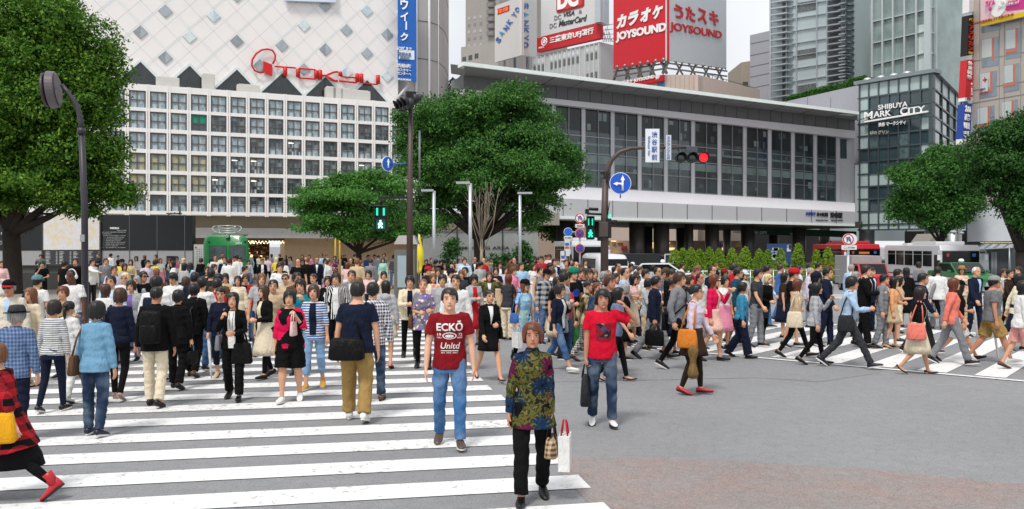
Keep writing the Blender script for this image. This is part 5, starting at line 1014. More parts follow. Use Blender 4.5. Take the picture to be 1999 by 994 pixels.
b = MB(); Y = 50; b.box(P3(340, 417, Y), (.9, .1, .08)); b.box(P3(351, 411, Y), (.08, .1, .5)); b.tube([P3(325, 421, Y), P3(342, 415, Y)], .03, 5); tag(b.build('camera_bracket', paint('#5c564e')), 'brown steel bracket on top of the black wall', 'bracket')
b = MB()
for x0, x1, y in ((0, 80, 548), (85, 150, 556), (190, 250, 552), (290, 375, 552)):
 Y = 42; p, q = P3(x0, y, Y), P3(x1, y, Y); b.box(((p.x+q.x)/2, Y, .5), (q.x-p.x, .4, .85))
 tag(b.build('plaza_bench', mat('bench_stone', '#6c6a66', .7)), {0: 'low stone planter wall left of the tree trunk, behind the crowd', 85: 'low stone planter wall between tree trunk and street lamp', 190: 'low stone planter wall right of the street lamp pole', 290: 'low stone planter wall nearest the green railcar'}[x0], 'planter wall'); b = MB()
# white panel sign by the railcar
b = MB(); Y = 45; a, q = P3(379, 481, Y), P3(397, 546, Y); b.box(((a.x+q.x)/2, Y, (a.z+.1)/2+.05), (q.x-a.x, .1, a.z), 0); b.disc(P3(382.5, 483.5, Y-.06), .05, .01, (0, -1, 0), 1, 12)
for k in range(3):
 for j in range(10): b.box(P3(385+k*4, 487+j*4.5, Y-.055), (.04, .01, .06), 2)
tag(b.build('panel_sign', [paint('#dcdcd8'), RD, paint('#8b8f96')]), 'white upright information panel with a red dot beside the green railcar', 'sign')
# ================================================================ GREEN RAILCAR
Y = 46; k = Y/F; e = empty('railcar', (gx(440, Y), Y+2, .1), 'old green railcar with two front windows and a headlamp, standing on the plaza', 'railcar')
xl, xr = gx(396, Y), gx(487, Y); zt = gz(458, Y); GN = mat('railcar_green', '#1f7a3f', .35, var=.05, coat=.3)
hw = (xr-xl)/2; xc = (xl+xr)/2; rings = []
def rsec(y, s, zs):
 q = []
 for j in range(28):
  a = 2*math.pi*j/28; c, s_ = math.cos(a), math.sin(a); ex = .35; q.append(Vector((xc+hw*s*abs(c)**ex*(1 if c > 0 else -1), y, .2+(zt-.2)/2+(zt-.2)/2*zs*abs(s_)**ex*(1 if s_ > 0 else -1))))
 return q
b = MB(); off = Vector((-1.0, 11, 0))
for y, s, zs in ((Y-.05, .86, .95), (Y+.03, .95, .985), (Y+.15, .99, .995), (Y+.4, 1, 1), (Y+12, 1, 1)):
 q = rsec(y, s, zs); q = [v+Vector((-.35*(y-Y), 0, 0)) for v in q]; rings.append(q)
b.loft(rings); b.build('body', GN, e)
b = MB(); b.box((xc-2.1, Y+6, zt-.02), (hw*1.7, .1, .1));
q0 = [Vector((xc-hw*.8, Y+.6, zt-.03)), Vector((xc+hw*.8, Y+.6, zt-.03)), Vector((xc+hw*.8-4, Y+12, zt-.03)), Vector((xc-hw*.8-4, Y+12, zt-.03))]; b.slab([v+Vector((0, 0, .07)) for v in q0], q0); b.build('roof', paint('#707a72'), e)
for x0, x1 in ((409, 441), (448, 478)): b = MB(); a, q = P3(x0, 481, Y-.06), P3(x1, 509, Y-.06); b.box((a+q)/2, (q.x-a.x, .03, a.z-q.z), 0); b.box((a+q)/2+Vector((0, .01, 0)), (q.x-a.x+.08, .03, a.z-q.z+.08), 1); b.build('front_window', [mat('rail_glass', '#4d595c', .1, var=.4, vscale=2), paint('#186235')], e)
b = MB(); c_ = P3(443, 461, Y-.15); b.disc(c_, .12, .25, (0, -1, 0), 0, 20); b.disc(c_+Vector((0, -.01, 0)), .09, .02, (0, -1, 0), 1, 20); b.disc(c_+Vector((0, -.02, 0)), .04, .02, (0, -1, 0), 0, 12); b.build('headlamp', [paint('#2e3a34', .3), paint('#c4d0cd', .2)], e)
for x, y in ((408, 472), (478, 472)): b = MB(); b.ball(P3(x, y, Y-.05), .06); b.build('marker_lamp', paint('#1e3b2a'), e)
text_on('5001', Wall(400, Y-.08, 500, Y-.08), (466, 475), 12, 5, paint('#b9dcc5'), e, 'number_plate', d=0, th=.01, bold=.04)
b = MB()
for s_ in (-1, 1):
 b.tube([P3(443+s_*6, 457, Y+1), P3(443+s_*24, 452, Y+1.2), P3(443+s_*29, 446, Y+1.2), P3(443+s_*26, 442, Y+1.3), P3(443+s_*18, 441, Y+1.4)], .025, 5); b.tube([P3(443+s_*14, 456, Y+1), P3(443+s_*16, 444, Y+1.8)], .02, 5)
for yy_, w_ in ((441, 18), (446, 26), (451, 20), (455, 26)): b.tube([P3(443-w_, yy_, Y+1.3), P3(443+w_, yy_, Y+1.3)], .03, 5)
b.tube([P3(425, 442, Y+1), P3(461, 451, Y+2)], .02, 5); b.tube([P3(461, 442, Y+1), P3(425, 451, Y+2)], .02, 5); b.build('pantograph', metal('#b9bdb9'), e); fix(e)
# lamp on the right, spherical, and small street lamp
Y = 58; e = empty('street_lamp', (gx(1867, Y), Y, -.7), 'grey double street lamp beside the blank white board', 'street lamp'); b = MB(); b.tube([(gx(1872, Y), Y, -.7), P3(1872, 447, Y)], .06, 8); b.tube([P3(1872, 460, Y), P3(1866, 447, Y), P3(1861, 450, Y)], .04, 6); b.build('post', paint('#6d7073'), e); b = MB(); b.ball(P3(1861, 453, Y), (.22, .22, .12)); b.ball(P3(1877, 455, Y), (.16, .16, .1)); b.build('lamp_head', paint('#a9adae'), e); fix(e)
Y = 66; b = MB(); a, q, t_ = P3(1811, 476, Y), P3(1848, 476, Y), P3(1826, 456, Y); b.slab([a, q, t_], [v+Vector((0, 3, 0)) for v in (a, q, t_)], 0); b.box(((a.x+q.x)/2, Y+1.5, a.z-.15), (q.x-a.x+.2, 3, .25), 1); b.box(((a.x+q.x)/2, Y+1.5, .4), (q.x-a.x-.4, 2.6, 3), 2); tag(b.build('kiosk', [paint('#99968e'), paint('#c4a460'), paint('#3c3a38')]), 'small kiosk with a pointed grey roof and yellow eave behind the white bus', 'kiosk')
# long information board behind the conifers
b = MB(); Y = 56; a, q = P3(1497, 476, Y), P3(1545, 515, Y); b.box((a+q)/2, (q.x-a.x, .1, a.z-q.z), 0)
for k_ in range(14): b.box(P3(1500+rr.uniform(0, 42), 479+rr.uniform(0, 25), Y-.07), (rr.uniform(.1, .5), .02, rr.uniform(.1, .3)), rr.choice((1, 2, 3)))
b.tube([P3(1499, 510, Y), (gx(1499, Y), Y, -.8)], .05, 6); b.tube([P3(1543, 510, Y), (gx(1543, Y), Y, -.8)], .05, 6); tag(b.build('guide_board', [paint('#2a3f66'), paint('#7f96b8'), paint('#c3cbd0'), paint('#b5553f')]), 'blue guide board standing behind the conifer row', 'sign board')
# wall of the smoking area left of the station
WA = Wall(830, 56, 1050, 60); e = empty('glass_partition', WA.p(3, 0), 'pale frosted partition with dark posts behind the silver lamp posts', 'partition'); b = MB(); WA.slab(b, [(826, 451), (1050, 452), (1050, 520), (826, 520)], -.05, 0); b.build('panel', mat('frosted_panel', '#a9acaa', .4, var=.1), e)
b = MB()
for x in (892, 981): WA.slab(b, [(x, 440), (x+1.5, 440), (x+1.5, 520), (x, 520)], 0, .06)
WA.slab(b, [(826, 448), (1050, 449), (1050, 451), (826, 450)], -.05, .07); b.build('post', paint('#3a3c3c'), e); text_on('SMOKING AREA', WA, (945, 484), 100, 6, paint('#3e4442'), e, 'lettering', d=.02, th=.02); fix(e)
# ================================================================ VEHICLES
TY = paint('#17171a', .8); RM = metal('#9da1a4', .4); VG = mat('vehicle_glass', '#0f1214', .1, var=.6, vscale=1.2, spec=.4); CHR = metal('#b5b9bb', .3)
def wheel(e, x, y, r, w=.2):
 b = MB(); b.tube([(x-w/2, y, r), (x+w/2, y, r)], r, 20, 0); o = b.build('wheel', TY, e, bevel=.02); s_ = 1 if x > 0 else -1
 b = MB(); b.tube([(x+s_*(w/2-.01), y, r), (x+s_*(w/2+.015), y, r)], r*.6, 16, 0); b.build('rim', RM, o)
def vbase(name, label, cat, X, Y, rz, z=None): return empty(name, (X, Y, dip(X, Y) if z is None else z), label, cat, None, R(rz))
def bx(e, name, c, size, m, bevel=0): b = MB(); b.box(c, size); return b.build(name, m, e, bevel=bevel)
def prof(e, name, pts, w, m, bevel=.03):
 b = MB(); b.slab([Vector((w/2, y, z)) for y, z in pts], [Vector((-w/2, y, z)) for y, z in pts]); return b.build(name, m, e, bevel=bevel)
def bus(name, label, X, Y, rz, L, Wd, H, body, stripe, roofc, front='glass', dest=None, rear=False):
 e = vbase(name, label, 'bus', X, Y, rz); m = mat('bus_paint', body, .3, var=.04, coat=.4); ms = mat('bus_stripe', stripe, .35, var=.04); y0, y1 = -L/2, L/2
 prof(e, 'body', [(y0, .35), (y1, .35), (y1, H-.1), (y1-.15, H), (y0+.25, H), (y0+.05, H-.3), (y0, 1.2)], Wd, m, .06)
 for z, h in ((.75, .22), (1.1, .07)): b = MB(); b.box((0, 0, z), (Wd+.02, L+.02, h)); b.build('stripe', ms, e)
 bx(e, 'roof_unit', (0, y0+L*.35, H+.1), (Wd*.75, L*.4, .24), mat('bus_paint', roofc, .4, var=.04), .05); bx(e, 'roof_unit', (0, y1-L*.2, H+.06), (Wd*.4, .9, .14), mat('bus_paint', roofc, .4, var=.04), .03)
 n = 5
 for s_ in (-1, 1):
  for i in range(n):
   a = y0+L*(.14+.8*i/n); b = MB(); b.box((s_*Wd/2, a+L*.073, H-.85), (.03, L*.142, .95), 0); b.box((s_*(Wd/2+.012), a+L*.073, H-.6), (.02, L*.142, .03), 1); b.build('window', [VG, CHR], e)
  b = MB(); b.box((s_*(Wd/2+.005), y0+L*.06, 1.45), (.03, L*.085, 1.9)); b.build('door', VG, e)
  for yy in (y0+L*.2, y1-L*.24): wheel(e, s_*(Wd/2-.1), yy, .45, .26)
  b = MB(); b.tube([(s_*(Wd/2-.05), y0-.02, H-.35), (s_*(Wd/2+.22), y0-.2, H-.35), (s_*(Wd/2+.22), y0-.22, H-.6)], .02, 6); b.box((s_*(Wd/2+.22), y0-.22, H-.75), (.16, .07, .32)); b.build('mirror', paint('#dfe0e2'), e)
  b = MB(); b.box((s_*Wd*.36, y0-.012, .72), (.32, .04, .18)); b.build('headlight', paint('#dfe3e3', .15), e); b = MB(); b.box((s_*Wd*.42, y1+.012, .95), (.16, .04, .3)); b.build('tail_light', paint('#c23a22', .3), e)
 b = MB(); b.box((0, y0-.012, H*.62), (Wd*.93, .04, H*.52)); b.build('windscreen', VG, e); b = MB(); b.box((0, y1+.012, H*.7), (Wd*.8, .04, H*.3)); b.build('rear_window', VG, e)
 yy, nrm = (y1+.035, 1) if rear else (y0-.035, -1)
 if dest: bx(e, 'destination_display', (0, yy, H*.79), (.75, .02, .16), mat('led_orange', dest, .5, emit=.5, var=0))
 bx(e, 'number_plate', (0, yy-.0, .55), (.4, .02, .2), paint('#3d7a52')); b = MB();
 b.box((-Wd*.33, yy, H*.8), (.16, .02, .2), 0); b.box((Wd*.33, yy, H*.8), (.2, .02, .2), 1); b.build('badge', [paint('#a33d3d'), paint('#3a62a8')], e); return e
bus('city_bus', 'white city bus with dark red stripes and dark windscreen at the right', 27.3, 55.5, -4, 9.2, 2.3, 3.0, '#d3d3d6', '#8f1f36', '#cfd0d2')
bus('city_bus', 'white bus seen from behind left of the white van', 4.75, 61, 6, 8, 2.25, 3.3, '#ccced2', '#b9bcc0', '#d2d3d5', dest='#c2502a', rear=True)
bus('tour_bus', 'red bus with dark windows behind the round no-U-turn sign', 26.3, 67, -4, 9, 2.4, 3.1, '#b3202c', '#8f1822', '#bd2a30', dest='#a85a28')
# delivery truck
e = vbase('delivery_truck', 'grey box truck with red cab in front of the red bus', 'truck', 21.3, 51.8, -4); bx(e, 'cargo_box', (0, .5, 1.32), (1.75, 3.3, 1.75), mat('truck_box', '#9c9a9a', .5, var=.1), .02)
prof(e, 'cab', [(-2.6, .4), (-1.18, .4), (-1.18, 1.75), (-2.0, 1.75), (-2.45, 1.15), (-2.6, 1.0)], 1.65, mat('bus_paint', '#b3303a', .3, coat=.4)); prof(e, 'windscreen', [(-2.03, 1.7), (-2.44, 1.16), (-2.46, 1.17), (-2.05, 1.72)], 1.45, VG, 0)
for s_ in (-1, 1):
 bx(e, 'side_window', (s_*.826, -1.75, 1.4), (.02, .7, .42), VG); bx(e, 'headlight', (s_*.6, -2.61, .72), (.3, .03, .16), paint('#dfe3e3', .15))
 for yy in (-1.9, 1.3): wheel(e, s_*.72, yy, .34)
def car(label, X, Y, rz, body, low, taxi=None, green=False, cat='car'):
 e = vbase('taxi' if taxi else 'car', label, cat, X, Y, rz); m = mat('car_paint', body, .25, var=.03, coat=.6); y0, y1 = -2.25, 2.25
 prof(e, 'body', [(y0, .3), (y1, .3), (y1, .85), (y1-.1, .98), (.98, 1.02), (-1.15, .96), (y0+.15, .86), (y0, .68)], 1.66, m, .06)
 prof(e, 'cabin', [(-1.2, .95), (1.45, .98), (1.0, 1.42), (-.45, 1.44)], 1.44, m, .05)
 prof(e, 'windscreen', [(-1.22, .98), (-.52, 1.4), (-.5, 1.42), (-1.25, 1.0)], 1.3, VG, 0); prof(e, 'rear_window', [(1.46, 1.0), (1.06, 1.37), (1.08, 1.39), (1.5, 1.01)], 1.28, VG, 0)
 if low: bx(e, 'side_stripe', (0, 0, .62), (1.69, 4.3, .16), mat('car_paint', low, .3, var=.03))
 for s_ in (-1, 1):
  b = MB(); b.slab([Vector((s_*.735, y, z)) for y, z in ((-1.0, 1.0), (1.2, 1.02), (.9, 1.36), (-.42, 1.38))], [Vector((s_*.71, y, z)) for y, z in ((-1.0, 1.0), (1.2, 1.02), (.9, 1.36), (-.42, 1.38))]); b.build('side_window', VG, e)
  for yy in (-1.35, 1.35): wheel(e, s_*.74, yy, .32)
  bx(e, 'headlight', (s_*.6, y0-.005, .66), (.34, .03, .15), paint('#dfe3e3', .15)); bx(e, 'tail_light', (s_*.6, y1+.005, .76), (.36, .03, .18), paint('#b0242a', .3)); bx(e, 'mirror', (s_*.92, -.85, 1.02), (.16, .1, .12), m, .02)
 bx(e, 'bumper', (0, y0-.03, .42), (1.6, .12, .18), CHR, .02); bx(e, 'number_plate', (0, y1+.02, .55), (.33, .02, .16), paint('#cfd2cc')); bx(e, 'number_plate', (0, y0-.1, .45), (.33, .02, .16), paint('#3d7a52'))
 if taxi: b = MB(); b.ball((0, 0, 1.52), (.14, .12, .11)); b.build('roof_lamp', paint(taxi), e)
 return e
car('green and white taxi with a white roof lamp in front of the white bus', 22.6, 42.6, -6, '#1f6b3a', '#d8dadb', '#e4e6e6', cat='taxi')
car('pale green taxi seen from behind, right of the white van', gx(1240, 47), 48, 8, '#9fb5a8', '#7fa08e', '#e6e6e6', cat='taxi')
car('white taxi with pale green side right of the dark truck', gx(1297, 44), 44.5, 70, '#c9cfcb', '#8fb3a0', '#e6e6e6', cat='taxi')
# white van from behind
e = vbase('van', 'white high-roof van seen from behind beside the right signal pole', 'van', gx(1191, 44.5), 46.5, 9); m = mat('car_paint', '#cfd1d5', .25, var=.03, coat=.6)
rings = []
for y, k, t in ((-2.4, .9, .55), (-2.1, .97, .62), (-1.2, 1, .97), (1.9, 1, 1), (2.15, .97, .985), (2.2, .93, .96)):
 q = []
 for j in range(24): a = 2*math.pi*j/24; c, s_ = math.cos(a), math.sin(a); q.append(Vector((.87*k*abs(c)**.3*(1 if c > 0 else -1), y, .35+(2.05*t-.35)/2*(1+abs(s_)**.4*(1 if s_ > 0 else -1)))))
 rings.append(q)
b = MB(); b.loft(rings); b.build('body', m, e); bx(e, 'rear_window', (0, 2.19, 1.47), (1.3, .06, .58), VG, .02); bx(e, 'number_plate', (0, 2.22, .8), (.33, .03, .17), paint('#d5d8d2')); bx(e, 'bumper', (0, 2.24, .48), (1.66, .12, .25), m, .04); bx(e, 'windscreen', (0, -1.7, 1.55), (1.3, .5, .4), VG)
for s_ in (-1, 1):
 bx(e, 'tail_light', (s_*.77, 2.19, .95), (.14, .06, .42), paint('#b0242a', .3)); bx(e, 'side_window', (s_*.86, .4, 1.5), (.04, 2.9, .5), VG)
 for yy in (-1.45, 1.3): wheel(e, s_*.75, yy, .33)
# dark truck
e = vbase('truck', 'dark flatbed truck in the shade of the underpass behind the taxis', 'truck', gx(1270, 56), 56, 20); bx(e, 'cargo_bed', (-1.2, 0, 1.6), (2.8, 2, 1.7), paint('#24272a'), .03); bx(e, 'cab', (1.2, 0, 1.4), (1.5, 1.9, 1.9), paint('#303437'), .08)
b = MB()
for p_, q_ in (((.5, -1, .5), (.5, -1, 2.4)), ((.5, -1, 2.4), (1.1, -1, 2.4)), ((1.1, -1, 2.4), (1.1, -1, 1.2))): b.tube([p_, q_], .04, 6)
b.build('frame', paint('#b9bdbf'), e); bx(e, 'side_window', (1.3, -.96, 1.7), (.7, .03, .6), VG)
for x_ in (-1.8, 1.2):
 for y_ in (-.85, .85): b = MB(); b.tube([(x_, y_-.1, .4), (x_, y_+.1, .4)], .4, 18); b.build('wheel', TY, e)
# ================================================================ PEOPLE
def fabric(c, pat=None, c2=None, rough=.85, c3=None, sc_=1.0):
 key = ('fab', c, pat, c2, c3, rough, sc_)
 if key in _M: return _M[key]
 m = bpy.data.materials.new('fabric'); m.use_nodes = True; t = m.node_tree; b = t.nodes['Principled BSDF']; b.inputs['Roughness'].default_value = rough; b.inputs['Specular IOR Level'].default_value = .15
 v = nn(t, 'ShaderNodeTexCoord').outputs['Object']; n = nn(t, 'ShaderNodeTexNoise'); n.inputs['Scale'].default_value = 5; n.inputs['Detail'].default_value = 4; t.links.new(v, n.inputs['Vector'])
 C = lin(COL.get(c, c)); base = None
 def rgb(x): q = nn(t, 'ShaderNodeRGB'); q.outputs[0].default_value = (*lin(COL.get(x, x)), 1); return q.outputs[0]
 def mixc(f, a, b_):
  q = nn(t, 'ShaderNodeMix', data_type='RGBA'); t.links.new(f, q.inputs[0]); t.links.new(a, q.inputs[6]); t.links.new(b_, q.inputs[7]); return q.outputs[2]
 def math_(op, a, b_=None):
  q = nn(t, 'ShaderNodeMath', operation=op)
  for i, x in enumerate((a, b_)):
   if x is None: continue
   if isinstance(x, (int, float)): q.inputs[i].default_value = x
   else: t.links.new(x, q.inputs[i])
  return q.outputs[0]
 cur = rgb(c)
 if pat:
  s = nn(t, 'ShaderNodeSeparateXYZ'); t.links.new(v, s.inputs[0]); X, Y_, Z = s.outputs
  XY = math_('ADD', X, math_('MULTIPLY', Y_, .8))
  def line(src, f, duty): return math_('LESS_THAN', math_('FRACT', math_('MULTIPLY', src, f*sc_)), duty)
  if pat == 'hstripe': cur = mixc(line(Z, 32, .45), cur, rgb(c2))
  if pat == 'vstripe': cur = mixc(line(XY, 28, .4), cur, rgb(c2))
  if pat in ('plaid', 'check'):
   f = 9 if pat == 'plaid' else 22; a, d_ = line(Z, f, .5), line(XY, f, .5); hlf = math_('MULTIPLY', math_('ADD', a, d_), .5); cur = mixc(hlf, cur, rgb(c2))
  if pat in ('floral', 'camo', 'dots', 'print'):
   vo = nn(t, 'ShaderNodeTexVoronoi', feature='F1'); vo.inputs['Scale'].default_value = {'floral': 9, 'camo': 9, 'dots': 30, 'print': 16}[pat]*sc_
   nz_ = nn(t, 'ShaderNodeTexNoise'); nz_.inputs['Scale'].default_value = 14; q = nn(t, 'ShaderNodeMix', data_type='RGBA'); q.inputs[0].default_value = .06 if pat != 'dots' else 0; t.links.new(v, nz_.inputs['Vector']); t.links.new(v, q.inputs[6]); t.links.new(nz_.outputs['Color'], q.inputs[7]); t.links.new(q.outputs[2], vo.inputs['Vector'])
   if pat == 'dots': cur = mixc(math_('LESS_THAN', vo.outputs['Distance'], .25), cur, rgb(c2))
   elif pat == 'floral':
    n5 = nn(t, 'ShaderNodeTexNoise'); n5.inputs['Scale'].default_value = 26*sc_; n5.inputs['Detail'].default_value = 3; t.links.new(v, n5.inputs['Vector'])
    cur = mixc(math_('GREATER_THAN', n5.outputs['Fac'], .53), cur, rgb('#1e3822')); cur = mixc(math_('GREATER_THAN', n5.outputs['Fac'], .6), cur, rgb('#6f643c')); cur = mixc(math_('LESS_THAN', n5.outputs['Fac'], .4), cur, rgb('#1c1f1d'))
    dl = nn(t, 'ShaderNodeVectorMath', operation='SUBTRACT'); t.links.new(q.outputs[2], dl.inputs[0]); vs_ = nn(t, 'ShaderNodeVectorMath', operation='SCALE'); vs_.inputs['Scale'].default_value = 1; t.links.new(vo.outputs['Position'], vs_.inputs[0]); t.links.new(vs_.outputs[0], dl.inputs[1]); s2 = nn(t, 'ShaderNodeSeparateXYZ'); t.links.new(dl.outputs[0], s2.inputs[0])
    an_ = math_('ARCTAN2', s2.outputs[2], s2.outputs[0]); pet = math_('ABSOLUTE', math_('SINE', math_('MULTIPLY', an_, 5.5))); thr = math_('ADD', math_('MULTIPLY', pet, .3), .26)
    fl = math_('LESS_THAN', vo.outputs['Distance'], thr); sp = nn(t, 'ShaderNodeSeparateColor'); t.links.new(vo.outputs['Color'], sp.inputs[0]); fc = mixc(math_('GREATER_THAN', sp.outputs[0], .66), rgb(c2), rgb(c3)); fc = mixc(math_('LESS_THAN', vo.outputs['Distance'], .13), fc, rgb('#0f0d14')); cur = mixc(fl, cur, fc)
   else:
    cur = mixc(math_('LESS_THAN', vo.outputs['Distance'], .42), cur, rgb(c2)); sp = nn(t, 'ShaderNodeSeparateColor'); t.links.new(vo.outputs['Color'], sp.inputs[0])
    cur = mixc(math_('GREATER_THAN', sp.outputs[0], .6), cur, rgb(c3 or c))
  if pat == 'patch':
   vo = nn(t, 'ShaderNodeTexVoronoi', feature='F1'); vo.inputs['Scale'].default_value = 6.5; vo.distance = 'CHEBYCHEV'; t.links.new(v, vo.inputs['Vector']); sp = nn(t, 'ShaderNodeSeparateColor'); t.links.new(vo.outputs['Color'], sp.inputs[0]); cur = mixc(math_('GREATER_THAN', sp.outputs[1], .5), cur, rgb(c2))
 if c in ('denim', 'blue denim', 'dark denim', 'light denim'):
  n3 = nn(t, 'ShaderNodeTexNoise'); n3.inputs['Scale'].default_value = 3.2; t.links.new(v, n3.inputs['Vector']); r3 = nn(t, 'ShaderNodeMapRange'); r3.inputs[1].default_value = .45; r3.inputs[2].default_value = .7; r3.inputs[4].default_value = .35; t.links.new(n3.outputs['Fac'], r3.inputs[0]); cur = mixc(r3.outputs[0], cur, rgb('#a9bccc'))
 mu = nn(t, 'ShaderNodeMix', data_type='RGBA', blend_type='MULTIPLY'); mu.inputs[0].default_value = 1; r = nn(t, 'ShaderNodeMapRange'); r.inputs[1].default_value = .3; r.inputs[2].default_value = .7; r.inputs[3].default_value = .88; r.inputs[4].default_value = 1.06
 t.links.new(n.outputs['Fac'], r.inputs[0]); t.links.new(r.outputs[0], mu.inputs[7]); t.links.new(cur, mu.inputs[6]); t.links.new(mu.outputs[2], b.inputs['Base Color'])
 mp = nn(t, 'ShaderNodeMapping'); mp.inputs['Scale'].default_value = (1.2, 1.2, .55); t.links.new(v, mp.inputs['Vector']); w = nn(t, 'ShaderNodeTexNoise'); w.inputs['Scale'].default_value = 11; w.inputs['Detail'].default_value = 3; w.inputs['Distortion'].default_value = 1.2; t.links.new(mp.outputs[0], w.inputs['Vector'])
 bp = nn(t, 'ShaderNodeBump'); bp.inputs['Strength'].default_value = .7; bp.inputs['Distance'].default_value = .04; t.links.new(w.outputs['Fac'], bp.inputs['Height']); t.links.new(bp.outputs[0], b.inputs['Normal'])
 _M[key] = m; return m
COL = dict(black='#0c0c0e', white='#dcdcda', navy='#151c30', grey='#7d7f84', red='#b3202c', pink='#e08ca6', magenta='#d4144f', blue='#3f67a8', beige='#c2ab8b', cream='#ddd0b6', brown='#5d4330', olive='#5e5c36', teal='#167a86', yellow='#d9c44a', green='#3f7a45', purple='#7b62a6', lavender='#c8bccb', orange='#c9772c',
  denim='#3f5f8a', charcoal='#28292c', khaki='#9c7f4c', denimshirt='#6f9bb8', silver='#a7a9ad', coral='#e07a6a', mint='#9ecfc0', skyblue='#9cc4de', maroon='#8a1c26', gold='#b98c3a', darkred='#7d141c')
COL.update({'dark grey': '#37393d', 'light grey': '#a9abae', 'light blue': '#a9c2dc', 'blue denim': '#3f6b9c', 'dark denim': '#26364f', 'light denim': '#7fa3c8', 'pale pink': '#dfb9b6', 'bright blue': '#3a86a8', 'mustard': '#e0a21c', 'lime': '#b7cf3c', 'dark brown': '#33251d', 'pale blue': '#c3d6ea'})
SKIN = {k: mat('skin', c, .5, var=.06, vscale=8, spec=.35) for k, c in dict(a='#cf9c7d', b='#b9836a', c='#dcab90', d='#5e3d2c').items()}
HAIRC = dict(black='#0d0b0a', brown='#3d2417', darkbrown='#1e130d', reddish='#5f2e1b', blond='#cdb98a', grey='#8b8782', white='#c9c7c3', lightbrown='#6d4429')
def hairmat(c):
 k = ('hair', c)
 if k in _M: return _M[k]
 m = bpy.data.materials.new('hair'); m.use_nodes = True; t = m.node_tree; b = t.nodes['Principled BSDF']; b.inputs['Roughness'].default_value = .42; b.inputs['Specular IOR Level'].default_value = .45
 v = nn(t, 'ShaderNodeTexCoord').outputs['Object']; mp = nn(t, 'ShaderNodeMapping'); mp.inputs['Scale'].default_value = (60, 60, 5); t.links.new(v, mp.inputs['Vector']); n = nn(t, 'ShaderNodeTexNoise'); n.inputs['Scale'].default_value = 1; n.inputs['Detail'].default_value = 4; t.links.new(mp.outputs[0], n.inputs['Vector'])
 r = nn(t, 'ShaderNodeMapRange'); r.inputs[1].default_value = .35; r.inputs[2].default_value = .65; r.inputs[3].default_value = .6; r.inputs[4].default_value = 1.5; t.links.new(n.outputs['Fac'], r.inputs[0]); mu = nn(t, 'ShaderNodeMix', data_type='RGBA', blend_type='MULTIPLY'); mu.inputs[0].default_value = 1; mu.inputs[6].default_value = (*lin(HAIRC[c]), 1); t.links.new(r.outputs[0], mu.inputs[7]); t.links.new(mu.outputs[2], b.inputs['Base Color'])
 bp = nn(t, 'ShaderNodeBump'); bp.inputs['Strength'].default_value = .6; bp.inputs['Distance'].default_value = .01; t.links.new(n.outputs['Fac'], bp.inputs['Height']); t.links.new(bp.outputs[0], b.inputs['Normal']); _M[k] = m; return m
HH = .219
def remesh(b, vox, it=3, name='m', fold=0, seed=0):
 me = bpy.data.meshes.new('t'); me.from_pydata(b.v, [], b.f); bm = bmesh.new(); bm.from_mesh(me); bmesh.ops.recalc_face_normals(bm, faces=bm.faces); bm.to_mesh(me); bm.free()
 o = bpy.data.objects.new('t', me); TS.collection.objects.link(o); r = o.modifiers.new('r', 'REMESH'); r.mode = 'VOXEL'; r.voxel_size = vox; r.use_smooth_shade = True
 if it: s = o.modifiers.new('s', 'SMOOTH'); s.factor = .5; s.iterations = it
 TS.view_layers[0].update(); dg = TS.view_layers[0].depsgraph; out = bpy.data.meshes.new_from_object(o.evaluated_get(dg)); out.name = name; bpy.data.objects.remove(o); bpy.data.meshes.remove(me)
 if fold:
  import numpy as np
  n_ = len(out.vertices); co = np.empty(n_*3); out.vertices.foreach_get('co', co); no = np.array([tuple(q.vector) for q in out.vertex_normals]).reshape(-1, 3) if hasattr(out, 'vertex_normals') else None; co = co.reshape(-1, 3)
  f = np.zeros(n_); rs = np.random.RandomState(seed+3)
  for k in range(9):   # cloth folds: a few crossing waves, warped
   w = rs.normal(0, 1, 3)*np.array([1, 1, 1.5]); w = w/np.linalg.norm(w)*rs.uniform(25, 70); w2 = rs.normal(0, 12, 3); f += np.sin(co@w+1.8*np.sin(co@w2+rs.uniform(0, 6))+rs.uniform(0, 6))*rs.uniform(.4, 1)
  co = co+no*(fold*.22*f)[:, None]; out.vertices.foreach_set('co', co.ravel()); out.update()
 return out
HEADR = [(-.50, .09, -.33, -.12), (-.475, .15, -.375, -.04), (-.41, .205, -.395, .04), (-.31, .25, -.40, .12), (-.2, .285, -.405, .22), (-.05, .315, -.40, .33), (.08, .335, -.395, .38), (.2, .345, -.41, .40), (.33, .33, -.385, .39), (.42, .27, -.3, .31), (.48, .17, -.18, .2), (.5, .08, -.08, .1)]
def head_parts(b, M_, detail=True):
 n = 20
 rings = []
 for z, w, yf, yb in HEADR:
  q = []
  for j in range(n):
   a = 2*math.pi*j/n; y = (yf+yb)/2-math.cos(a)*(yb-yf)/2; x = math.sin(a)*w; q.append(M_@Vector((x*HH, y*HH, z*HH)))
  rings.append(q)
 b.loft(rings)
 if detail:
  b.tube([M_@(Vector(p)*HH) for p in ((0, -.385, .07), (0, -.43, -.05), (0, -.465, -.13), (0, -.42, -.17))], [HH*.035, HH*.045, HH*.06, HH*.045], 8)
  b.ball(M_@(Vector((0, -.39, -.29))*HH), (HH*.12, HH*.04, HH*.055), 0, 10, 6); b.ball(M_@(Vector((0, -.375, -.44))*HH), HH*.07, 0, 8, 6)
  for s in (-1, 1): b.ball(M_@(Vector((s*.335, .03, -.04))*HH), (HH*.035, HH*.075, HH*.12), 0, 8, 6); b.ball(M_@(Vector((s*.335, .03, -.04))*HH), (HH*.05, HH*.05, HH*.09), 0, 8, 6)
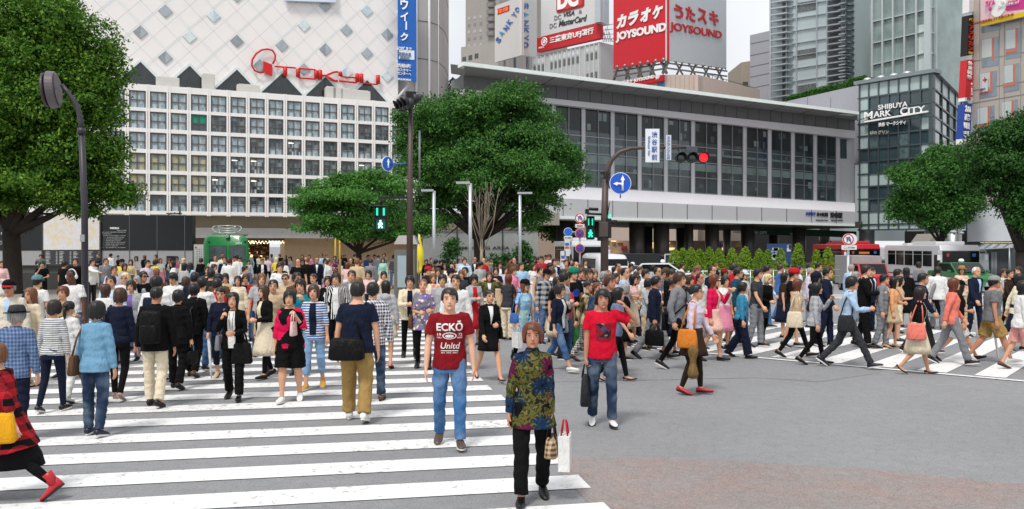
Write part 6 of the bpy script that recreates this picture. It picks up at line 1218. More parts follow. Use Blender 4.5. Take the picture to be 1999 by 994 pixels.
def dirv(pitch, lat, s): p, l = R(pitch), R(lat); return Vector((s*math.sin(l), -math.sin(p)*math.cos(l), -math.cos(p)*math.cos(l)))
ARM = dict(down=((2, 13), (10, 5)), swf=((20, 11), (38, 3)), swb=((-24, 11), (-8, 6)), phone=((28, 6), (98, -32)), hold=((6, 10), (88, -30)), strap=((20, 18), (152, -22)), face=((42, 10), (152, -24)), bag=((2, 6), (3, 3)), elbow=((4, 14), (95, -12)), point=((75, 4), (85, 0)), pocket=((-8, 18), (14, -8)), head=((60, 55), (150, -38)), ear=((20, 72), (165, -38)), reach=((45, 8), (75, 0)), cross=((18, 10), (95, -62)), camera=((50, 14), (140, -28)))
def skeleton(pose, arms, sex, lean=2, hturn=0, hpitch=0):
 """joints of a 1.65 m figure facing -Y, grounded at z = 0"""
 J = {}; st = 0 if pose == 's' else float(pose[1:]); HZ_ = .885
 legs = {}
 for s, nm in ((1, 'L'), (-1, 'R')):
  f = st*s   # positive: this leg forward
  if pose == 's': th, kf, fp = 1, 2, 0
  elif f > 0: th, kf, fp = f*1.05, 4, min(16, f*.45)
  else: th, kf, fp = f*.75, -f*.75+3, f*1.3
  if abs(st) < 15 and pose != 's' and f < 0: th, kf, fp = f*.4, -f*2.4, f*2
  hip = Vector((s*(.088 if sex == 'm' else .086), 0, HZ_)); kn = hip+dirv(th, 2.5, s)*.405; an = kn+dirv(th-kf, .5, s)*.405
  fwd = Vector((s*.12, -math.cos(R(fp)), math.sin(R(fp)))).normalized(); up = Vector((0, math.sin(R(fp)), math.cos(R(fp))))
  legs[nm] = [hip, kn, an, fwd, up]
 lo = min(min((l[2]+l[3]*.17-l[4]*.072).z, (l[2]-l[3]*.055-l[4]*.072).z) for l in legs.values())
 for l in legs.values():
  for i in range(3): l[i] = l[i]-Vector((0, 0, lo))
 P_ = Vector((0, 0, HZ_-lo)); J['legs'] = legs; J['P'] = P_
 Mc = Matrix.Translation(P_) @ Matrix.Rotation(R(lean), 4, 'X') @ Matrix.Rotation(R(st*.18), 4, 'Z'); J['C'] = Mc
 sw = .16 if sex == 'm' else .131
 ar = {}
 for s, nm, a in ((1, 'L', arms[1]), (-1, 'R', arms[0])):
  if a == 'sw': a = 'down' if pose == 's' else ('swb' if st*s > 0 else 'swf')
  (p1, l1), (p2, l2) = ARM[a]; sh = Mc@Vector((s*sw, .005, .445)); R3 = Mc.to_3x3(); el = sh+R3@dirv(p1, l1, s)*.275; fd = R3@dirv(p2, l2, s); wr = el+fd*.235; ar[nm] = (sh, el, wr, fd.normalized(), a)
 J['arms'] = ar
 J['H'] = Mc @ Matrix.Translation((0, -.012, .648)) @ Matrix.Rotation(R(-lean+hpitch), 4, 'X') @ Matrix.Rotation(R(hturn), 4, 'Z')
 return J
TM = [(-.11, .09, .08, 0), (-.06, .148, .105, .01), (0, .162, .115, .01), (.08, .152, .108, 0), (.17, .142, .1, 0), (.28, .158, .11, 0), (.37, .172, .112, .002), (.43, .16, .098, .006), (.475, .115, .078, .008), (.505, .068, .062, .005), (.53, .054, .056, 0)]
TF = [(-.11, .09, .08, 0), (-.06, .155, .108, .012), (0, .162, .116, .012), (.08, .142, .1, 0), (.16, .122, .088, 0), (.27, .138, .108, -.012), (.35, .146, .11, -.014), (.42, .132, .088, 0), (.47, .1, .07, .008), (.505, .06, .054, .005), (.53, .046, .048, 0)]
def trings(J, sex, infl, z0, z1, n=24, hemw=0):
 T_ = TM if sex == 'm' else TF; out = []
 def at(z):
  for a, c in zip(T_, T_[1:]):
   if a[0] <= z <= c[0]: t = (z-a[0])/(c[0]-a[0]); return [a[i]+(c[i]-a[i])*t for i in (1, 2, 3)]
  return list(T_[0][1:]) if z < T_[0][0] else list(T_[-1][1:])
 zs = [z0]+[r[0] for r in T_ if z0+.012 < r[0] < z1-.012]+[z1]
 for z in zs:
  w, d, y = at(max(z, -.02 if z0 < -.06 else z)); k_ = 1-.07*min(1, max(0, (z-.1)/.15)); w *= k_
  if z < 0: k = -z/.2; w += hemw*k; d += hemw*k
  out.append([J['C']@Vector((math.cos(2*math.pi*j/n)*(w+infl), y+math.sin(2*math.pi*j/n)*(d+infl), z)) for j in range(n)])
 return out
def hand(b, wr, fd, s, lod, curl, M3):
 inw = (M3@Vector((-s, 0, 0))); inw = (inw-fd*inw.dot(fd)).normalized(); fr = fd.cross(inw)*s
 if fr.dot(M3@Vector((0, -1, .3))) < 0: fr = -fr
 if lod == 2: b.tube([wr, wr+fd*.07, wr+fd*.15], [.024, .032, .018], 6, cap='round'); return
 b.tube([wr-fd*.01, wr+fd*.03, wr+fd*.075, wr+fd*.09], [.024, .032, .036, .032], 8, cap='round') if lod else b.loft([[wr+fd*t+fr*math.cos(a)*w+inw*math.sin(a)*h for a in [k*math.pi/5 for k in range(10)]] for t, w, h in ((-.02, .023, .021), (.02, .03, .017), (.06, .04, .0155), (.088, .038, .013))])
 c = curl
 for k, L in enumerate((.068, .078, .073, .056)):
  o = (1.5-k)*.0205; p0 = wr+fd*.075+fr*o*.95; d1 = (fd*math.cos(c*.5)+inw*math.sin(c*.5)); d2 = (fd*math.cos(c*1.3)+inw*math.sin(c*1.3)); d3 = (fd*math.cos(c*2)+inw*math.sin(c*2)); r = .0088 if lod == 0 else .0115
  b.tube([p0, p0+d1*L*.45+fr*o*.12, p0+d1*L*.45+d2*L*.35+fr*o*.15, p0+d1*L*.45+d2*L*.35+d3*L*.28+fr*o*.12], [r, r, r*.92, r*.8], 7, cap='round')
 t0 = wr+fd*.025+fr*.024; b.tube([t0, t0+(fd*.7+fr*.65+inw*.2)*.035, t0+(fd*.7+fr*.65+inw*.2)*.035+(fd*.85+fr*.25+inw*.4)*.032], [.012, .011, .009], 7, cap='round')
VOX = {0: (.0062, .0085), 1: (.0115, .0115), 2: (.019, .017)}
_C = {}
def cached(key, fn):
 if key not in _C: _C[key] = fn()
 return _C[key]
def body_mesh(J, sex, lod, bulk):
 b = MB(); b.loft(trings(J, sex, -.004+bulk*.3, -.085, .53)); M3 = J['C'].to_3x3(); f = 1 if sex == 'm' else .86
 hd = J['H']@Vector((0, .02, -.06)); b.tube([J['C']@Vector((0, .008, .48)), J['C']@Vector((0, .002, .54)), hd], [.062*f, .056*f, .055*f], 12, cap='flat'); head_parts(b, J['H'], lod < 2)
 for nm, s in (('L', 1), ('R', -1)):
  hip, kn, an, fw, up = J['legs'][nm]; t = 1+bulk*3
  b.tube([hip+Vector((-s*.01, 0, .03)), hip.lerp(kn, .35), kn, kn.lerp(an, .3), kn.lerp(an, .75), an], [.078*t, .072*t, .05*t, .05*t, .034, .034], 12, cap='round')
  b.tube([an-fw*.045-up*.045, an+fw*.03-up*.03, an+fw*.1-up*.05, an+fw*.15-up*.056], [.026, .03, .026, .018], 8, cap='round')
  sh, el, wr, fd, a = J['arms'][nm]; b.tube([sh+(M3@Vector((-s*.03, 0, .0))), sh, sh.lerp(el, .5), el, el.lerp(wr, .35), wr], [.045*f, .05*f, .043*f*t, .036*f, .036*f, .024*f], 10, cap='round')
  hand(b, wr, fd, s, lod, {'down': .35, 'bag': 1.15, 'phone': .8, 'hold': 1, 'strap': 1.2, 'face': .7, 'point': .3, 'elbow': .9, 'camera': .9}.get(a, .45), M3)
 return remesh(b, VOX[lod][0], 1 if lod == 0 else (2 if lod == 1 else 1), 'person')
def top_mesh(J, sex, lod, kind, hem, slv, bulk, seed, ease):
 b = MB(); inf = .01+ease*.9+bulk*.3; f = 1 if sex == 'm' else .86
 z1 = .492 if kind not in ('turtle',) else .535
 b.loft(trings(J, sex, inf, hem, z1, hemw=.06 if kind in ('dress', 'tunic', 'turtle', 'smock') else .012 if ease > .005 else 0)); M3 = J['C'].to_3x3()
 for nm, s in (('L', 1), ('R', -1)):
  sh, el, wr, fd, a = J['arms'][nm]; r = .009+ease*.7
  if slv <= 0: b.tube([sh+(M3@Vector((-s*.05, 0, .012))), sh+(M3@Vector((s*.012, 0, 0)))], [.06*f, .058*f], 12); continue
  p = [sh+(M3@Vector((-s*.06, 0, .005))), sh+(M3@Vector((-s*.008, 0, .004)))]; q = [.056*f+r*.6, .056*f+r]
  if slv <= 1: p += [sh.lerp(el, slv*.5), sh.lerp(el, slv)]; q += [.05*f+r*1.1, .046*f+r*1.5]
  else:
   p += [sh.lerp(el, .5), el, el.lerp(wr, (slv-1)*.5), el.lerp(wr, slv-1)]; q += [.047*f+r, .04*f+r, .037*f+r, .03*f+r*.9]
  b.tube(p, q, 12)
 if kind in ('shirt', 'jacket', 'blazer'):   # collar
  c0 = J['C']@Vector((0, .004, .488)); c1 = J['C']@Vector((0, -.004, .522)); b.tube([c0, c1], [(.078*f, .07*f), (.066*f, .06*f)], 16)
 if kind == 'hoodie': b.ball(J['C']@Vector((0, .085, .455)), (.1, .06, .07), 0, 12, 8)
 return remesh(b, VOX[lod][1], 3 if lod == 0 else 2, 'top', .0065 if lod < 2 else 0, seed)
def bottom_mesh(J, sex, lod, kind, bulk, seed, flare=0):
 b = MB(); t = bulk*.28
 if kind in ('skirt', 'miniskirt', 'longskirt'):
  L = {'skirt': .47, 'miniskirt': .3, 'longskirt': .68}[kind]; n = 28; rings = []; c0 = J['P']; hipm = (J['legs']['L'][1]+J['legs']['R'][1])/2; rnd_ = random.Random(seed)
  spread = abs(J['legs']['L'][1].y-J['legs']['R'][1].y)*.5
  for q in (-.11, -.06, 0, .25, .5, .75, 1):
   z = -q*L if q > 0 else -q; w = .135+t+(.02 if q == -.11 else .035); d = .1+t+.035
   if q >= 0: w = .175+t+flare*q*.9+.02*q; d = .13+t+flare*q+.02*q+spread*min(1, q*L/.4)*.9
   rings.append([c0+Vector((math.cos(a)*w*(1+flare*.35*q*math.sin(a*7+seed)), math.sin(a)*d*(1+flare*.35*q*math.sin(a*7+seed)), z)) for a in [2*math.pi*j/n for j in range(n)]])
  b.loft(rings); return b.mesh('skirt')
 T_ = trings(J, sex, .01+t, -.11, .09); b.loft(T_)
 wd = {'slim': (.088, .074, .057, .05, .04), 'jeans': (.094, .083, .067, .062, .058), 'trousers': (.095, .085, .072, .068, .066), 'wide': (.1, .095, .088, .09, .095), 'shorts': (.1, .098, .09, .09, .09), 'cropped': (.094, .08, .065, .06, .058), 'tights': (.083, .076, .053, .052, .036)}[kind]
 for nm, s in (('L', 1), ('R', -1)):
  hip, kn, an, fw, up = J['legs'][nm]; e = {'shorts': .0, 'cropped': .62}.get(kind, .97); g = t
  if kind == 'shorts': p = [hip+Vector((-s*.008, 0, .02)), hip.lerp(kn, .5), hip.lerp(kn, .93)]; q = [wd[0]+g, wd[1]+g, wd[2]+g+.01]
  else: p = [hip+Vector((-s*.008, 0, .02)), hip.lerp(kn, .45), kn, kn.lerp(an, e*.5), kn.lerp(an, e)]; q = [w+g for w in wd]
  b.tube(p, q, 14)
 return remesh(b, VOX[lod][1], 3 if lod == 0 else 2, 'bottom', .01 if lod < 2 and kind not in ('tights', 'slim') else 0, seed)
def shoe_mesh(kind):
 """toe points to -Y, ankle above the origin (0,0,.072)"""
 b = MB(); heel = .045 if kind == 'heels' else 0
 def ring(y, w, z0, z1, m=12): return [Vector((math.cos(2*math.pi*j/m)*w, y, (z0+z1)/2+math.sin(2*math.pi*j/m)*(z1-z0)/2)) for j in range(m)]
 S_ = {'sneakers': [(.07, .02, .015, .06), (.06, .036, .012, .085), (.02, .042, .012, .098), (-.04, .044, .012, .085), (-.09, .047, .012, .066), (-.14, .045, .012, .052), (-.175, .034, .014, .042), (-.19, .012, .016, .03)],
  'shoes': [(.07, .018, .015, .055), (.06, .033, .012, .075), (.02, .037, .012, .085), (-.04, .038, .012, .07), (-.1, .043, .012, .055), (-.15, .038, .012, .045), (-.185, .024, .013, .036), (-.2, .008, .016, .028)],
  'heels': [(.066, .016, .03, .075), (.055, .03, .024, .078), (.0, .03, .016, .06), (-.07, .038, .008, .036), (-.12, .036, .006, .036), (-.16, .022, .006, .032), (-.18, .008, .008, .022)],
  'boots': [(.07, .02, .015, .06), (.06, .036, .012, .11), (.02, .044, .012, .12), (-.04, .045, .012, .09), (-.09, .047, .012, .066), (-.14, .045, .012, .056), (-.175, .034, .014, .046), (-.19, .012, .016, .03)]}[kind]
 b.loft([ring(y, w, z0, z1) for y, w, z0, z1 in S_], 0)
 if kind == 'boots': b.tube([(0, .005, .07), (0, .012, .15), (0, .014, .2)], [.05, .05, .056], 14, 0)
 if kind == 'heels': b.tube([(0, .055, .04), (0, .062, .0)], [.014, .006], 8, 1)
 else:
  n = 16; o = [(math.sin(2*math.pi*j/n)*(.04 if math.cos(2*math.pi*j/n) > 0 else .047), -.058-math.cos(2*math.pi*j/n)*-.132) for j in range(n)]
  b.slab([Vector((x, y, .022)) for x, y in o], [Vector((x, y, .0)) for x, y in o], 1)
 return b
HSTY = dict(short=dict(f=.2, s=-.06, b=-.28, t=.05), buzz=dict(f=.30, s=.1, b=-.15, t=.03), bobside=dict(f=.23, s=-.3, b=-.36, t=.085), shaggy=dict(f=.14, s=-.14, b=-.36, t=.085), bob=dict(f=.13, s=-.34, b=-.42, t=.075), mid=dict(f=.2, s=-.66, b=-.78, t=.07), long=dict(f=.16, s=-1.25, b=-1.45, t=.07), up=dict(f=.24, s=.05, b=-.14, t=.05), thin=dict(f=.44, s=.06, b=-.22, t=.035))
def hair_mesh(st, seed, lod):
 H_ = HSTY[st]; n = 40 if lod < 2 else 22; r = random.Random(seed); b = MB(); t = H_['t']; rows = []; rx, ry, rz_ = .352, .42, .5
 nr = 16 if lod < 2 else 9; jit = [r.uniform(-1, 1) for _ in range(n)]; grid = [[None]*n for _ in range(nr)]; part = r.uniform(-.3, .3)
 for j in range(n):
  a = 2*math.pi*j/n; deg = abs(math.degrees(a if a < math.pi else a-2*math.pi)); sg = 1 if a < math.pi else -1
  lo, hi = (38, 60) if st in ('long', 'mid', 'bob', 'bobside') else (46, 68); k = max(0, min(1, (deg-lo)/(hi-lo))); k = k*k*(3-2*k); k2 = max(0, min(1, (deg-75)/75))
  hem = H_['f']+.05*part*sg+(H_['s']+(H_['b']-H_['s'])*k2-H_['f'])*k+jit[j]*(.055 if st not in ('long', 'mid') else .12)*(.4+k)
  if deg < lo: hem += .06*(part*sg > .1)
  top = rz_+t*1.05
  for i in range(nr):
   q = (i+.5)/nr if False else i/(nr-1); z = top-(top-hem)*(1-math.cos(q*math.pi/2)) if False else None
   ph = q; zz = top-(top-hem)*ph**1.35; cz = max(-.999, min(1, zz/top)); k3 = 1.0
   if zz > -.02: rad = max(0, 1-abs(cz)**2.6)**(1/2.6)
   else: rad = 1.0-.10*min(1, -zz/.35) + (.05 if st == 'bob' and zz > -.36 else 0)-(.06 if st in ('long', 'mid') and zz < -.3 else 0)
   if i == 0: rad = .001
   rad *= 1+.03*math.sin(a*11+seed)*min(1, q*2)+.028*jit[j]*(.4+q)+.02*math.sin(a*3+seed*2+q*4)+(.02*jit[(j*7) % n] if lod < 2 else 0)
   yo = .0 if zz > -.4 else (.05+.06*min(1, (-.4-zz)/.8))
   x = math.sin(a)*(rx+t)*rad; y = -math.cos(a)*(ry+t*(1 if deg > 60 else .6))*rad+.01+yo
   if st in ('long', 'mid') and zz < -.3: y *= .82
   grid[i][j] = Vector((x, y, zz))*HH
 rings = grid[:]; rings.append([Vector((v.x*.8, v.y*.8+.0, v.z+.004)) for v in grid[-1]]); rings.append([Vector((v.x*.55, v.y*.55, max(v.z, .1*HH))) for v in grid[-1]])
 b.loft(rings, caps=True)
 if st == 'up': b.ball(Vector((0, .44, .18))*HH, HH*.17, 0, 12, 8)
 return b.mesh('hair')
_hb = MB(); head_parts(_hb, Matrix(), True); HEADBVH = BVHTree.FromPolygons(_hb.v, _hb.f)
def decal(bvh, pts, off=.003, org=-1.0):
 out = []
 for x, z in pts:
  h = bvh.ray_cast(Vector((x, org, z)), Vector((0, 1, 0)))
  out.append((h[0] if h[0] else Vector((x, 0, z)))+Vector((0, -off, 0)))
 return out
def ell(cx, cz, rx, rz_, n=12, tilt=0): return [((cx+math.cos(2*math.pi*i/n)*rx)*HH, (cz+math.sin(2*math.pi*i/n)*rz_+math.cos(2*math.pi*i/n)*rx*tilt)*HH) for i in range(n)]
def face_meshes(kind, lod):
 out = []
 def poly(shapes, name):
  b = MB()
  for pts, off, m in shapes:
   q = decal(HEADBVH, pts, off); c = sum(q, Vector())/len(q); c = decal(HEADBVH, [(c.x, c.z)], off)[0]; k = len(b.v); b.add(q+[c], [(i, (i+1) % len(q), len(q)) for i in range(len(q))], m)
  me = bpy.data.meshes.new(name); me.from_pydata(b.v, [], b.f); me.polygons.foreach_set('material_index', b.m); return me
 ey = []
 for s in (-1, 1):
  if lod == 0: ey += [(ell(s*.15, .012, .07, .022, 12, s*.06), .0032, 1), (ell(s*.15, .013, .032, .022, 10), .0042, 0), (ell(s*.15, .035, .08, .012, 10, s*.05), .0045, 0)]
  else: ey += [(ell(s*.15, .015, .075, .035, 10), .004, 0)]
 out.append(('eyes', poly(ey, 'eyes'), 'e'))
 out.append(('eyebrows', poly([(ell(s*.16, .115, .095, .017, 10, s*-.08), .004, 0) for s in (-1, 1)], 'eyebrows'), 'h'))
 out.append(('mouth', poly([(ell(0, -.285, .12, .03 if kind == 'f' else .022, 12), .0035, 0)], 'mouth'), 'm'))
 return out
EYEM = [paint('#1a1210', .3), paint('#cfc8c2', .3)]; LIPM = paint('#a3544f', .4); LIPW = paint('#b83a40', .35)
def put(name, me, parent, m, loc=None, M_=None):
 o = bpy.data.objects.new(name, me); col.objects.link(o); o.parent = parent
 ms = m if isinstance(m, (list, tuple)) else [m]
 while len(me.materials) < len(ms): me.materials.append(ms[len(me.materials)])
 for i, q in enumerate(ms): o.material_slots[i].link = 'OBJECT'; o.material_slots[i].material = q
 if M_ is not None: o.matrix_local = M_
 return o
def overlay(src, rows, m, parent, name, off=.004, back=False, th=0):
 """rows: list of (z, x0, x1): a panel lying on the front of a garment"""
 bv = BVHTree.FromPolygons([v.co for v in src.vertices], [tuple(p.vertices) for p in src.polygons]); b = MB(); n = 7; vs = []
 d = Vector((0, -1 if back else 1, 0)); last = {}
 for z, x0, x1 in rows:
  for i in range(n):
   x = x0+(x1-x0)*i/(n-1); h = bv.ray_cast(Vector((x, -d.y*1.0, z)), d)[0]
   if h is None: h = last.get(i, Vector((x, -d.y*.1, z))); h = Vector((x, h.y, z))
   last[i] = h; vs.append(h-d*off)
 b.add(vs, [(r*n+i, r*n+i+1, (r+1)*n+i+1, (r+1)*n+i) for r in range(len(rows)-1) for i in range(n-1)], 0, True)
 me = bpy.data.meshes.new(name); me.from_pydata(b.v, [], b.f); me.polygons.foreach_set('use_smooth', b.sm); return put(name, me, parent, m)
def chest_print(src, body, size, z, m, parent, bold=.02, x=0, italic=0, mirror=False, name='shirt_lettering', w=None, back=False):
 me = text_mesh(body, size=size, bold=bold*size, italic=italic); bm = bmesh.new(); bm.from_mesh(me); bmesh.ops.subdivide_edges(bm, edges=[e for e in bm.edges if e.calc_length() > .03], cuts=2); bmesh.ops.triangulate(bm, faces=bm.faces); bm.to_mesh(me); bm.free()
 xs = [v.co.x for v in me.vertices]; k = w/(max(xs)-min(xs)) if w else 1; bv = BVHTree.FromPolygons([v.co for v in src.vertices], [tuple(p.vertices) for p in src.polygons])
 for v in me.vertices:
  X, Z = x+v.co.x*k, z+v.co.y; h = bv.ray_cast(Vector((X, -1, Z)), Vector((0, 1, 0)))[0]; v.co = (h or Vector((X, -.1, Z)))+Vector((0, -.005, 0))
 me.materials.clear(); return put(name, me, parent, m)
PEOPLE = []
def person(x, top, h, face, pose='s', arms=('sw', 'sw'), sex='f', hair='long', hc='black', topk='tee', tc='white', bk='jeans', bc='denim', shoe='sneakers', shc='black', skin='a', bulk=0, lab=None, pat=None, pc=None, pc3=None, slv=None, hem=None, inner=None, lean=3, ht=0, hp=0, hat=None, glasses=None, flare=.05, bpat=None, bpc=None, sock=None, ref=None, tight=None, scale2=1, ease=None, psc=1.0, legc=None, Y=None, grp=None, open_=None, tie=None):
 k = (top-HZ)/(CH-h) if Y is None else F/Y
 Y = F/k; X = gx(x, Y); lod = 0 if k > 128 else (1 if k > 66 else 2); z0 = dip(X, Y) if not (X < 2 and Y > 27 or X < 9 and Y > 43) else .1
 if X < -1.5 and Y > 27.2: z0 = .1
 if lod == 2: bulk = 0 if bulk < .03 else .05
 seed = int(x*7+top) % 997; vs_ = seed % 3
 key = (pose, tuple(arms), sex, lod, bulk, lean, ht if lod < 2 else 0, hp if lod < 2 else 0); J = cached(('J',)+key+(ht, hp), lambda: skeleton(pose, arms, sex, lean, ht, hp))
 root = bpy.data.objects.new('person', cached(('body',)+key, lambda: body_mesh(J, sex, lod, bulk))); col.objects.link(root)
 me = root.data
 if not me.materials: me.materials.append(SKIN['a'])
 root.material_slots[0].link = 'OBJECT'; root.material_slots[0].material = SKIN[skin]
 s = h/1.65; root.location = (X, Y, z0); root.rotation_euler = (0, 0, R(face)); root.scale = (s, s, s)
 # garments
 kinds = {'tee': (.62, -.07, .004), 'polo': (.62, -.08, .006), 'shirt': (2.0, -.1, .008), 'knit': (1.9, -.05, .005), 'jacket': (2.03, -.12, .014), 'blazer': (2.03, -.14, .012), 'cardigan': (2.0, -.1, .008), 'hoodie': (2.0, -.08, .014), 'dress': (.35, -.05, .004), 'tank': (0, -.06, .002), 'tunic': (.8, -.17, .008), 'turtle': (2.0, -.16, .003), 'smock': (1.5, -.18, .02)}
 sl, hm, es = kinds[topk]; sl = sl if slv is None else slv; hm = hm if hem is None else hem; es = es if ease is None else ease
 tm = cached(('top',)+key+(topk, sl, hm, es, vs_ if lod < 2 else 0), lambda: top_mesh(J, sex, lod, topk, hm, sl, bulk, vs_, es))
 nm = {'tee': 't_shirt', 'polo': 'polo_shirt', 'knit': 'sweater', 'tank': 'tank_top', 'turtle': 'blouse', 'smock': 'blouse'}.get(topk, topk)
 to = put(nm, tm, root, fabric(tc, pat, pc, c3=pc3, sc_=psc))
 if topk == 'dress' and bk not in ('skirt', 'miniskirt', 'longskirt'): bk = 'skirt'
 bm_ = cached(('bot',)+key+(bk, vs_ if lod < 2 else 0, flare), lambda: bottom_mesh(J, sex, lod, bk, bulk, vs_, flare))
 put({'slim': 'trousers', 'wide': 'trousers', 'cropped': 'trousers', 'miniskirt': 'skirt', 'longskirt': 'skirt', 'jeans': 'jeans' if 'denim' in bc else 'trousers'}.get(bk, bk), bm_, root, fabric(bc, bpat if topk != 'dress' else pat, bpc if topk != 'dress' else pc, c3=pc3 if topk == 'dress' else None))
 if legc: put('tights', cached(('bot',)+key+('tights',), lambda: bottom_mesh(J, sex, lod, 'tights', bulk, 0)), root, fabric(legc))
 for nm_, sd_ in (('L', 1), ('R', -1)):
  hip, kn, an, fw, up = J['legs'][nm_]; sb = cached(('shoe', shoe), lambda: shoe_mesh(shoe).mesh('shoe', [BLK, BLK]))
  rt = fw.cross(up).normalized(); up2 = rt.cross(fw).normalized(); Mx = Matrix((rt, -fw, up2)).transposed().to_4x4();
  if Mx.determinant() < 0: Mx = Matrix((-rt, -fw, up2)).transposed().to_4x4()
  Mx.translation = an-up2*.072
  put('shoe', sb, root, [paint(COL.get(shc, shc), .4), paint('#d8d5d0' if shoe == 'sneakers' else '#1c1918', .6)], M_=Mx)
 if inner:   # what shows in the opening of a jacket
  P_ = J['P']; zb = P_.z+(.16 if topk in ('blazer', 'jacket') else hm+.02) if open_ is None else P_.z+open_; zt_ = P_.z+.478; w0 = .05; rows = []
  for i in range(14):
   t = i/13; z = zt_+(zb-zt_)*t; w = (.045*(1-t)+.004) if zb > P_.z+.1 else (.045+.012*math.sin(t*3)); rows.append((z, -w, w))
  if lod < 2 or abs(face) < 75: overlay(tm, rows, fabric(inner), root, 'inner_shirt', .006)
  if tie and abs(face) < 80: overlay(tm, [(z, -.012-.01*(i/10), .012+.01*(i/10)) for i, (z, a, c) in enumerate(rows[1:12])], fabric(tie, rough=.5), root, 'tie', .011)
 HM = J['H']
 if hair != 'bald':
  if hair == 'pony': put('hair', cached(('hair', 'up', vs_, lod), lambda: hair_mesh('up', vs_, lod)), root, hairmat(hc), M_=HM)
  else: put('hair', cached(('hair', hair, vs_, lod), lambda: hair_mesh(hair, vs_, lod)), root, hairmat(hc), M_=HM)
 if hair == 'pony':
  b = MB(); b.tube([Vector(p)*HH for p in ((0, .42, .12), (0, .56, .0), (0, .55, -.5), (.02, .45, -.95))], [HH*.08, HH*.13, HH*.12, HH*.03], 10, cap='round'); put('ponytail', b.mesh('ponytail', hairmat(hc)), root, hairmat(hc), M_=HM)
 rel = (face+ht+180) % 360-180
 if abs(rel) < 118:
  for n_, fm, w in cached(('face', sex, min(lod, 1)), lambda: face_meshes(sex, min(lod, 1))):
   if lod == 2 and n_ == 'eyebrows': continue
   put(n_, fm, root, EYEM if w == 'e' else (hairmat(hc) if w == 'h' else (LIPW if sex == 'f' else LIPM)), M_=HM)
  if glasses:
   def gl():
    b = MB()
    for s_ in (-1, 1):
     q = decal(HEADBVH, ell(s_*.155, .01, .12, .075, 16), .012); q = [Vector((v.x, min(w_.y for w_ in q), v.z)) for v in q]
     if glasses == 'sun': c = sum(q, Vector())/16; b.add(q+[c], [(i, (i+1) % 16, 16) for i in range(16)])
     b.tube(q+[q[0]], .0022, 5); b.tube([Vector((s_*.275, -.42, .03))*HH, Vector((s_*.35, .02, .03))*HH], .002, 5)
    b.tube([Vector((-.04, -.47, .03))*HH, Vector((.04, -.47, .03))*HH], .002, 5); return b.mesh('glasses', BLK)
   put('glasses', cached(('gl', glasses), gl), root, paint('#141416', .25), M_=HM)
 if hat:
  hk, hcol = hat[:2]
  def hm_():
   b = MB(); t = .075
   def rr(z, kx, n=24): return [Vector((math.cos(2*math.pi*j/n)*(.352+t)*kx, math.sin(2*math.pi*j/n)*(.42+t)*kx+.01, z))*HH for j in range(n)]
   if hk == 'cap':
    b.loft([rr(.17, 1), rr(.25, 1.02), rr(.4, .93), rr(.52, .7), rr(.585, .35), rr(.6, .03)]); n = 13; a = [Vector((math.sin(R(-62+124*i/(n-1)))*.42, -math.cos(R(-62+124*i/(n-1)))*.46, .2))*HH for i in range(n)]; c = [Vector((math.sin(R(-55+110*i/(n-1)))*.38, -math.cos(R(-55+110*i/(n-1)))*.8-.05, .13-.03*abs(math.cos(0)))) *HH for i in range(n)]
    pl = a+c[::-1]; b.slab(pl, [v-Vector((0, 0, .006)) for v in pl], 1)
   elif hk == 'beanie': b.loft([rr(.1, 1.03), rr(.2, 1.06), rr(.35, 1.05), rr(.5, .9), rr(.62, .6), rr(.68, .25), rr(.69, .03)])
   elif hk in ('fedora', 'sunhat'):
    b.loft([rr(.17, 1.55), rr(.2, 1.5), rr(.19, 1.03), rr(.3, 1.01), rr(.5, .9), rr(.6, .7), rr(.62, .3), rr(.58, .03)]); b.loft([rr(.2, 1.05), rr(.28, 1.05)], 1)
   elif hk == 'turban': b.loft([rr(.05, 1.05), rr(.2, 1.12), rr(.38, 1.1), rr(.55, .85), rr(.62, .4), rr(.62, .03)])
   return b.mesh('hat', [BLK, BLK])
  c2 = {'cap': 'black'}.get(hk, hcol); put('hat' if hk != 'cap' else 'cap', cached(('hat', hk), hm_), root, [fabric(hcol), fabric(hcol if len(hat) < 3 else hat[2])], M_=HM)
 word = 'man' if sex == 'm' else 'woman'; root['category'] = 'person'
 gname = {'tee': 'T-shirt', 'polo': 'polo shirt', 'knit': 'sweater', 'turtle': 'long blouse', 'smock': 'loose blouse', 'tank': 'tank top'}.get(topk, topk); bname = {'slim': 'slim trousers', 'wide': 'wide trousers', 'cropped': 'cropped trousers', 'miniskirt': 'short skirt', 'longskirt': 'long skirt'}.get(bk, bk)
 if bk == 'jeans' and 'denim' not in bc: bname = 'trousers'
 pw = {'hstripe': 'striped', 'vstripe': 'striped', 'plaid': 'plaid', 'check': 'checked', 'floral': 'flowered', 'print': 'printed', 'dots': 'dotted', 'camo': 'patterned', 'patch': 'patchwork'}.get(pat, '')
 brief = f"{word} in {tc} {pw+' ' if pw else ''}{gname}".replace('denimshirt', 'light denim').replace('skyblue', 'sky blue')
 PEOPLE.append(dict(o=root, x=x, k=k, J=J, top=tm, word=word, brief=brief, ref=ref or brief, lab=lab, hair=hair, hc=hc, bname=bname, bc=bc.replace('blue denim', 'blue').replace('denim', 'blue') if 'denim' in bc else bc, rel=(face+180) % 360-180, grp=grp, hat=hat, topobj=to))
 return PEOPLE[-1]
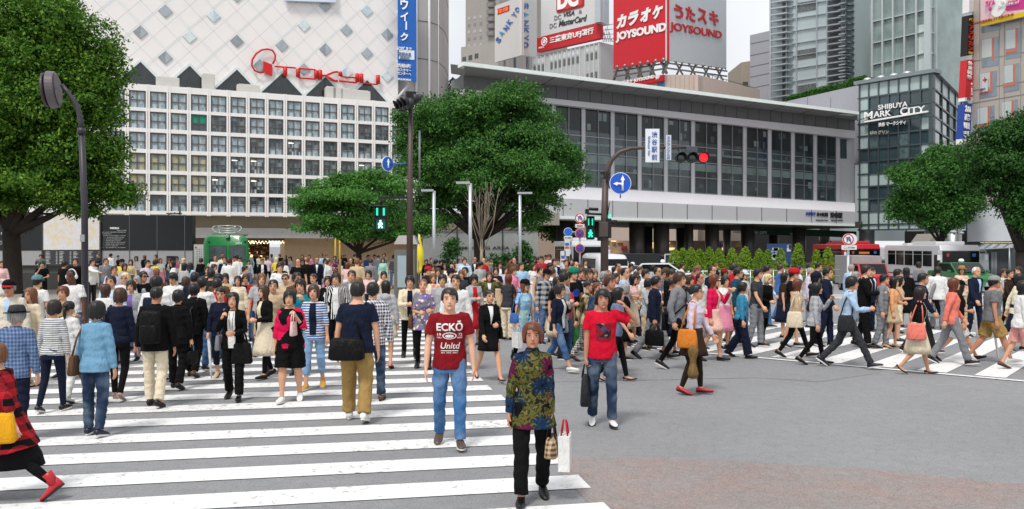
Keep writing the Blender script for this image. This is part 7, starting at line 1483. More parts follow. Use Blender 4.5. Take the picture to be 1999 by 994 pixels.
# ---------------------------------------------------------------- bags and things people carry
def bag_place(root, o, loc, rz=0):
 M_ = Matrix.LocRotScale(root.location, root.rotation_euler, root.scale) @ Matrix.Translation(loc) @ Matrix.Rotation(rz, 4, 'Z'); o.matrix_world = M_
def rounded(b, w, d, h, m=0, taper=.85, z=0):
 rings = []
 for t, k in ((0, .82), (.08, .97), (.5, 1), (.9, .97*1), (1, .85)):
  kw = 1-(1-taper)*t; q = []
  for j in range(20):
   a = 2*math.pi*j/20; c, s_ = math.cos(a), math.sin(a); q.append(Vector((w/2*k*kw*abs(c)**.45*(1 if c > 0 else -1), d/2*k*(1-.35*t)*abs(s_)**.6*(1 if s_ > 0 else -1), z-h+h*t)))
  rings.append(q)
 b.loft(rings, m)
def bag(p, where, kind, c, side=-1, label=None, size=1, c2=None, pat=None):
 """where: hand, elbow, shoulder, back, cross; side -1 is the carrier's right"""
 root, J = p['o'], p['J']; nmS = 'L' if side > 0 else 'R'; sh, el, wr, fd, a = J['arms'][nmS]; e = bpy.data.objects.new({'backpack': 'backpack', 'paper': 'paper_bag', 'phone': 'phone', 'umbrella': 'umbrella', 'briefcase': 'briefcase', 'jacket': 'folded_jacket', 'case': 'suitcase', 'tote': 'tote_bag'}.get(kind, 'handbag'), None); col.objects.link(e); e.empty_display_size = .1
 m = fabric(c, pat, c2, rough=.55); s = size*(.84 if where == 'shoulder' else 1)
 cat = {'backpack': 'backpack', 'paper': 'paper bag', 'phone': 'phone', 'umbrella': 'umbrella', 'briefcase': 'briefcase', 'jacket': 'jacket', 'tote': 'tote bag', 'case': 'suitcase'}.get(kind, 'bag')
 dims = dict(tote=(.36, .12, .34), handbag=(.3, .14, .2), duffel=(.42, .2, .24), paper=(.24, .1, .3), briefcase=(.4, .11, .3), sling=(.26, .1, .3), backpack=(.3, .17, .44), hobo=(.36, .13, .3)).get(kind, (.1, .1, .1)); w, d, h = [q*s for q in dims]
 if kind == 'phone':
  loc = wr+fd*.12; b = MB(); b.box((0, 0, 0), (.06, .012, .12)); b.build('body', paint(COL.get(c, c), .2), e); rz_ = 0
 elif kind == 'umbrella':
  loc = wr+fd*.1; b = MB(); b.tube([(0, 0, .1), (.03, -.03, -.1), (.08, -.1, -.62), (.1, -.13, -.7)], [.012, .028, .016, .004], 10); b.build('canopy', m, e); b = MB(); b.tube([(0, 0, .1), (-.01, .01, .16), (0, .05, .19), (0, .08, .16)], .009, 6); b.build('handle', BLK, e); rz_ = 0
 elif kind == 'backpack':
  loc = J['C']@Vector((0, .2, .43)); b = MB(); rounded(b, w, d, h, 0, .9); b.build('pack', m, e); b = MB(); rounded(b, w*.8, .07, h*.5, 0, .95, z=-h*.42); o_ = b.build('front_pocket', m, e); o_.location = (0, d*.45, 0)
  for s_ in (-1, 1): b = MB(); b.tube([(s_*.07, -.09, -.03), (s_*.085, -.16, .035), (s_*.09, -.27, .02), (s_*.105, -.325, -.1), (s_*.12, -.31, -.25), (s_*.13, -.14, -.36)], .017, 6, smooth=True); b.build('strap', m, e)
  rz_ = 0
 elif kind == 'jacket':
  loc = wr+fd*.05; b = MB(); rings = []
  for t in range(8): z = -.02-t*.07; w_ = .1+.03*math.sin(t*1.3); rings.append([Vector((math.cos(q)*w_*(1+.2*math.sin(3*q+t)), math.sin(q)*w_*.55*(1+.2*math.cos(4*q)), z)) for q in [2*math.pi*j/18 for j in range(18)]])
  b.loft(rings); b.build('cloth', m, e); rz_ = .3
 else:
  b = MB(); rounded(b, w, d, h, 0, .8 if kind in ('tote', 'hobo') else .96 if kind in ('briefcase', 'paper') else .86, 0)
  if kind in ('paper',): b = MB(); b.box((0, 0, -h/2), (w, d, h))
  b.build('bag_body', m, e)
  if kind in ('duffel', 'briefcase', 'handbag'): b = MB(); b.box((0, d*.36 if False else 0, -.004), (w*.7, d*.2, .02)); b.build('zip_top', BLK, e)
  if where == 'hand':
   loc = wr+fd*.085+Vector((0, 0, -.13)); hh_ = .13; rz_ = R(80) if kind not in ('x',) else 0
   for s_ in (-1, 1): b = MB(); b.tube([(-w*.24, s_*d*.3, -.02), (-w*.2, s_*d*.2, .08), (-.02, s_*.012, hh_), (.02, s_*.012, hh_), (w*.2, s_*d*.2, .08), (w*.24, s_*d*.3, -.02)], .009, 6); b.build('handle', fabric(c2 or c, rough=.5) if kind == 'paper' or not pat else fabric('dark brown'), e)
  elif where == 'elbow':
   loc = el.lerp(wr, .3)+Vector((0, 0, -.17)); rz_ = 0
   for s_ in (-1, 1): b = MB(); b.tube([(-w*.24, s_*d*.3, -.02), (-w*.16, s_*d*.2, .12), (0, s_*.02, .19), (w*.16, s_*d*.2, .12), (w*.24, s_*d*.3, -.02)], .009, 6); b.build('handle', m, e)
  elif where == 'shoulder':
   hipc = J['C']@Vector((side*(.19+d*.35), .04, .1)); loc = hipc; shp = J['C']@Vector((side*.125, .0, .51))-hipc; rz_ = R(90)
   Rz = Matrix.Rotation(-R(90), 3, 'Z'); q1 = Rz@shp; b = MB(); up_ = Vector((q1.x, q1.y, q1.z)); b.tube([(-w*.3, 0, -.02), (q1.x*.6-.07, q1.y*.35, q1.z*.55), up_+Vector((-.02, 0, 0)), up_+Vector((.02, 0, 0)), (q1.x*.6+.07, q1.y*.35, q1.z*.55), (w*.3, 0, -.02)], .012, 6); b.build('strap', m if not pat else fabric('dark brown'), e)
  elif where == 'cross':
   hipc = J['C']@Vector((side*(.1), .17, .1)); loc = hipc; rz_ = 0; b = MB(); A = J['C']@Vector((-side*.1, .06, .5))-hipc; B_ = J['C']@Vector((-side*.1, -.09, .46))-hipc; Cc = J['C']@Vector((side*.06, -.16, .25))-hipc; D = J['C']@Vector((side*.2, -.02, .08))-hipc
   b.tube([(-side*w*.4, 0, -.02), A*.5+Vector((0, .03, 0)), A, (A+B_)/2+Vector((0, 0, .03)), B_, Cc, D, (side*w*.4, -.02, -.03)], .014, 6); b.build('strap', m, e)
 bag_place(root, e, loc, rz_)
 cn = {'tote': 'tote bag', 'hobo': 'shoulder bag', 'sling': 'shoulder bag', 'duffel': 'duffel bag', 'paper': 'paper bag', 'handbag': 'handbag', 'backpack': 'backpack', 'jacket': 'folded jacket'}.get(kind, kind); pw = {'check': 'checked ', 'plaid': 'plaid ', 'print': 'printed '}.get(pat, '')
 e['category'] = cat; BAGL[e.name] = (label, f"{c} {pw}{cn}", {'back': 'on the back of the'}.get(where, 'carried by the'), p)
 BAGS.append(e); return e
BAGS = []; BAGL = {}
def bag_print(e, s_, size, z, d, m):
 for sg in (-1, 1):
  me = text_mesh(s_, size=size, bold=.02*size)
  for v in me.vertices: v.co = Vector((v.co.x*-sg, sg*d, v.co.y+z))
  me.materials.clear(); me.materials.append(m); o = bpy.data.objects.new('bag_lettering', me); col.objects.link(o); o.parent = e
P = person
# ---- the woman and man in front
p = P(1039, 630, 1.575, 2, 'w-9', ('down', 'bag'), 'f', 'bobside', 'reddish', 'turtle', '#5c5626', 'trousers', 'black', 'shoes', 'black', pat='floral', pc='#122c4c', pc3='#541038', ref='woman in the flowered blouse', lab='older woman with short reddish hair, dark flowered blouse and black trousers, nearest the camera', psc=.62, skin='b', hem=-.19)
bag(p, 'hand', 'handbag', 'brown', 1, c2='beige', pat='check', size=.95); bag(p, 'hand', 'paper', 'white', 1, c2='red', size=1.05)['_dx'] = .12
ecko = p = P(878, 562, 1.78, 3, 'w9', ('down', 'down'), 'm', 'short', 'darkbrown', 'tee', 'darkred', 'jeans', 'blue denim', 'sneakers', '#4f4238', 'c', lab='tall man in dark red T-shirt with white lettering and blue jeans walking forward', ref='man in the dark red T-shirt', ease=.008)
z0_ = p['J']['P'].z; wt = fabric('white')
for s_, sz, z, w in (('ECKŌ', .105, .36, .27), ('Unltd', .09, .17, .2), ('19', .04, .285, .04), ('72', .04, .285, .04), ('WORLD', .022, .255, .05), ('BRAND', .022, .255, .05), ('EST. 1972 · NYC', .02, .1, .17)): chest_print(p['top'], s_, sz, z0_+z, wt, p['o'], x={'19': -.11, '72': .11, 'WORLD': -.105, 'BRAND': .105}.get(s_, 0), w=w, italic=.2 if s_ == 'Unltd' else 0, bold=.03 if s_ == 'ECKŌ' else .012)
def oval(p, z, rx, rz_, m, name='shirt_emblem', x=0, off=.006): overlay(p['top'], [(p['J']['P'].z+z-rz_*math.cos(t*math.pi/8), x-rx*math.sin(t*math.pi/8)-.002, x+rx*math.sin(t*math.pi/8)+.002) for t in range(9)], m, p['o'], name, off)
oval(p, .275, .072, .036, wt); oval(p, .275, .06, .026, fabric('darkred'), off=.0075); oval(p, .272, .045, .016, wt, off=.009); overlay(p['top'], [(z0_+.125, -.09, .09), (z0_+.118, -.09, .09)], wt, p['o'], 'shirt_emblem', .006)
p = P(1176, 566, 1.70, 0, 'w6', ('bag', 'ear'), 'm', 'shaggy', 'black', 'tee', '#c8102e', 'jeans', 'dark denim', 'shoes', 'white', 'b', lab='man in bright red T-shirt with a hand raised to his dark shaggy hair', ref='man in the bright red T-shirt', ease=.01)
zz = p['J']['P'].z; overlay(p['top'], [(zz+.36, -.09, .09), (zz+.3, -.09, .09), (zz+.22, -.09, .09), (zz+.15, -.085, .085)], fabric('charcoal', 'print', 'grey', c3='#8a2030'), p['o'], 'shirt_print', .006); oval(p, .29, .035, .03, fabric('#3f4f70'), 'shirt_print', off=.009)
bag(p, 'hand', 'tote', 'charcoal', -1, size=1.05)
p = P(14, 652, 1.47, -78, 'w-30', ('hold', 'swb'), 'f', 'shaggy', 'lightbrown', 'smock', 'red', 'skirt', 'black', 'boots', 'red', pat='plaid', pc='black', legc='black', flare=.03, lean=9, hem=-.3, psc=.8, lab='woman in red and black plaid shirt, black skirt and red boots hurrying out at the left', ref='woman in the red plaid shirt')
bag(p, 'shoulder', 'hobo', 'mustard', 1, size=1.15)
p = P(186, 590, 1.585, 178, 'w5', ('down', 'down'), 'f', 'bob', 'black', 'shirt', 'denimshirt', 'jeans', 'dark denim', 'sneakers', 'navy', lab='woman seen from behind in light blue denim shirt and dark jeans', ref='woman in the light denim shirt')
bag(p, 'shoulder', 'hobo', 'brown', 1, size=.95)
p = P(303, 561, 1.67, 182, 'w8', ('down', 'down'), 'm', 'buzz', 'black', 'jacket', 'black', 'trousers', 'cream', 'shoes', 'black', 'b', lab='man with shaved head, black jacket and cream trousers seen from behind', ref='shaven-headed man in black'); bag(p, 'back', 'backpack', 'black')
p = P(232, 563, 1.63, 180, 'w9', ('down', 'down'), 'f', 'bob', 'brown', 'knit', 'navy', 'slim', 'black', 'heels', 'grey', lab='woman with brown bob, navy sweater and slim black trousers seen from behind', ref='brown-haired woman in navy'); bag(p, 'shoulder', 'hobo', 'dark grey', 1)
p = P(103, 587, 1.51, 180, 'w-8', ('down', 'down'), 'f', 'bob', 'darkbrown', 'knit', 'grey', 'slim', 'navy', 'sneakers', 'black', pat='hstripe', pc='white', lab='woman with bobbed hair and grey striped sweater seen from behind', ref='woman in the grey striped sweater')
p = P(131, 589, 1.45, 175, 'w8', ('down', 'face'), 'f', 'pony', 'black', 'shirt', 'white', 'jeans', 'white', 'boots', 'white', lab='girl with black ponytail in white shirt, white trousers and white boots', ref='girl with the ponytail'); bag(p, 'shoulder', 'sling', 'black', 1)
p = P(29, 600, 1.55, 180, 'w6', ('down', 'down'), 'm', 'shaggy', 'grey', 'shirt', '#7287a8', 'trousers', 'navy', 'shoes', 'black', pat='check', pc='#3d5276', hat=('fedora', 'dark grey', 'black'), lab='man in grey fedora and blue checked shirt seen from behind', ref='man in the grey fedora'); bag(p, 'shoulder', 'sling', 'black', 1)
p = P(20, 546, 1.72, 12, 's', ('down', 'down'), 'm', 'short', 'grey', 'jacket', '#cfc6b4', 'trousers', 'grey', 'shoes', 'brown', 'b', inner='light blue', hat=('cap', 'black', 'red'), glasses='sun', lab='man in cream jacket, sunglasses and black cap with red brim at left edge', ref='man in the cream jacket')
p = P(65, 561, 1.58, -25, 's', ('down', 'down'), 'f', 'mid', 'lightbrown', 'knit', 'cream', 'skirt', 'cream', 'shoes', 'beige', ref='woman in the cream lace top', lab='woman in cream lace top with light brown hair behind the man in fedora')
p = P(70, 537, 1.70, 175, 's', ('down', 'down'), 'm', 'short', 'black', 'tee', 'white', 'jeans', 'denim', hat=('cap', '#5f8288'), ref='boy in the teal cap', lab='young man in grey-teal cap and white T-shirt seen from behind'); bag(p, 'back', 'backpack', 'navy')
p = P(143, 526, 1.80, -10, 's', ('down', 'down'), 'm', 'buzz', 'black', 'tee', 'white', 'jeans', 'denim', skin='d', lab='tall dark-skinned man in white T-shirt wearing white headphones', ref='man with white headphones')
b = MB(); b.tube([Vector((math.cos(t)*.42, .02, math.sin(t)*.5+.08))*HH for t in [math.pi*i/14 for i in range(15)]], .009, 6)
for s_ in (-1, 1): b.ball(Vector((s_*.42, .02, -.02))*HH, (.018, .035, .042))
o = b.build('headphones', paint('#e6e6ea')); o.parent = p['o']; o.matrix_local = p['J']['H']
P(126, 558, 1.57, -5, 's', ('down', 'strap'), 'f', 'shaggy', 'reddish', 'knit', 'beige', 'skirt', 'beige', lab='woman with reddish wavy hair in beige top behind the ponytail girl')
P(258, 547, 1.58, 2, 's', ('down', 'down'), 'f', 'bob', 'black', 'cardigan', 'light grey', 'jeans', 'denim', inner='purple', lab='woman in purple top and light grey cardigan facing the camera')
p = P(346, 567, 1.55, 180, 'w9', ('down', 'down'), 'f', 'shaggy', 'black', 'blazer', 'black', 'trousers', 'black', 'shoes', 'black', lab='short dark-haired woman in black suit seen from behind, right of black backpack'); bag(p, 'hand', 'handbag', 'black', -1)
p = P(377, 554, 1.60, 178, 'w10', ('down', 'down'), 'm', 'shaggy', 'black', 'blazer', 'black', 'trousers', 'black', 'shoes', 'brown', lab='man in black blazer walking away with a grey drawstring bag'); bag(p, 'cross', 'hobo', 'dark grey', 1)
P(203, 554, 1.56, 170, 's', sex='f', hair='mid', hc='brown', topk='tee', tc='white', bk='skirt', bc='navy')
P(219, 537, 1.7, 0, 's', sex='m', hair='short', topk='shirt', tc='pale blue', bk='trousers', bc='grey'); P(246, 532, 1.68, 5, 's', sex='m', hair='mid', hc='blond', topk='shirt', tc='white', bk='jeans', bc='dark denim', glasses='clear')
P(272, 538, 1.6, -20, 's', sex='f', hair='bob', hc='grey', topk='shirt', tc='light grey', bk='trousers', bc='grey')
p = P(303, 538, 1.76, 180, 's', sex='m', hair='short', topk='shirt', tc='white', bk='trousers', bc='black'); bag(p, 'back', 'backpack', 'navy', size=.8)
P(340, 532, 1.7, -5, 's', sex='m', hair='shaggy', topk='shirt', tc='white', bk='jeans', bc='denim', hp=18); P(361, 540, 1.58, 175, 's', sex='f', hair='bob', hc='brown', topk='knit', tc='dark brown', bk='skirt', bc='black'); P(379, 531, 1.72, 180, 's', sex='m', hair='short', topk='blazer', tc='navy', bk='trousers', bc='navy')
P(393, 542, 1.68, 180, 'w6', sex='m', hair='short', topk='tee', tc='white', bk='jeans', bc='denim'); P(422, 544, 1.6, 178, 's', sex='f', hair='shaggy', topk='tee', tc='red', bk='jeans', bc='dark denim')
# ---- centre of the near crossing
p = P(456, 571, 1.57, 4, 'w9', ('strap', 'hold'), 'f', 'mid', 'black', 'cardigan', 'black', 'trousers', 'black', 'shoes', 'black', inner='white', lab='woman in black cardigan over white top with long black trousers and lanyard', ref='woman in the black cardigan'); bag(p, 'elbow', 'tote', 'black', 1, size=.95); bag(p, 'shoulder', 'hobo', 'grey', -1, size=.9)
zz = p['J']['P'].z; overlay(p['top'], [(zz+.46-.03*i, -.035+.002*i, -.03+.002*i) for i in range(12)], fabric('charcoal'), p['o'], 'lanyard', .012); overlay(p['top'], [(zz+.46-.03*i, .03-.002*i, .035-.002*i) for i in range(12)], fabric('charcoal'), p['o'], 'lanyard', .012)
p = P(432, 561, 1.55, 6, 'w9', ('down', 'down'), 'f', 'up', 'black', 'knit', 'navy', 'cropped', 'navy', 'shoes', 'beige', lab='woman in navy sweater and cropped trousers holding a white umbrella', ref='woman in the navy sweater', hp=12); bag(p, 'hand', 'umbrella', 'white', -1)
p = P(567, 567, 1.61, 4, 'w-8', ('down', 'strap'), 'f', 'bob', 'black', 'hoodie', 'magenta', 'shorts', 'black', 'sneakers', 'white', pat='patch', pc='black', slv=1.55, bulk=.07, lab='stout woman in magenta and black patchwork hooded jacket and black knee shorts', ref='woman in the magenta jacket'); bag(p, 'hand', 'tote', 'pale pink', 1, size=.6)
p = P(613, 556, 1.64, 4, 'w-9', ('down', 'down'), 'f', 'bob', 'brown', 'cardigan', 'blue', 'cropped', 'light denim', 'sneakers', 'gold', pat='hstripe', pc='white', inner='navy', open_=-.02, hp=-6, lab='woman in blue and white striped cardigan, light jeans and gold sandals', ref='woman in the striped cardigan', slv=1.3, psc=.8)
p = P(519, 557, 1.58, -40, 'w9', ('down', 'hold'), 'f', 'long', 'brown', 'cardigan', 'black', 'skirt', 'cream', 'shoes', 'black', inner='cream', open_=-.05, legc='black', lab='woman with long brown hair, black cardigan and cream dress, looking left', ref='long-haired woman in black and cream'); bag(p, 'shoulder', 'tote', 'beige', -1, size=.9)
p = P(697, 550, 1.79, 182, 'w9', ('down', 'down'), 'm', 'short', 'black', 'polo', 'navy', 'jeans', 'khaki', 'sneakers', 'white', bulk=.07, lab='heavy man in navy polo shirt and khaki trousers walking away', ref='man in the navy polo shirt'); bag(p, 'cross', 'duffel', 'black', 1, size=1.05)
p = P(727, 552, 1.72, 182, 'w-8', ('down', 'down'), 'm', 'short', 'black', 'shirt', '#d8d8dc', 'jeans', 'dark denim', 'shoes', 'brown', pat='check', pc='#2a2440', lab='man in dark and white checked shirt walking away beside the navy polo shirt', ref='man in the checked shirt')
p = P(753, 549, 1.6, 180, 'w6', ('down', 'down'), 'f', 'long', 'black', 'hoodie', 'light grey', 'miniskirt', 'cream', 'shoes', 'coral', lab='woman with long black hair and light grey hoodie walking away', ref='woman in the light grey hoodie')
p = P(657, 534, 1.69, 4, 'w7', ('down', 'down'), 'm', 'shaggy', 'black', 'blazer', 'black', 'slim', 'black', 'sneakers', 'maroon', pat='vstripe', pc='white', inner='white', open_=-.05, ht=-18, lab='young man in black and white striped blazer over a white T-shirt', ref='man in the striped blazer')
P(481, 534, 1.6, 3, 's', ('down', 'down'), 'f', 'bob', 'brown', 'cardigan', 'red', 'jeans', 'denim', inner='black', glasses='clear', lab='woman with glasses and red cardigan behind the black cardigan')
P(510, 533, 1.7, 20, 's', ('down', 'down'), 'm', 'mid', 'lightbrown', 'tee', 'light grey', 'jeans', 'dark denim', lab='man with long light brown hair in grey T-shirt looking right')
P(577, 531, 1.72, 50, 's', sex='m', hair='short', topk='shirt', tc='brown', bk='trousers', bc='black', skin='b', lab='man in brown shirt looking right above the magenta jacket'); P(588, 544, 1.68, 0, 's', ('down', 'face'), sex='m', hair='shaggy', topk='shirt', tc='teal', bk='jeans', bc='denim', lab='man in teal shirt just left of the striped cardigan')
P(558, 534, 1.62, 0, 's', sex='f', hair='up', hc='brown', topk='tee', tc='beige', bk='skirt', bc='black', glasses='sun', lab='woman in sunglasses and beige T-shirt above the magenta jacket'); P(546, 513, 1.78, 20, 's', sex='m', hair='shaggy', topk='tee', tc='white', bk='jeans', bc='denim', lab='tall man in white T-shirt standing out above the crowd')
P(613, 534, 1.6, -8, 's', sex='f', hair='up', hc='brown', topk='knit', tc='pale pink', bk='skirt', bc='grey'); P(641, 538, 1.6, 0, 's', sex='f', hair='long', topk='cardigan', tc='black', bk='skirt', bc='black', inner='white'); P(688, 527, 1.72, -5, 's', sex='m', hair='short', hc='darkbrown', topk='jacket', tc='grey', bk='trousers', bc='charcoal', inner='white')
P(720, 527, 1.6, 0, 's', sex='f', hair='bob', topk='tee', tc='pale pink', bk='skirt', bc='navy'); P(749, 529, 1.58, 10, 's', ('face', 'down'), sex='f', hair='bob', topk='tee', tc='cream', bk='jeans', bc='denim'); P(703, 541, 1.58, -60, 's', sex='f', hair='mid', hc='lightbrown', topk='knit', tc='beige', bk='skirt', bc='brown'); P(428, 534, 1.66, 2, 's', sex='m', hair='shaggy', topk='shirt', tc='brown', bk='jeans', bc='denim', hp=20); P(441, 533, 1.58, 5, 's', sex='f', hair='mid', topk='knit', tc='beige', bk='skirt', bc='grey', hp=20); P(466, 538, 1.56, 0, 's', sex='f', hair='mid', topk='knit', tc='cream', bk='skirt', bc='cream'); P(534, 545, 1.66, 10, 's', sex='m', hair='short', topk='jacket', tc='beige', bk='jeans', bc='denim')
# ---- right of centre
p = P(954, 561, 1.56, 20, 'w24', ('sw', 'hold'), 'f', 'up', 'black', 'blazer', 'black', 'miniskirt', 'black', 'heels', 'black', inner='white', flare=.0, lab='young woman in black skirt suit and white blouse stepping to the left', ref='woman in the black skirt suit'); bag(p, 'shoulder', 'hobo', 'black', 1, size=.85)
p = P(826, 546, 1.63, 3, 'w6', ('hold', 'elbow'), 'f', 'up', 'lightbrown', 'tunic', 'purple', 'slim', 'black', 'boots', 'black', pat='print', pc='cream', pc3='grey', lab='woman in purple printed tunic and black leggings left of the dark red T-shirt', ref='woman in the purple tunic', hp=-8); bag(p, 'elbow', 'handbag', 'cream', 1); bag(p, 'shoulder', 'hobo', 'brown', -1)
p = P(800, 538, 1.66, 8, 'w16', ('phone', 'swb'), 'm', 'shaggy', 'black', 'cardigan', 'cream', 'slim', 'black', 'boots', 'black', inner='navy', open_=-.04, lab='man in cream cardigan over navy shirt striding beside the purple tunic')
P(890, 535, 1.75, 3, 's', ('down', 'down'), 'm', 'short', 'black', 'shirt', 'white', 'trousers', 'grey', lab='man in white shirt right behind the dark red T-shirt')
P(846, 533, 1.6, 5, 's', ('down', 'strap'), 'f', 'long', 'lightbrown', 'blazer', 'cream', 'skirt', 'coral', inner='coral', open_=-.1, lab='woman with long light brown hair and coral scarf left of the dark red T-shirt')
P(924, 535, 1.62, 20, 's', ('phone', 'down'), 'f', 'bob', 'black', 'hoodie', 'light grey', 'skirt', 'red', inner='red', open_=-.05, hp=15, lab='woman in light grey hoodie over red dress looking at her phone')
P(955, 530, 1.62, 4, 's', ('head', 'head'), 'f', 'mid', 'brown', 'jacket', 'olive', 'skirt', 'cream', inner='white', lab='woman in olive jacket with both hands on her head')
p = P(991, 535, 1.58, 150, 's', ('phone', 'hold'), 'f', 'long', 'reddish', 'tee', 'dark grey', 'wide', 'cream', lab='woman in dark grey T-shirt and wide cream trousers with a number 5 bag'); q = bag(p, 'shoulder', 'tote', 'black', -1); bag_print(q, '#5', .17, -.17, .056, fabric('white'))
p = P(1022, 546, 1.6, 40, 'w8', ('down', 'down'), 'f', 'mid', 'lightbrown', 'tee', 'skyblue', 'shorts', 'skyblue', 'boots', 'black', pat='print', pc='#a9b96a', pc3='#86b4d8', hat=('cap', 'black'), legc='black', hem=-.22, lab='youth in black cap, long sky blue printed T-shirt and black boots', ref='youth in sky blue'); bag(p, 'hand', 'paper', 'white', -1); bag(p, 'shoulder', 'hobo', 'blue', -1, size=.8)
p = P(1089, 551, 1.6, 62, 'w-22', ('down', 'strap'), 'f', 'bob', 'darkbrown', 'cardigan', 'navy', 'cropped', 'denim', 'sneakers', 'white', inner='white', open_=-.05, glasses='clear', slv=1.6, lab='woman in navy cardigan over white printed T-shirt and blue jeans', ref='woman in the navy cardigan'); bag(p, 'shoulder', 'tote', 'light grey', 1, size=.9)
p = P(1117, 523, 1.78, 35, 's', ('down', 'down'), 'm', 'short', 'black', 'tee', 'black', 'trousers', 'green', hat=('beanie', '#137a63'), lab='man in green knitted beanie and black T-shirt with red and blue print', ref='man in the green beanie'); oval(p, .28, .09, .08, fabric('#2a4aa0', 'print', '#b02838'), 'shirt_print')
P(1066, 525, 1.72, 25, 's', ('down', 'down'), 'm', 'short', 'black', 'shirt', 'charcoal', 'jeans', 'denim', pat='plaid', pc='light grey', hat=('cap', 'black'), lab='man in charcoal plaid shirt and dark cap'); P(1163, 550, 1.58, 40, 's', ('down', 'hold'), 'f', 'pony', 'reddish', 'jacket', 'dark denim', 'skirt', 'dark brown', lab='woman in dark denim jacket left of the bright red T-shirt')
P(1145, 546, 1.6, 75, 'w-18', sex='f', hair='up', hc='darkbrown', topk='jacket', tc='olive', pat='camo', pc='dark brown', pc3='beige', bk='trousers', bc='#d8d4cc', bpat='check', bpc='charcoal', shoe='shoes', shc='brown', lab='woman in olive patterned jacket and checked trousers walking right')
p = P(1202, 559, 1.58, 78, 'w14', sex='f', hair='mid', hc='black', topk='tee', tc='#6b7692', bk='slim', bc='black', shoe='heels', lab='woman in slate blue top hidden behind the raised elbow'); P(1201, 533, 1.6, 20, 's', sex='f', hair='long', topk='knit', tc='pale pink', bk='skirt', bc='black'); P(1233, 535, 1.6, 50, 's', ('phone', 'hold'), sex='f', hair='long', topk='tee', tc='pale pink', bk='skirt', bc='cream')
p = P(1217, 554, 1.5, 100, 's', sex='f', hair='bob', hc='grey', topk='knit', tc='black', bk='skirt', bc='black')
p = P(1277, 536, 1.68, 66, 'w22', ('down', 'swb'), 'm', 'short', 'black', 'blazer', 'navy', 'trousers', 'grey', 'shoes', 'black', 'b', inner='white', glasses='clear', lab='man in navy blazer and grey trousers carrying a black briefcase', ref='man in the navy blazer'); bag(p, 'hand', 'briefcase', 'black', -1)
p = P(1322, 529, 1.8, 62, 'w-20', ('pocket', 'face'), 'm', 'shaggy', 'brown', 'shirt', 'grey', 'slim', 'black', 'sneakers', 'black', lab='tall young man in grey shirt and slim black trousers, hand at his chin', ref='man in the grey shirt'); bag(p, 'cross', 'sling', 'black', -1)
p = P(1354, 556, 1.66, 62, 'w7', ('down', 'swf'), 'f', 'up', 'black', 'shirt', 'lavender', 'miniskirt', 'dark brown', 'shoes', 'red', legc='#2c231c', glasses='clear', lab='woman in pale lavender shirt, dark skirt and red shoes with a mustard bag', ref='woman in the lavender shirt'); bag(p, 'shoulder', 'hobo', 'orange', -1, size=1.1); bag(p, 'hand', 'jacket', '#7a6138', -1)
p = P(1390, 536, 1.69, 55, 'w10', ('down', 'face'), 'f', 'mid', 'reddish', 'cardigan', 'magenta', 'miniskirt', '#e8b8a8', 'shoes', 'black', inner='#e8b8a8', open_=-.1, glasses='sun', lab='woman in magenta cardigan over pink dress with sunglasses', ref='woman in the magenta cardigan')
p = P(1437, 523, 1.75, 60, 'w8', ('down', 'down'), 'm', 'short', 'black', 'blazer', '#1b4a5c', 'trousers', 'khaki', glasses='clear', lab='man in dark teal blazer and khaki trousers', ref='man in the teal blazer'); bag(p, 'hand', 'handbag', 'black', -1, size=1.1)
p = P(1446, 550, 1.53, 78, 'w-12', ('down', 'down'), 'f', 'bob', 'black', 'knit', 'bright blue', 'wide', 'navy', 'shoes', 'black', lab='small woman in bright blue sweater and navy trousers facing right', ref='woman in bright blue'); bag(p, 'hand', 'case', 'black', 1)
p = P(1490, 534, 1.62, 30, 'w-9', ('hold', 'hold'), 'f', 'bob', 'blond', 'jacket', 'black', 'slim', 'black', 'heels', 'black', 'c', lean=12, lab='blond woman in black leather jacket and high black shoes leaning forward', ref='blond woman in black leather'); bag(p, 'elbow', 'handbag', 'charcoal', -1, size=1.2)
P(1476, 525, 1.74, 50, 'w6', sex='m', hair='short', topk='tee', tc='dark grey', bk='trousers', bc='grey', lab='man in dark grey T-shirt behind the blond woman'); P(1364, 533, 1.66, 35, 's', sex='m', hair='thin', topk='shirt', tc='white', bk='trousers', bc='grey', skin='b', lab='balding man in white shirt behind the lavender shirt'); P(1343, 536, 1.62, 45, 's', sex='f', hair='bob', hc='brown', topk='knit', tc='dark brown', bk='jeans', bc='black')
P(1387, 519, 1.74, 45, 's', sex='m', hair='thin', topk='blazer', tc='navy', bk='trousers', bc='navy', inner='white', glasses='clear'); P(1413, 538, 1.6, 30, 's', ('face', 'down'), sex='f', hair='bob', topk='tee', tc='white', bk='skirt', bc='pink'); P(1450, 527, 1.64, 30, 's', sex='f', hair='mid', topk='tee', tc='white', bk='jeans', bc='denim', hat=('cap', '#c9d2dc')); P(1247, 520, 1.62, 70, 's', sex='f', hair='up', hc='brown', topk='shirt', tc='pale blue', bk='skirt', bc='black'); P(1281, 521, 1.72, 40, 's', ('hold', 'hold'), sex='m', hair='thin', topk='shirt', tc='#8a93a6', bk='trousers', bc='olive', glasses='clear', lab='balding man in grey-blue shirt behind the navy blazer'); P(1299, 523, 1.64, 150, 's', sex='f', hair='mid', hc='reddish', topk='knit', tc='olive', bk='skirt', bc='olive', hat=('sunhat', '#5c4a33'))
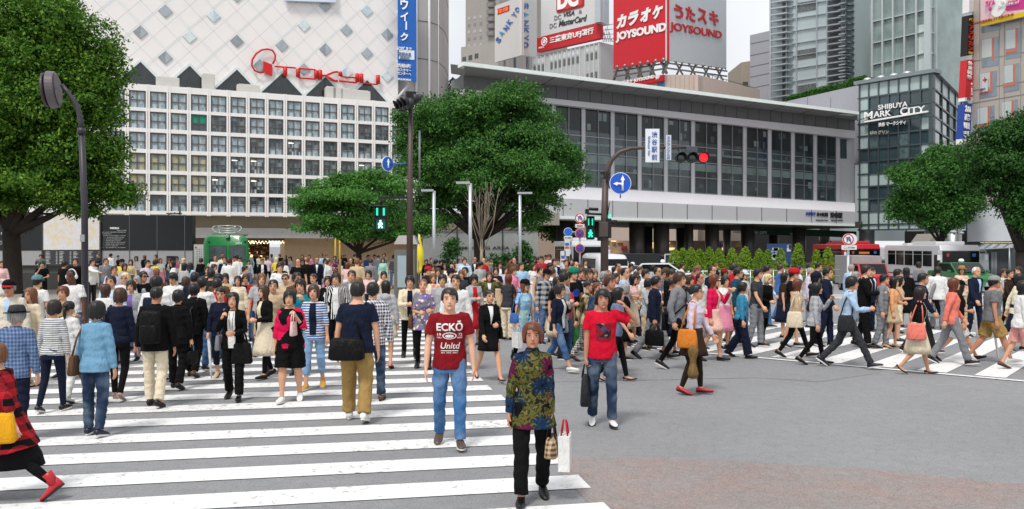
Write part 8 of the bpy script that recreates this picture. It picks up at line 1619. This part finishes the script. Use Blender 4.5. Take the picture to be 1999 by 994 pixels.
P(1176, 529, 1.68, 55, 's', sex='m', hair='short', hc='grey', topk='shirt', tc='light blue', bk='trousers', bc='grey'); P(1148, 525, 1.7, 35, 's', sex='m', hair='shaggy', topk='shirt', tc='navy', bk='jeans', bc='denim'); P(1158, 526, 1.66, 25, 's', sex='f', hair='mid', hc='lightbrown', topk='knit', tc='navy', bk='skirt', bc='grey'); P(1131, 528, 1.68, 60, 's', sex='m', hair='short', topk='tee', tc='purple', bk='jeans', bc='denim', hat=('cap', 'charcoal')); P(1412, 525, 1.62, 20, 's', sex='f', hair='mid', topk='knit', tc='cream', bk='skirt', bc='grey', hat=('sunhat', 'maroon'))
# ---- right-hand crossing
p = P(1553, 543, 1.6, 72, 'w20', ('down', 'down'), 'f', 'long', 'reddish', 'blazer', 'beige', 'slim', 'black', 'shoes', 'black', inner='white', open_=-.05, lab='woman in beige jacket and slim black trousers carrying a large cream tote bag', ref='woman in the beige jacket'); q = bag(p, 'shoulder', 'tote', 'cream', -1, size=1.15)
p = P(1590, 550, 1.57, 70, 'w13', ('down', 'face'), 'f', 'mid', 'black', 'shirt', 'light grey', 'slim', 'black', 'shoes', 'black', lab='woman in light grey shirt and black trousers with a hand raised to her face', ref='woman in the light grey shirt')
p = P(1655, 533, 1.75, 74, 'w-27', ('phone', 'down'), 'm', 'shaggy', 'black', 'shirt', 'light blue', 'jeans', 'dark grey', 'sneakers', 'navy', glasses='clear', lean=5, lab='man in light blue shirt and dark grey trousers striding and looking at his phone', ref='man in the light blue shirt'); bag(p, 'shoulder', 'tote', 'charcoal', -1); bag(p, 'hand', 'phone', 'black', -1)
p = P(1686, 518, 1.82, 60, 'w-8', ('phone', 'down'), 'm', 'short', 'darkbrown', 'blazer', 'black', 'trousers', 'black', 'shoes', 'black', 'c', inner='white', bulk=.03, lab='tall man in black suit and open white collar holding a phone', ref='tall man in the black suit')
p = P(1722, 536, 1.62, 55, 'w6', ('down', 'down'), 'm', 'short', 'black', 'blazer', 'grey', 'trousers', 'grey', 'shoes', 'black', inner='white', lab='short man in grey suit and white shirt', ref='man in the grey suit'); bag(p, 'hand', 'briefcase', 'black', 1, size=.9)
p = P(1741, 542, 1.55, 60, 'w6', ('down', 'hold'), 'f', 'long', 'black', 'knit', '#e0a070', 'miniskirt', 'beige', 'heels', 'gold', lab='woman in apricot sweater and short beige skirt beside the grey suit')
p = P(1791, 558, 1.55, 66, 'w14', ('down', 'down'), 'f', 'long', 'darkbrown', 'cardigan', 'black', 'skirt', 'cream', 'heels', 'black', inner='cream', open_=-.05, slv=1.3, flare=.03, lab='woman in cream dress and short black cardigan with a coral bag', ref='woman in the cream dress'); bag(p, 'shoulder', 'hobo', 'coral', -1, size=1.2); bag(p, 'hand', 'phone', 'white', -1)
p = P(1868, 541, 1.64, 78, 'w28', ('down', 'hold'), 'f', 'long', 'darkbrown', 'tee', 'black', 'shorts', 'white', 'shoes', 'black', hat=('cap', 'black'), slv=1.4, lab='person in black cap, black T-shirt and white shorts striding to the right', ref='person in white shorts'); bag(p, 'hand', 'umbrella', 'white', 1)
P(1857, 541, 1.66, 78, 'w-20', sex='f', hair='mid', hc='reddish', topk='shirt', tc='coral', bk='trousers', bc='grey', lab='woman in coral shirt and grey trousers hidden behind the white shorts')
p = P(1936, 536, 1.70, 72, 'w-22', ('down', 'down'), 'm', 'short', 'black', 'polo', '#6e6f72', 'shorts', 'khaki', 'sneakers', 'white', 'b', hat=('cap', '#8d8f8c'), bulk=.07, ease=.015, lab='heavy man in grey cap, dark grey shirt and khaki cargo shorts', ref='man in the khaki shorts'); bag(p, 'hand', 'umbrella', 'white', 1)
p = P(1992, 548, 1.62, 80, 'w-16', ('down', 'down'), 'f', 'mid', 'black', 'shirt', 'white', 'shorts', '#d79a94', 'shoes', 'brown', lab='person in white shirt and pink shorts cut by the right edge', ref='person in pink shorts')
P(1986, 534, 1.66, 70, 'w10', sex='f', hair='long', topk='cardigan', tc='#e3dcc0', bk='skirt', bc='navy', lab='woman in pale cream cardigan at the right edge behind the pink shorts')
p = P(1612, 523, 1.76, 50, 'w6', sex='m', hair='short', topk='blazer', tc='navy', bk='trousers', bc='navy', inner='white', tie='grey', lab='man in navy suit and grey tie between light grey and light blue shirts'); P(1546, 525, 1.74, 50, 'w6', sex='m', hair='short', topk='tee', tc='black', bk='shorts', bc='navy', hat=('turban', 'red'), glasses='clear', lab='man with red head scarf, glasses and black T-shirt')
p = P(1797, 532, 1.7, 60, 'w18', sex='m', hair='short', topk='blazer', tc='navy', bk='trousers', bc='charcoal', inner='light blue', lab='man in navy suit behind the woman in cream dress'); P(1770, 522, 1.66, 165, 's', sex='f', hair='mid', topk='knit', tc='black', bk='skirt', bc='black', lab='woman in black with shoulder-length hair turned away, before the bus')
p = P(1824, 530, 1.56, 80, 'w-18', sex='f', hair='bob', topk='knit', tc='grey', bk='cropped', bc='black', shoe='heels', shc='brown', lab='woman in grey sweater and cropped black trousers with a zigzag bag'); bag(p, 'hand', 'tote', 'light grey', -1, pat='check', c2='charcoal', size=.8)
P(1903, 522, 1.72, 20, 'w5', sex='m', hair='thin', hc='white', topk='blazer', tc='navy', bk='trousers', bc='navy', inner='light blue', lab='white-haired man in navy suit before the green taxi'); p = P(1957, 525, 1.62, 25, 'w6', sex='f', hair='up', hc='brown', topk='dress', tc='white', bk='skirt', bc='white', glasses='sun', lab='woman in white dress and sunglasses near the right edge'); P(1969, 527, 1.6, 20, 'w6', sex='f', hair='up', topk='knit', tc='dark brown', bk='slim', bc='black')
P(1877, 519, 1.66, -20, 's', sex='f', hair='mid', hc='brown', topk='shirt', tc='#d8b8a0', pat='print', pc='coral', pc3='cream', bk='trousers', bc='beige', hat=('sunhat', 'khaki'), lab='person in khaki sun hat and printed shirt before the green taxi'); P(1698, 521, 1.7, 40, 's', sex='m', hair='short', topk='blazer', tc='navy', bk='trousers', bc='navy', inner='white'); P(1749, 525, 1.66, 60, 's', sex='m', hair='shaggy', topk='shirt', tc='white', bk='jeans', bc='denim'); P(1753, 539, 1.54, 65, 's', ('phone', 'phone'), sex='f', hair='mid', topk='tank', tc='beige', bk='shorts', bc='cream', lab='girl in beige tank top holding out a phone beside the grey suit')
P(1595, 512, 1.74, 60, 's', sex='m', hair='short', topk='blazer', tc='charcoal', bk='trousers', bc='charcoal', inner='white'); P(1579, 522, 1.66, 60, 's', sex='m', hair='thin', hc='grey', topk='shirt', tc='lavender', bk='trousers', bc='grey'); P(1588, 533, 1.64, 70, 's', sex='f', hair='mid', topk='hoodie', tc='charcoal', bk='jeans', bc='denim', hat=('beanie', 'navy')); P(1521, 516, 1.7, 80, 'w8', sex='m', hair='short', hc='brown', topk='polo', tc='blue', bk='jeans', bc='denim'); P(1495, 518, 1.72, 70, 'w8', sex='m', hair='short', topk='shirt', tc='pale blue', bk='jeans', bc='blue denim'); P(1528, 532, 1.6, 70, 's', sex='f', hair='mid', topk='tee', tc='dark brown', bk='skirt', bc='navy'); P(1557, 518, 1.68, 60, 's', sex='m', hair='short', topk='shirt', tc='white', bk='trousers', bc='navy'); P(1660, 516, 1.68, 120, 's', sex='m', hair='short', hc='grey', topk='shirt', tc='light blue', bk='trousers', bc='grey')
P(1794, 511, 1.68, 170, 's', sex='f', hair='bob', topk='knit', tc='grey', bk='skirt', bc='navy'); P(1830, 520, 1.7, 150, 's', sex='m', hair='short', topk='shirt', tc='white', bk='trousers', bc='grey'); P(1990, 520, 1.7, -60, 's', sex='m', hair='short', topk='tee', tc='black', bk='jeans', bc='denim'); P(1667, 530, 1.62, 60, 's', sex='f', hair='mid', hc='grey', topk='shirt', tc='white', bk='skirt', bc='grey')
# ---- plaza, left
P(82, 515, 1.6, 30, 's', ('face', 'hold'), 'm', 'shaggy', 'black', 'tee', 'black', 'jeans', 'black', lab='man in black T-shirt holding his chin below the wall clock'); P(81, 500, 1.68, 0, 's', ('face', 'down'), 'm', 'shaggy', 'black', 'shirt', '#5f6e68', 'trousers', 'charcoal'); P(124, 514, 1.66, 160, 's', sex='m', hair='shaggy', topk='tee', tc='black', bk='jeans', bc='black', skin='b'); P(148, 510, 1.72, 10, 's', sex='m', hair='short', topk='shirt', tc='black', bk='trousers', bc='black'); P(178, 511, 1.7, 70, 's', ('point', 'down'), 'm', 'short', 'black', 'shirt', 'white', 'trousers', 'charcoal', lab='man in white shirt with arm stretched out, right of the lamp pole')
P(191, 498, 1.7, 20, 's', ('hold', 'hold'), 'f', 'up', 'black', 'blazer', 'dark grey', 'trousers', 'black', lab='woman in dark grey suit reading by the directory board'); p = P(215, 498, 1.72, 160, 's', sex='m', hair='short', topk='shirt', tc='white', bk='trousers', bc='navy'); bag(p, 'cross', 'sling', 'navy', 1); P(224, 492, 1.74, 5, 's', ('hold', 'face'), 'm', 'shaggy', 'brown', 'tee', 'black', 'jeans', 'black'); P(206, 509, 1.7, 40, 's', sex='m', hair='short', hc='brown', topk='hoodie', tc='grey', bk='jeans', bc='denim'); P(222, 519, 1.7, 35, 's', sex='m', hair='short', topk='shirt', tc='lavender', bk='trousers', bc='grey', skin='b')
P(239, 511, 1.68, 0, 's', sex='m', hair='short', topk='tee', tc='yellow', bk='jeans', bc='denim', hat=('cap', 'navy')); P(256, 511, 1.6, 10, 's', sex='f', hair='long', topk='knit', tc='beige', bk='skirt', bc='brown'); P(267, 504, 1.66, 0, 's', ('head', 'down'), 'f', 'mid', 'black', 'shirt', 'white', 'skirt', 'grey', lab='woman in white shirt raising one arm before the grey wall base'); P(286, 513, 1.7, 60, 's', sex='m', hair='short', topk='shirt', tc='lavender', bk='trousers', bc='navy'); P(277, 529, 1.7, 60, 's', sex='m', hair='short', topk='tee', tc='black', bk='jeans', bc='denim', glasses='sun', skin='b'); P(302, 512, 1.62, 170, 's', sex='f', hair='shaggy', topk='tee', tc='yellow', bk='jeans', bc='denim', lab='person in yellow T-shirt turned toward the wall'); P(313, 508, 1.58, 30, 's', sex='f', hair='mid', hc='lightbrown', topk='tee', tc='white', bk='skirt', bc='pink'); P(306, 500, 1.64, -30, 's', sex='f', hair='bob', hc='brown', topk='knit', tc='brown', bk='skirt', bc='grey')
P(340, 514, 1.62, -60, 's', sex='f', hair='long', topk='knit', tc='white', bk='skirt', bc='cream'); P(358, 519, 1.6, 170, 's', sex='f', hair='mid', topk='knit', tc='light grey', bk='skirt', bc='navy'); P(345, 504, 1.62, 20, 's', sex='f', hair='bob', topk='tank', tc='pink', bk='skirt', bc='white'); P(357, 508, 1.6, 70, 's', sex='f', hair='long', hc='blond', topk='knit', tc='cream', bk='skirt', bc='grey'); P(387, 498, 1.66, 15, 's', ('hold', 'face'), 'm', 'shaggy', 'brown', 'shirt', 'black', 'trousers', 'charcoal', lab='man in black shirt in front of the white panel beside the railcar'); P(4, 515, 1.62, 20, 's', ('hold', 'down'), 'f', 'mid', 'black', 'shirt', 'pale pink', 'skirt', 'white', lab='woman in pale pink shirt at the left edge of the plaza')
P(404, 520, 1.6, 20, 's', sex='f', hair='mid', topk='knit', tc='charcoal', bk='skirt', bc='grey'); P(416, 521, 1.58, 60, 's', sex='f', hair='bob', hc='brown', topk='tee', tc='pale pink', bk='skirt', bc='brown'); P(411, 526, 1.66, 180, 's', sex='m', hair='shaggy', topk='tee', tc='charcoal', bk='jeans', bc='denim')
# ---- plaza, centre
P(439, 506, 1.72, 5, 's', sex='m', hair='short', topk='blazer', tc='navy', bk='trousers', bc='navy', inner='light blue', glasses='clear', lab='man in navy suit and light blue shirt before the green railcar'); P(420, 504, 1.68, 20, 's', sex='m', hair='thin', topk='tee', tc='white', bk='jeans', bc='denim', skin='b', lab='bald man in white T-shirt before the left railcar window'); P(456, 508, 1.62, 0, 's', sex='f', hair='mid', hc='brown', topk='cardigan', tc='black', bk='skirt', bc='white', inner='white', open_=-.05, lab='woman in black cardigan and white dress before the green railcar'); P(453, 498, 1.68, 60, 's', sex='m', hair='short', topk='tee', tc='green', bk='jeans', bc='denim', hat=('cap', 'light grey'), lab='person in green T-shirt and light grey cap before the railcar'); P(486, 498, 1.72, 0, 's', ('pocket', 'pocket'), 'm', 'short', 'black', 'shirt', 'pale blue', 'trousers', 'black', lab='man in pale blue shirt with hands at his hips right of the railcar'); P(476, 518, 1.68, 80, 's', sex='m', hair='short', topk='polo', tc='white', bk='trousers', bc='black')
P(412, 523, 1.6, 0, 's', ('face', 'down'), 'f', 'shaggy', 'black', 'blazer', 'black', 'skirt', 'black'); P(539, 506, 1.64, 180, 's', sex='f', hair='long', hc='blond', topk='tee', tc='yellow', bk='skirt', bc='cream', lab='woman with long blond hair and yellow top before the store entrance'); P(604, 500, 1.62, 5, 's', sex='f', hair='mid', topk='knit', tc='pink', bk='jeans', bc='denim', lab='woman in pink sweater and jeans left of the maple tree'); p = P(590, 500, 1.62, 10, 's', ('down', 'down'), 'f', 'mid', 'black', 'knit', 'charcoal', 'skirt', 'black'); bag(p, 'hand', 'paper', 'white', -1); P(619, 507, 1.7, 10, 's', sex='m', hair='thin', topk='blazer', tc='navy', bk='trousers', bc='navy', inner='white', skin='b'); P(640, 511, 1.62, 60, 's', sex='f', hair='bob', hc='brown', topk='shirt', tc='white', bk='skirt', bc='pink')
P(654, 503, 1.62, 0, 's', sex='f', hair='mid', topk='dress', tc='#3b3f7a', pat='print', pc='cream', pc3='#a03850', bk='skirt', bc='navy', lab='woman in dark printed dress under the maple tree'); P(665, 501, 1.62, 0, 's', sex='f', hair='mid', topk='cardigan', tc='navy', bk='skirt', bc='white', inner='white'); P(678, 517, 1.58, 180, 's', sex='f', hair='long', hc='reddish', topk='tee', tc='pale pink', bk='skirt', bc='white'); p = P(701, 500, 1.7, 60, 's', sex='m', hair='short', topk='shirt', tc='light grey', bk='jeans', bc='denim', hat=('cap', 'charcoal')); bag(p, 'back', 'backpack', 'navy'); P(718, 501, 1.7, 40, 's', ('hold', 'hold'), 'm', 'short', 'brown', 'shirt', 'blue', 'jeans', 'denim'); P(731, 500, 1.72, 10, 's', sex='m', hair='short', topk='shirt', tc='light blue', pat='check', pc='white', bk='jeans', bc='denim'); P(750, 497, 1.72, 0, 's', sex='m', hair='bob', hc='brown', topk='tee', tc='grey', bk='jeans', bc='denim'); P(748, 507, 1.62, 0, 's', sex='f', hair='mid', hc='brown', topk='shirt', tc='mint', bk='skirt', bc='cream'); P(703, 513, 1.6, 60, 's', sex='f', hair='long', hc='lightbrown', topk='knit', tc='beige', bk='skirt', bc='brown')
p = P(768, 501, 1.7, 175, 's', sex='m', hair='short', topk='tee', tc='white', bk='jeans', bc='light denim', lab='person in white T-shirt and jeans walking away left of the brown pole'); bag(p, 'back', 'backpack', 'grey'); p = P(782, 500, 1.74, 3, 's', ('down', 'down'), 'm', 'short', 'black', 'blazer', 'black', 'trousers', 'black', 'shoes', 'black', inner='white', tie='black', hp=18, lab='man in black suit and tie standing beside the brown signal pole', ref='man in the black suit'); bag(p, 'hand', 'umbrella', 'white', -1); P(815, 500, 1.74, -60, 's', sex='m', hair='short', topk='shirt', tc='white', bk='trousers', bc='navy', lab='man in white shirt beside the yellow flag'); P(833, 520, 1.66, 60, 's', sex='m', hair='short', topk='shirt', tc='charcoal', bk='jeans', bc='denim', hat=('cap', 'red'), lab='person in bright red cap'); P(869, 499, 1.68, -5, 's', ('camera', 'camera'), 'f', 'mid', 'brown', 'shirt', '#5f6fae', 'skirt', 'navy', pat='print', pc='white', hat=('sunhat', 'cream'), lab='woman in cream sun hat and blue printed shirt taking a picture'); P(907, 509, 1.72, 5, 's', sex='m', hair='short', topk='shirt', tc='pale blue', bk='trousers', bc='charcoal'); P(927, 506, 1.7, 0, 's', ('hold', 'hold'), 'm', 'thin', 'black', 'blazer', 'black', 'trousers', 'black', inner='white', skin='b')
P(1000, 521, 1.66, 50, 's', ('down', 'phone'), 'm', 'shaggy', 'reddish', 'shirt', 'pink', 'trousers', 'cream', lab='man in pink shirt looking right below the silver lamp post'); P(1017, 512, 1.74, 20, 's', sex='m', hair='short', topk='shirt', tc='skyblue', bk='jeans', bc='denim'); P(1040, 519, 1.6, 30, 's', sex='f', hair='long', hc='brown', topk='dress', tc='white', bk='skirt', bc='white'); P(1052, 519, 1.7, 45, 's', sex='m', hair='short', topk='tank', tc='grey', bk='jeans', bc='denim'); P(1081, 510, 1.74, 30, 's', sex='m', hair='short', topk='blazer', tc='navy', bk='trousers', bc='navy', inner='pale blue'); P(1096, 525, 1.58, 30, 's', sex='f', hair='long', topk='cardigan', tc='charcoal', bk='skirt', bc='white', inner='white'); P(1085, 540, 1.62, 40, 's', sex='f', hair='mid', hc='darkbrown', topk='tee', tc='black', bk='skirt', bc='cream'); P(1103, 545, 1.58, 30, 's', sex='f', hair='up', topk='tee', tc='#e0566c', bk='jeans', bc='denim'); P(1105, 512, 1.7, 0, 's', sex='m', hair='short', topk='tank', tc='light grey', bk='jeans', bc='denim'); P(1116, 505, 1.68, -5, 's', sex='m', hair='short', topk='blazer', tc='navy', bk='trousers', bc='navy', inner='white'); P(1143, 506, 1.7, 0, 's', sex='m', hair='shaggy', topk='cardigan', tc='charcoal', bk='jeans', bc='denim', inner='white'); P(855, 523, 1.6, 5, 's', sex='f', hair='bob', hc='brown', topk='knit', tc='white', bk='skirt', bc='navy'); P(864, 535, 1.68, 0, 's', sex='m', hair='shaggy', topk='shirt', tc='light grey', bk='jeans', bc='denim'); P(878, 525, 1.64, 50, 's', sex='m', hair='short', topk='shirt', tc='white', bk='jeans', bc='denim', hat=('beanie', 'navy')); P(901, 527, 1.6, 0, 's', sex='f', hair='bob', hc='lightbrown', topk='knit', tc='dark grey', bk='skirt', bc='grey'); P(969, 521, 1.62, -10, 's', sex='f', hair='bob', hc='darkbrown', topk='tee', tc='navy', bk='skirt', bc='beige'); P(985, 520, 1.6, 30, 's', sex='f', hair='mid', topk='shirt', tc='lavender', bk='skirt', bc='grey')
# ---- the rest of the waiting crowd, thinning with distance
rc_ = random.Random(21)
tops = [('white', .11), ('black', .31), ('navy', .15), ('light grey', .08), ('grey', .07), ('beige', .06), ('pale pink', .04), ('light blue', .06), ('cream', .03), ('red', .03), ('brown', .04), ('lavender', .02), ('mint', .02), ('coral', .02), ('olive', .02)]
def pickc():
 t = rc_.random(); a = 0
 for c, w in tops:
  a += w
  if t < a: return c
 return 'white'
used = set()
def crowd(x0, x1, t0, t1, n, faces, grp):
 for _ in range(n):
  for _t in range(60):
   x = rc_.uniform(x0, x1); t = rc_.uniform(t0, t1)
   if all(abs(x-q['x']) > 6.5 or abs(t-q['t']) > 7 for q in PEOPLE if 't' in q): break
  sx = rc_.choice('mf'); c = pickc(); hr = rc_.choice(('short', 'shaggy', 'short', 'thin')) if sx == 'm' else rc_.choice(('mid', 'long', 'bob', 'bob', 'up', 'mid')); hcol = rc_.choice(('black', 'black', 'darkbrown', 'darkbrown', 'brown', 'lightbrown'))
  tk = rc_.choice(('shirt', 'tee', 'shirt', 'blazer') if sx == 'm' else ('knit', 'cardigan', 'tee', 'knit')); f_ = rc_.choice(faces)+rc_.choice((-15, 0, 0, 15))
  p = P(x, t, rc_.uniform(1.62, 1.8) if sx == 'm' else rc_.uniform(1.5, 1.66), f_, rc_.choice(('s', 's', 'w6', 'w-12')), rc_.choice((('down', 'down'), ('hold', 'down'), ('down', 'hold'), ('phone', 'down'))), sx, hr, hcol, tk, c, 'trousers' if sx == 'm' else rc_.choice(('skirt', 'jeans')), rc_.choice(('black', 'navy', 'grey', 'denim', 'charcoal', 'beige')), inner='white' if tk in ('blazer', 'cardigan') and c != 'white' else None, skin=rc_.choice('aab'), ht=rc_.choice((-30, 0, 30)), hp=rc_.choice((0, 15)))
  p['t'] = t; p['grp'] = grp
for q in PEOPLE: q['t'] = HZ+(CH-1.65)*q['k']
crowd(405, 590, 496, 511, 20, (0, 180, 60, -60), 'people at the store entrance')
crowd(590, 780, 498, 512, 12, (0, 0, 180, 45), 'people waiting under the maple tree')
crowd(820, 1160, 499, 524, 36, (0, 20, 50, 0), 'people waiting in the middle of the plaza')
crowd(1180, 1500, 512, 530, 16, (50, 70, 60), 'people on the diagonal crossing')
crowd(1060, 1310, 520, 544, 9, (40, 60, 30, 90), 'people stepping onto the diagonal crossing')
crowd(230, 420, 500, 528, 7, (0, 180, 40), 'people before the black wall')
# ================================================================ LABELS OF PEOPLE AND BAGS
def zone(q):
 x, k = q['x'], q['k']
 if k > 66: return 'on the near crossing' if x < 1150 else 'on the diagonal crossing'
 for a, s in ((70, 'by the tree trunk'), (190, 'below the city map'), (400, 'before the black wall'), (500, 'by the green railcar'), (595, 'at the store entrance'), (770, 'under the maple tree'), (840, 'by the brown signal pole'), (905, 'by the left silver lamp posts'), (985, 'before the bare young tree'), (1060, 'by the right silver lamp post'), (1170, 'by the stacked round signs'), (1310, 'before the white van'), (1620, 'before the conifer row'), (1740, 'before the red bus')):
  if x < a: return s
 return 'before the white bus'
HW = dict(bobside='bobbed', short='short', buzz='shaven', shaggy='shaggy', bob='bobbed', mid='shoulder-length', long='long', up='tied-up', pony='ponytail', thin='thinning', bald='no')
def facing(r):
 r = abs(r); return 'facing away' if r > 135 else ('' if r < 45 else '')
labs = {}
def nice(c): return {'#': 'coloured'}.get(c[0], c)
cands = []
for q in PEOPLE:
 o = q['o']; o['group'] = q['grp'] or ('people walking on the crossings' if q['k'] > 66 else 'people waiting or walking farther off')
 hcn = {'darkbrown': 'dark', 'lightbrown': 'light brown', 'reddish': 'reddish'}.get(q['hc'], q['hc'])
 b = q['brief'].split(' '); b = [w for w in b if not w.startswith('#')]; brief = ' '.join(b); q['brief2'] = brief
 bot = nice(q['bc'])+' '+q['bname']
 opts = []
 if q['lab']: opts.append(q['lab'])
 z = zone(q); f = facing(q['rel']); w = q['word']; rest = brief[len(w)+4:]; hw = f"{HW[q['hair']]} {hcn} hair".replace('dark dark', 'dark')
 opts += [f"{brief} {z}"+(' facing away' if f else ''), f"{brief} and {bot} {z}", f"{w} with {hw}, {rest}, {z}", f"{w} with {hw}, {rest} and {bot}, {z}", f"{w} with {hw}, {rest} and {bot}, {z}"+(', facing away' if f else ', facing forward')]
 q['opts'] = opts
from collections import Counter
lv = {}
taken = Counter()
for q in PEOPLE: q['n'] = 0
for rnd_ in range(8):
 cnt = Counter(q['opts'][min(q['n'], len(q['opts'])-1)] for q in PEOPLE)
 ch = False
 for q in PEOPLE:
  if cnt[q['opts'][min(q['n'], len(q['opts'])-1)]] > 1 and q['n'] < len(q['opts'])-1: q['n'] += 1; ch = True
 if not ch: break
for q in PEOPLE: q['lab2'] = q['opts'][q['n']]
cnt = Counter(q['lab2'] for q in PEOPLE)
for q in sorted(PEOPLE, key=lambda q: q['x']):
 if cnt[q['lab2']] > 1:      # still shared: say whom the person stands beside
  near = sorted((r for r in PEOPLE if r is not q), key=lambda r: abs(r['x']-q['x'])+abs(r['k']-q['k'])*.5)
  for r in near:
   cand = f"{q['brief2']} {'left' if q['x'] < r['x'] else 'right'} of the {r['brief2']}"
   if len(cand.split()) <= 16 and all(cand != s['lab2'] for s in PEOPLE): q['lab2'] = cand; break
seen = Counter()
for q in PEOPLE: q['o']['label'] = ' '.join(q['lab2'].split()[:16])
for e in BAGS:
 l, nm, how, p = BAGL[e.name]; e['label'] = l or ' '.join(f"{nm} {how} {p['ref'] if p['ref'] != p['brief'] else p['lab2']}".split()[:16])
 if '_dx' in e: e.location.x += e['_dx']; e.location.y += .05; del e['_dx']
bpy.data.scenes.remove(TS)
for m_ in [m_ for m_ in bpy.data.meshes if m_.users == 0]: bpy.data.meshes.remove(m_)
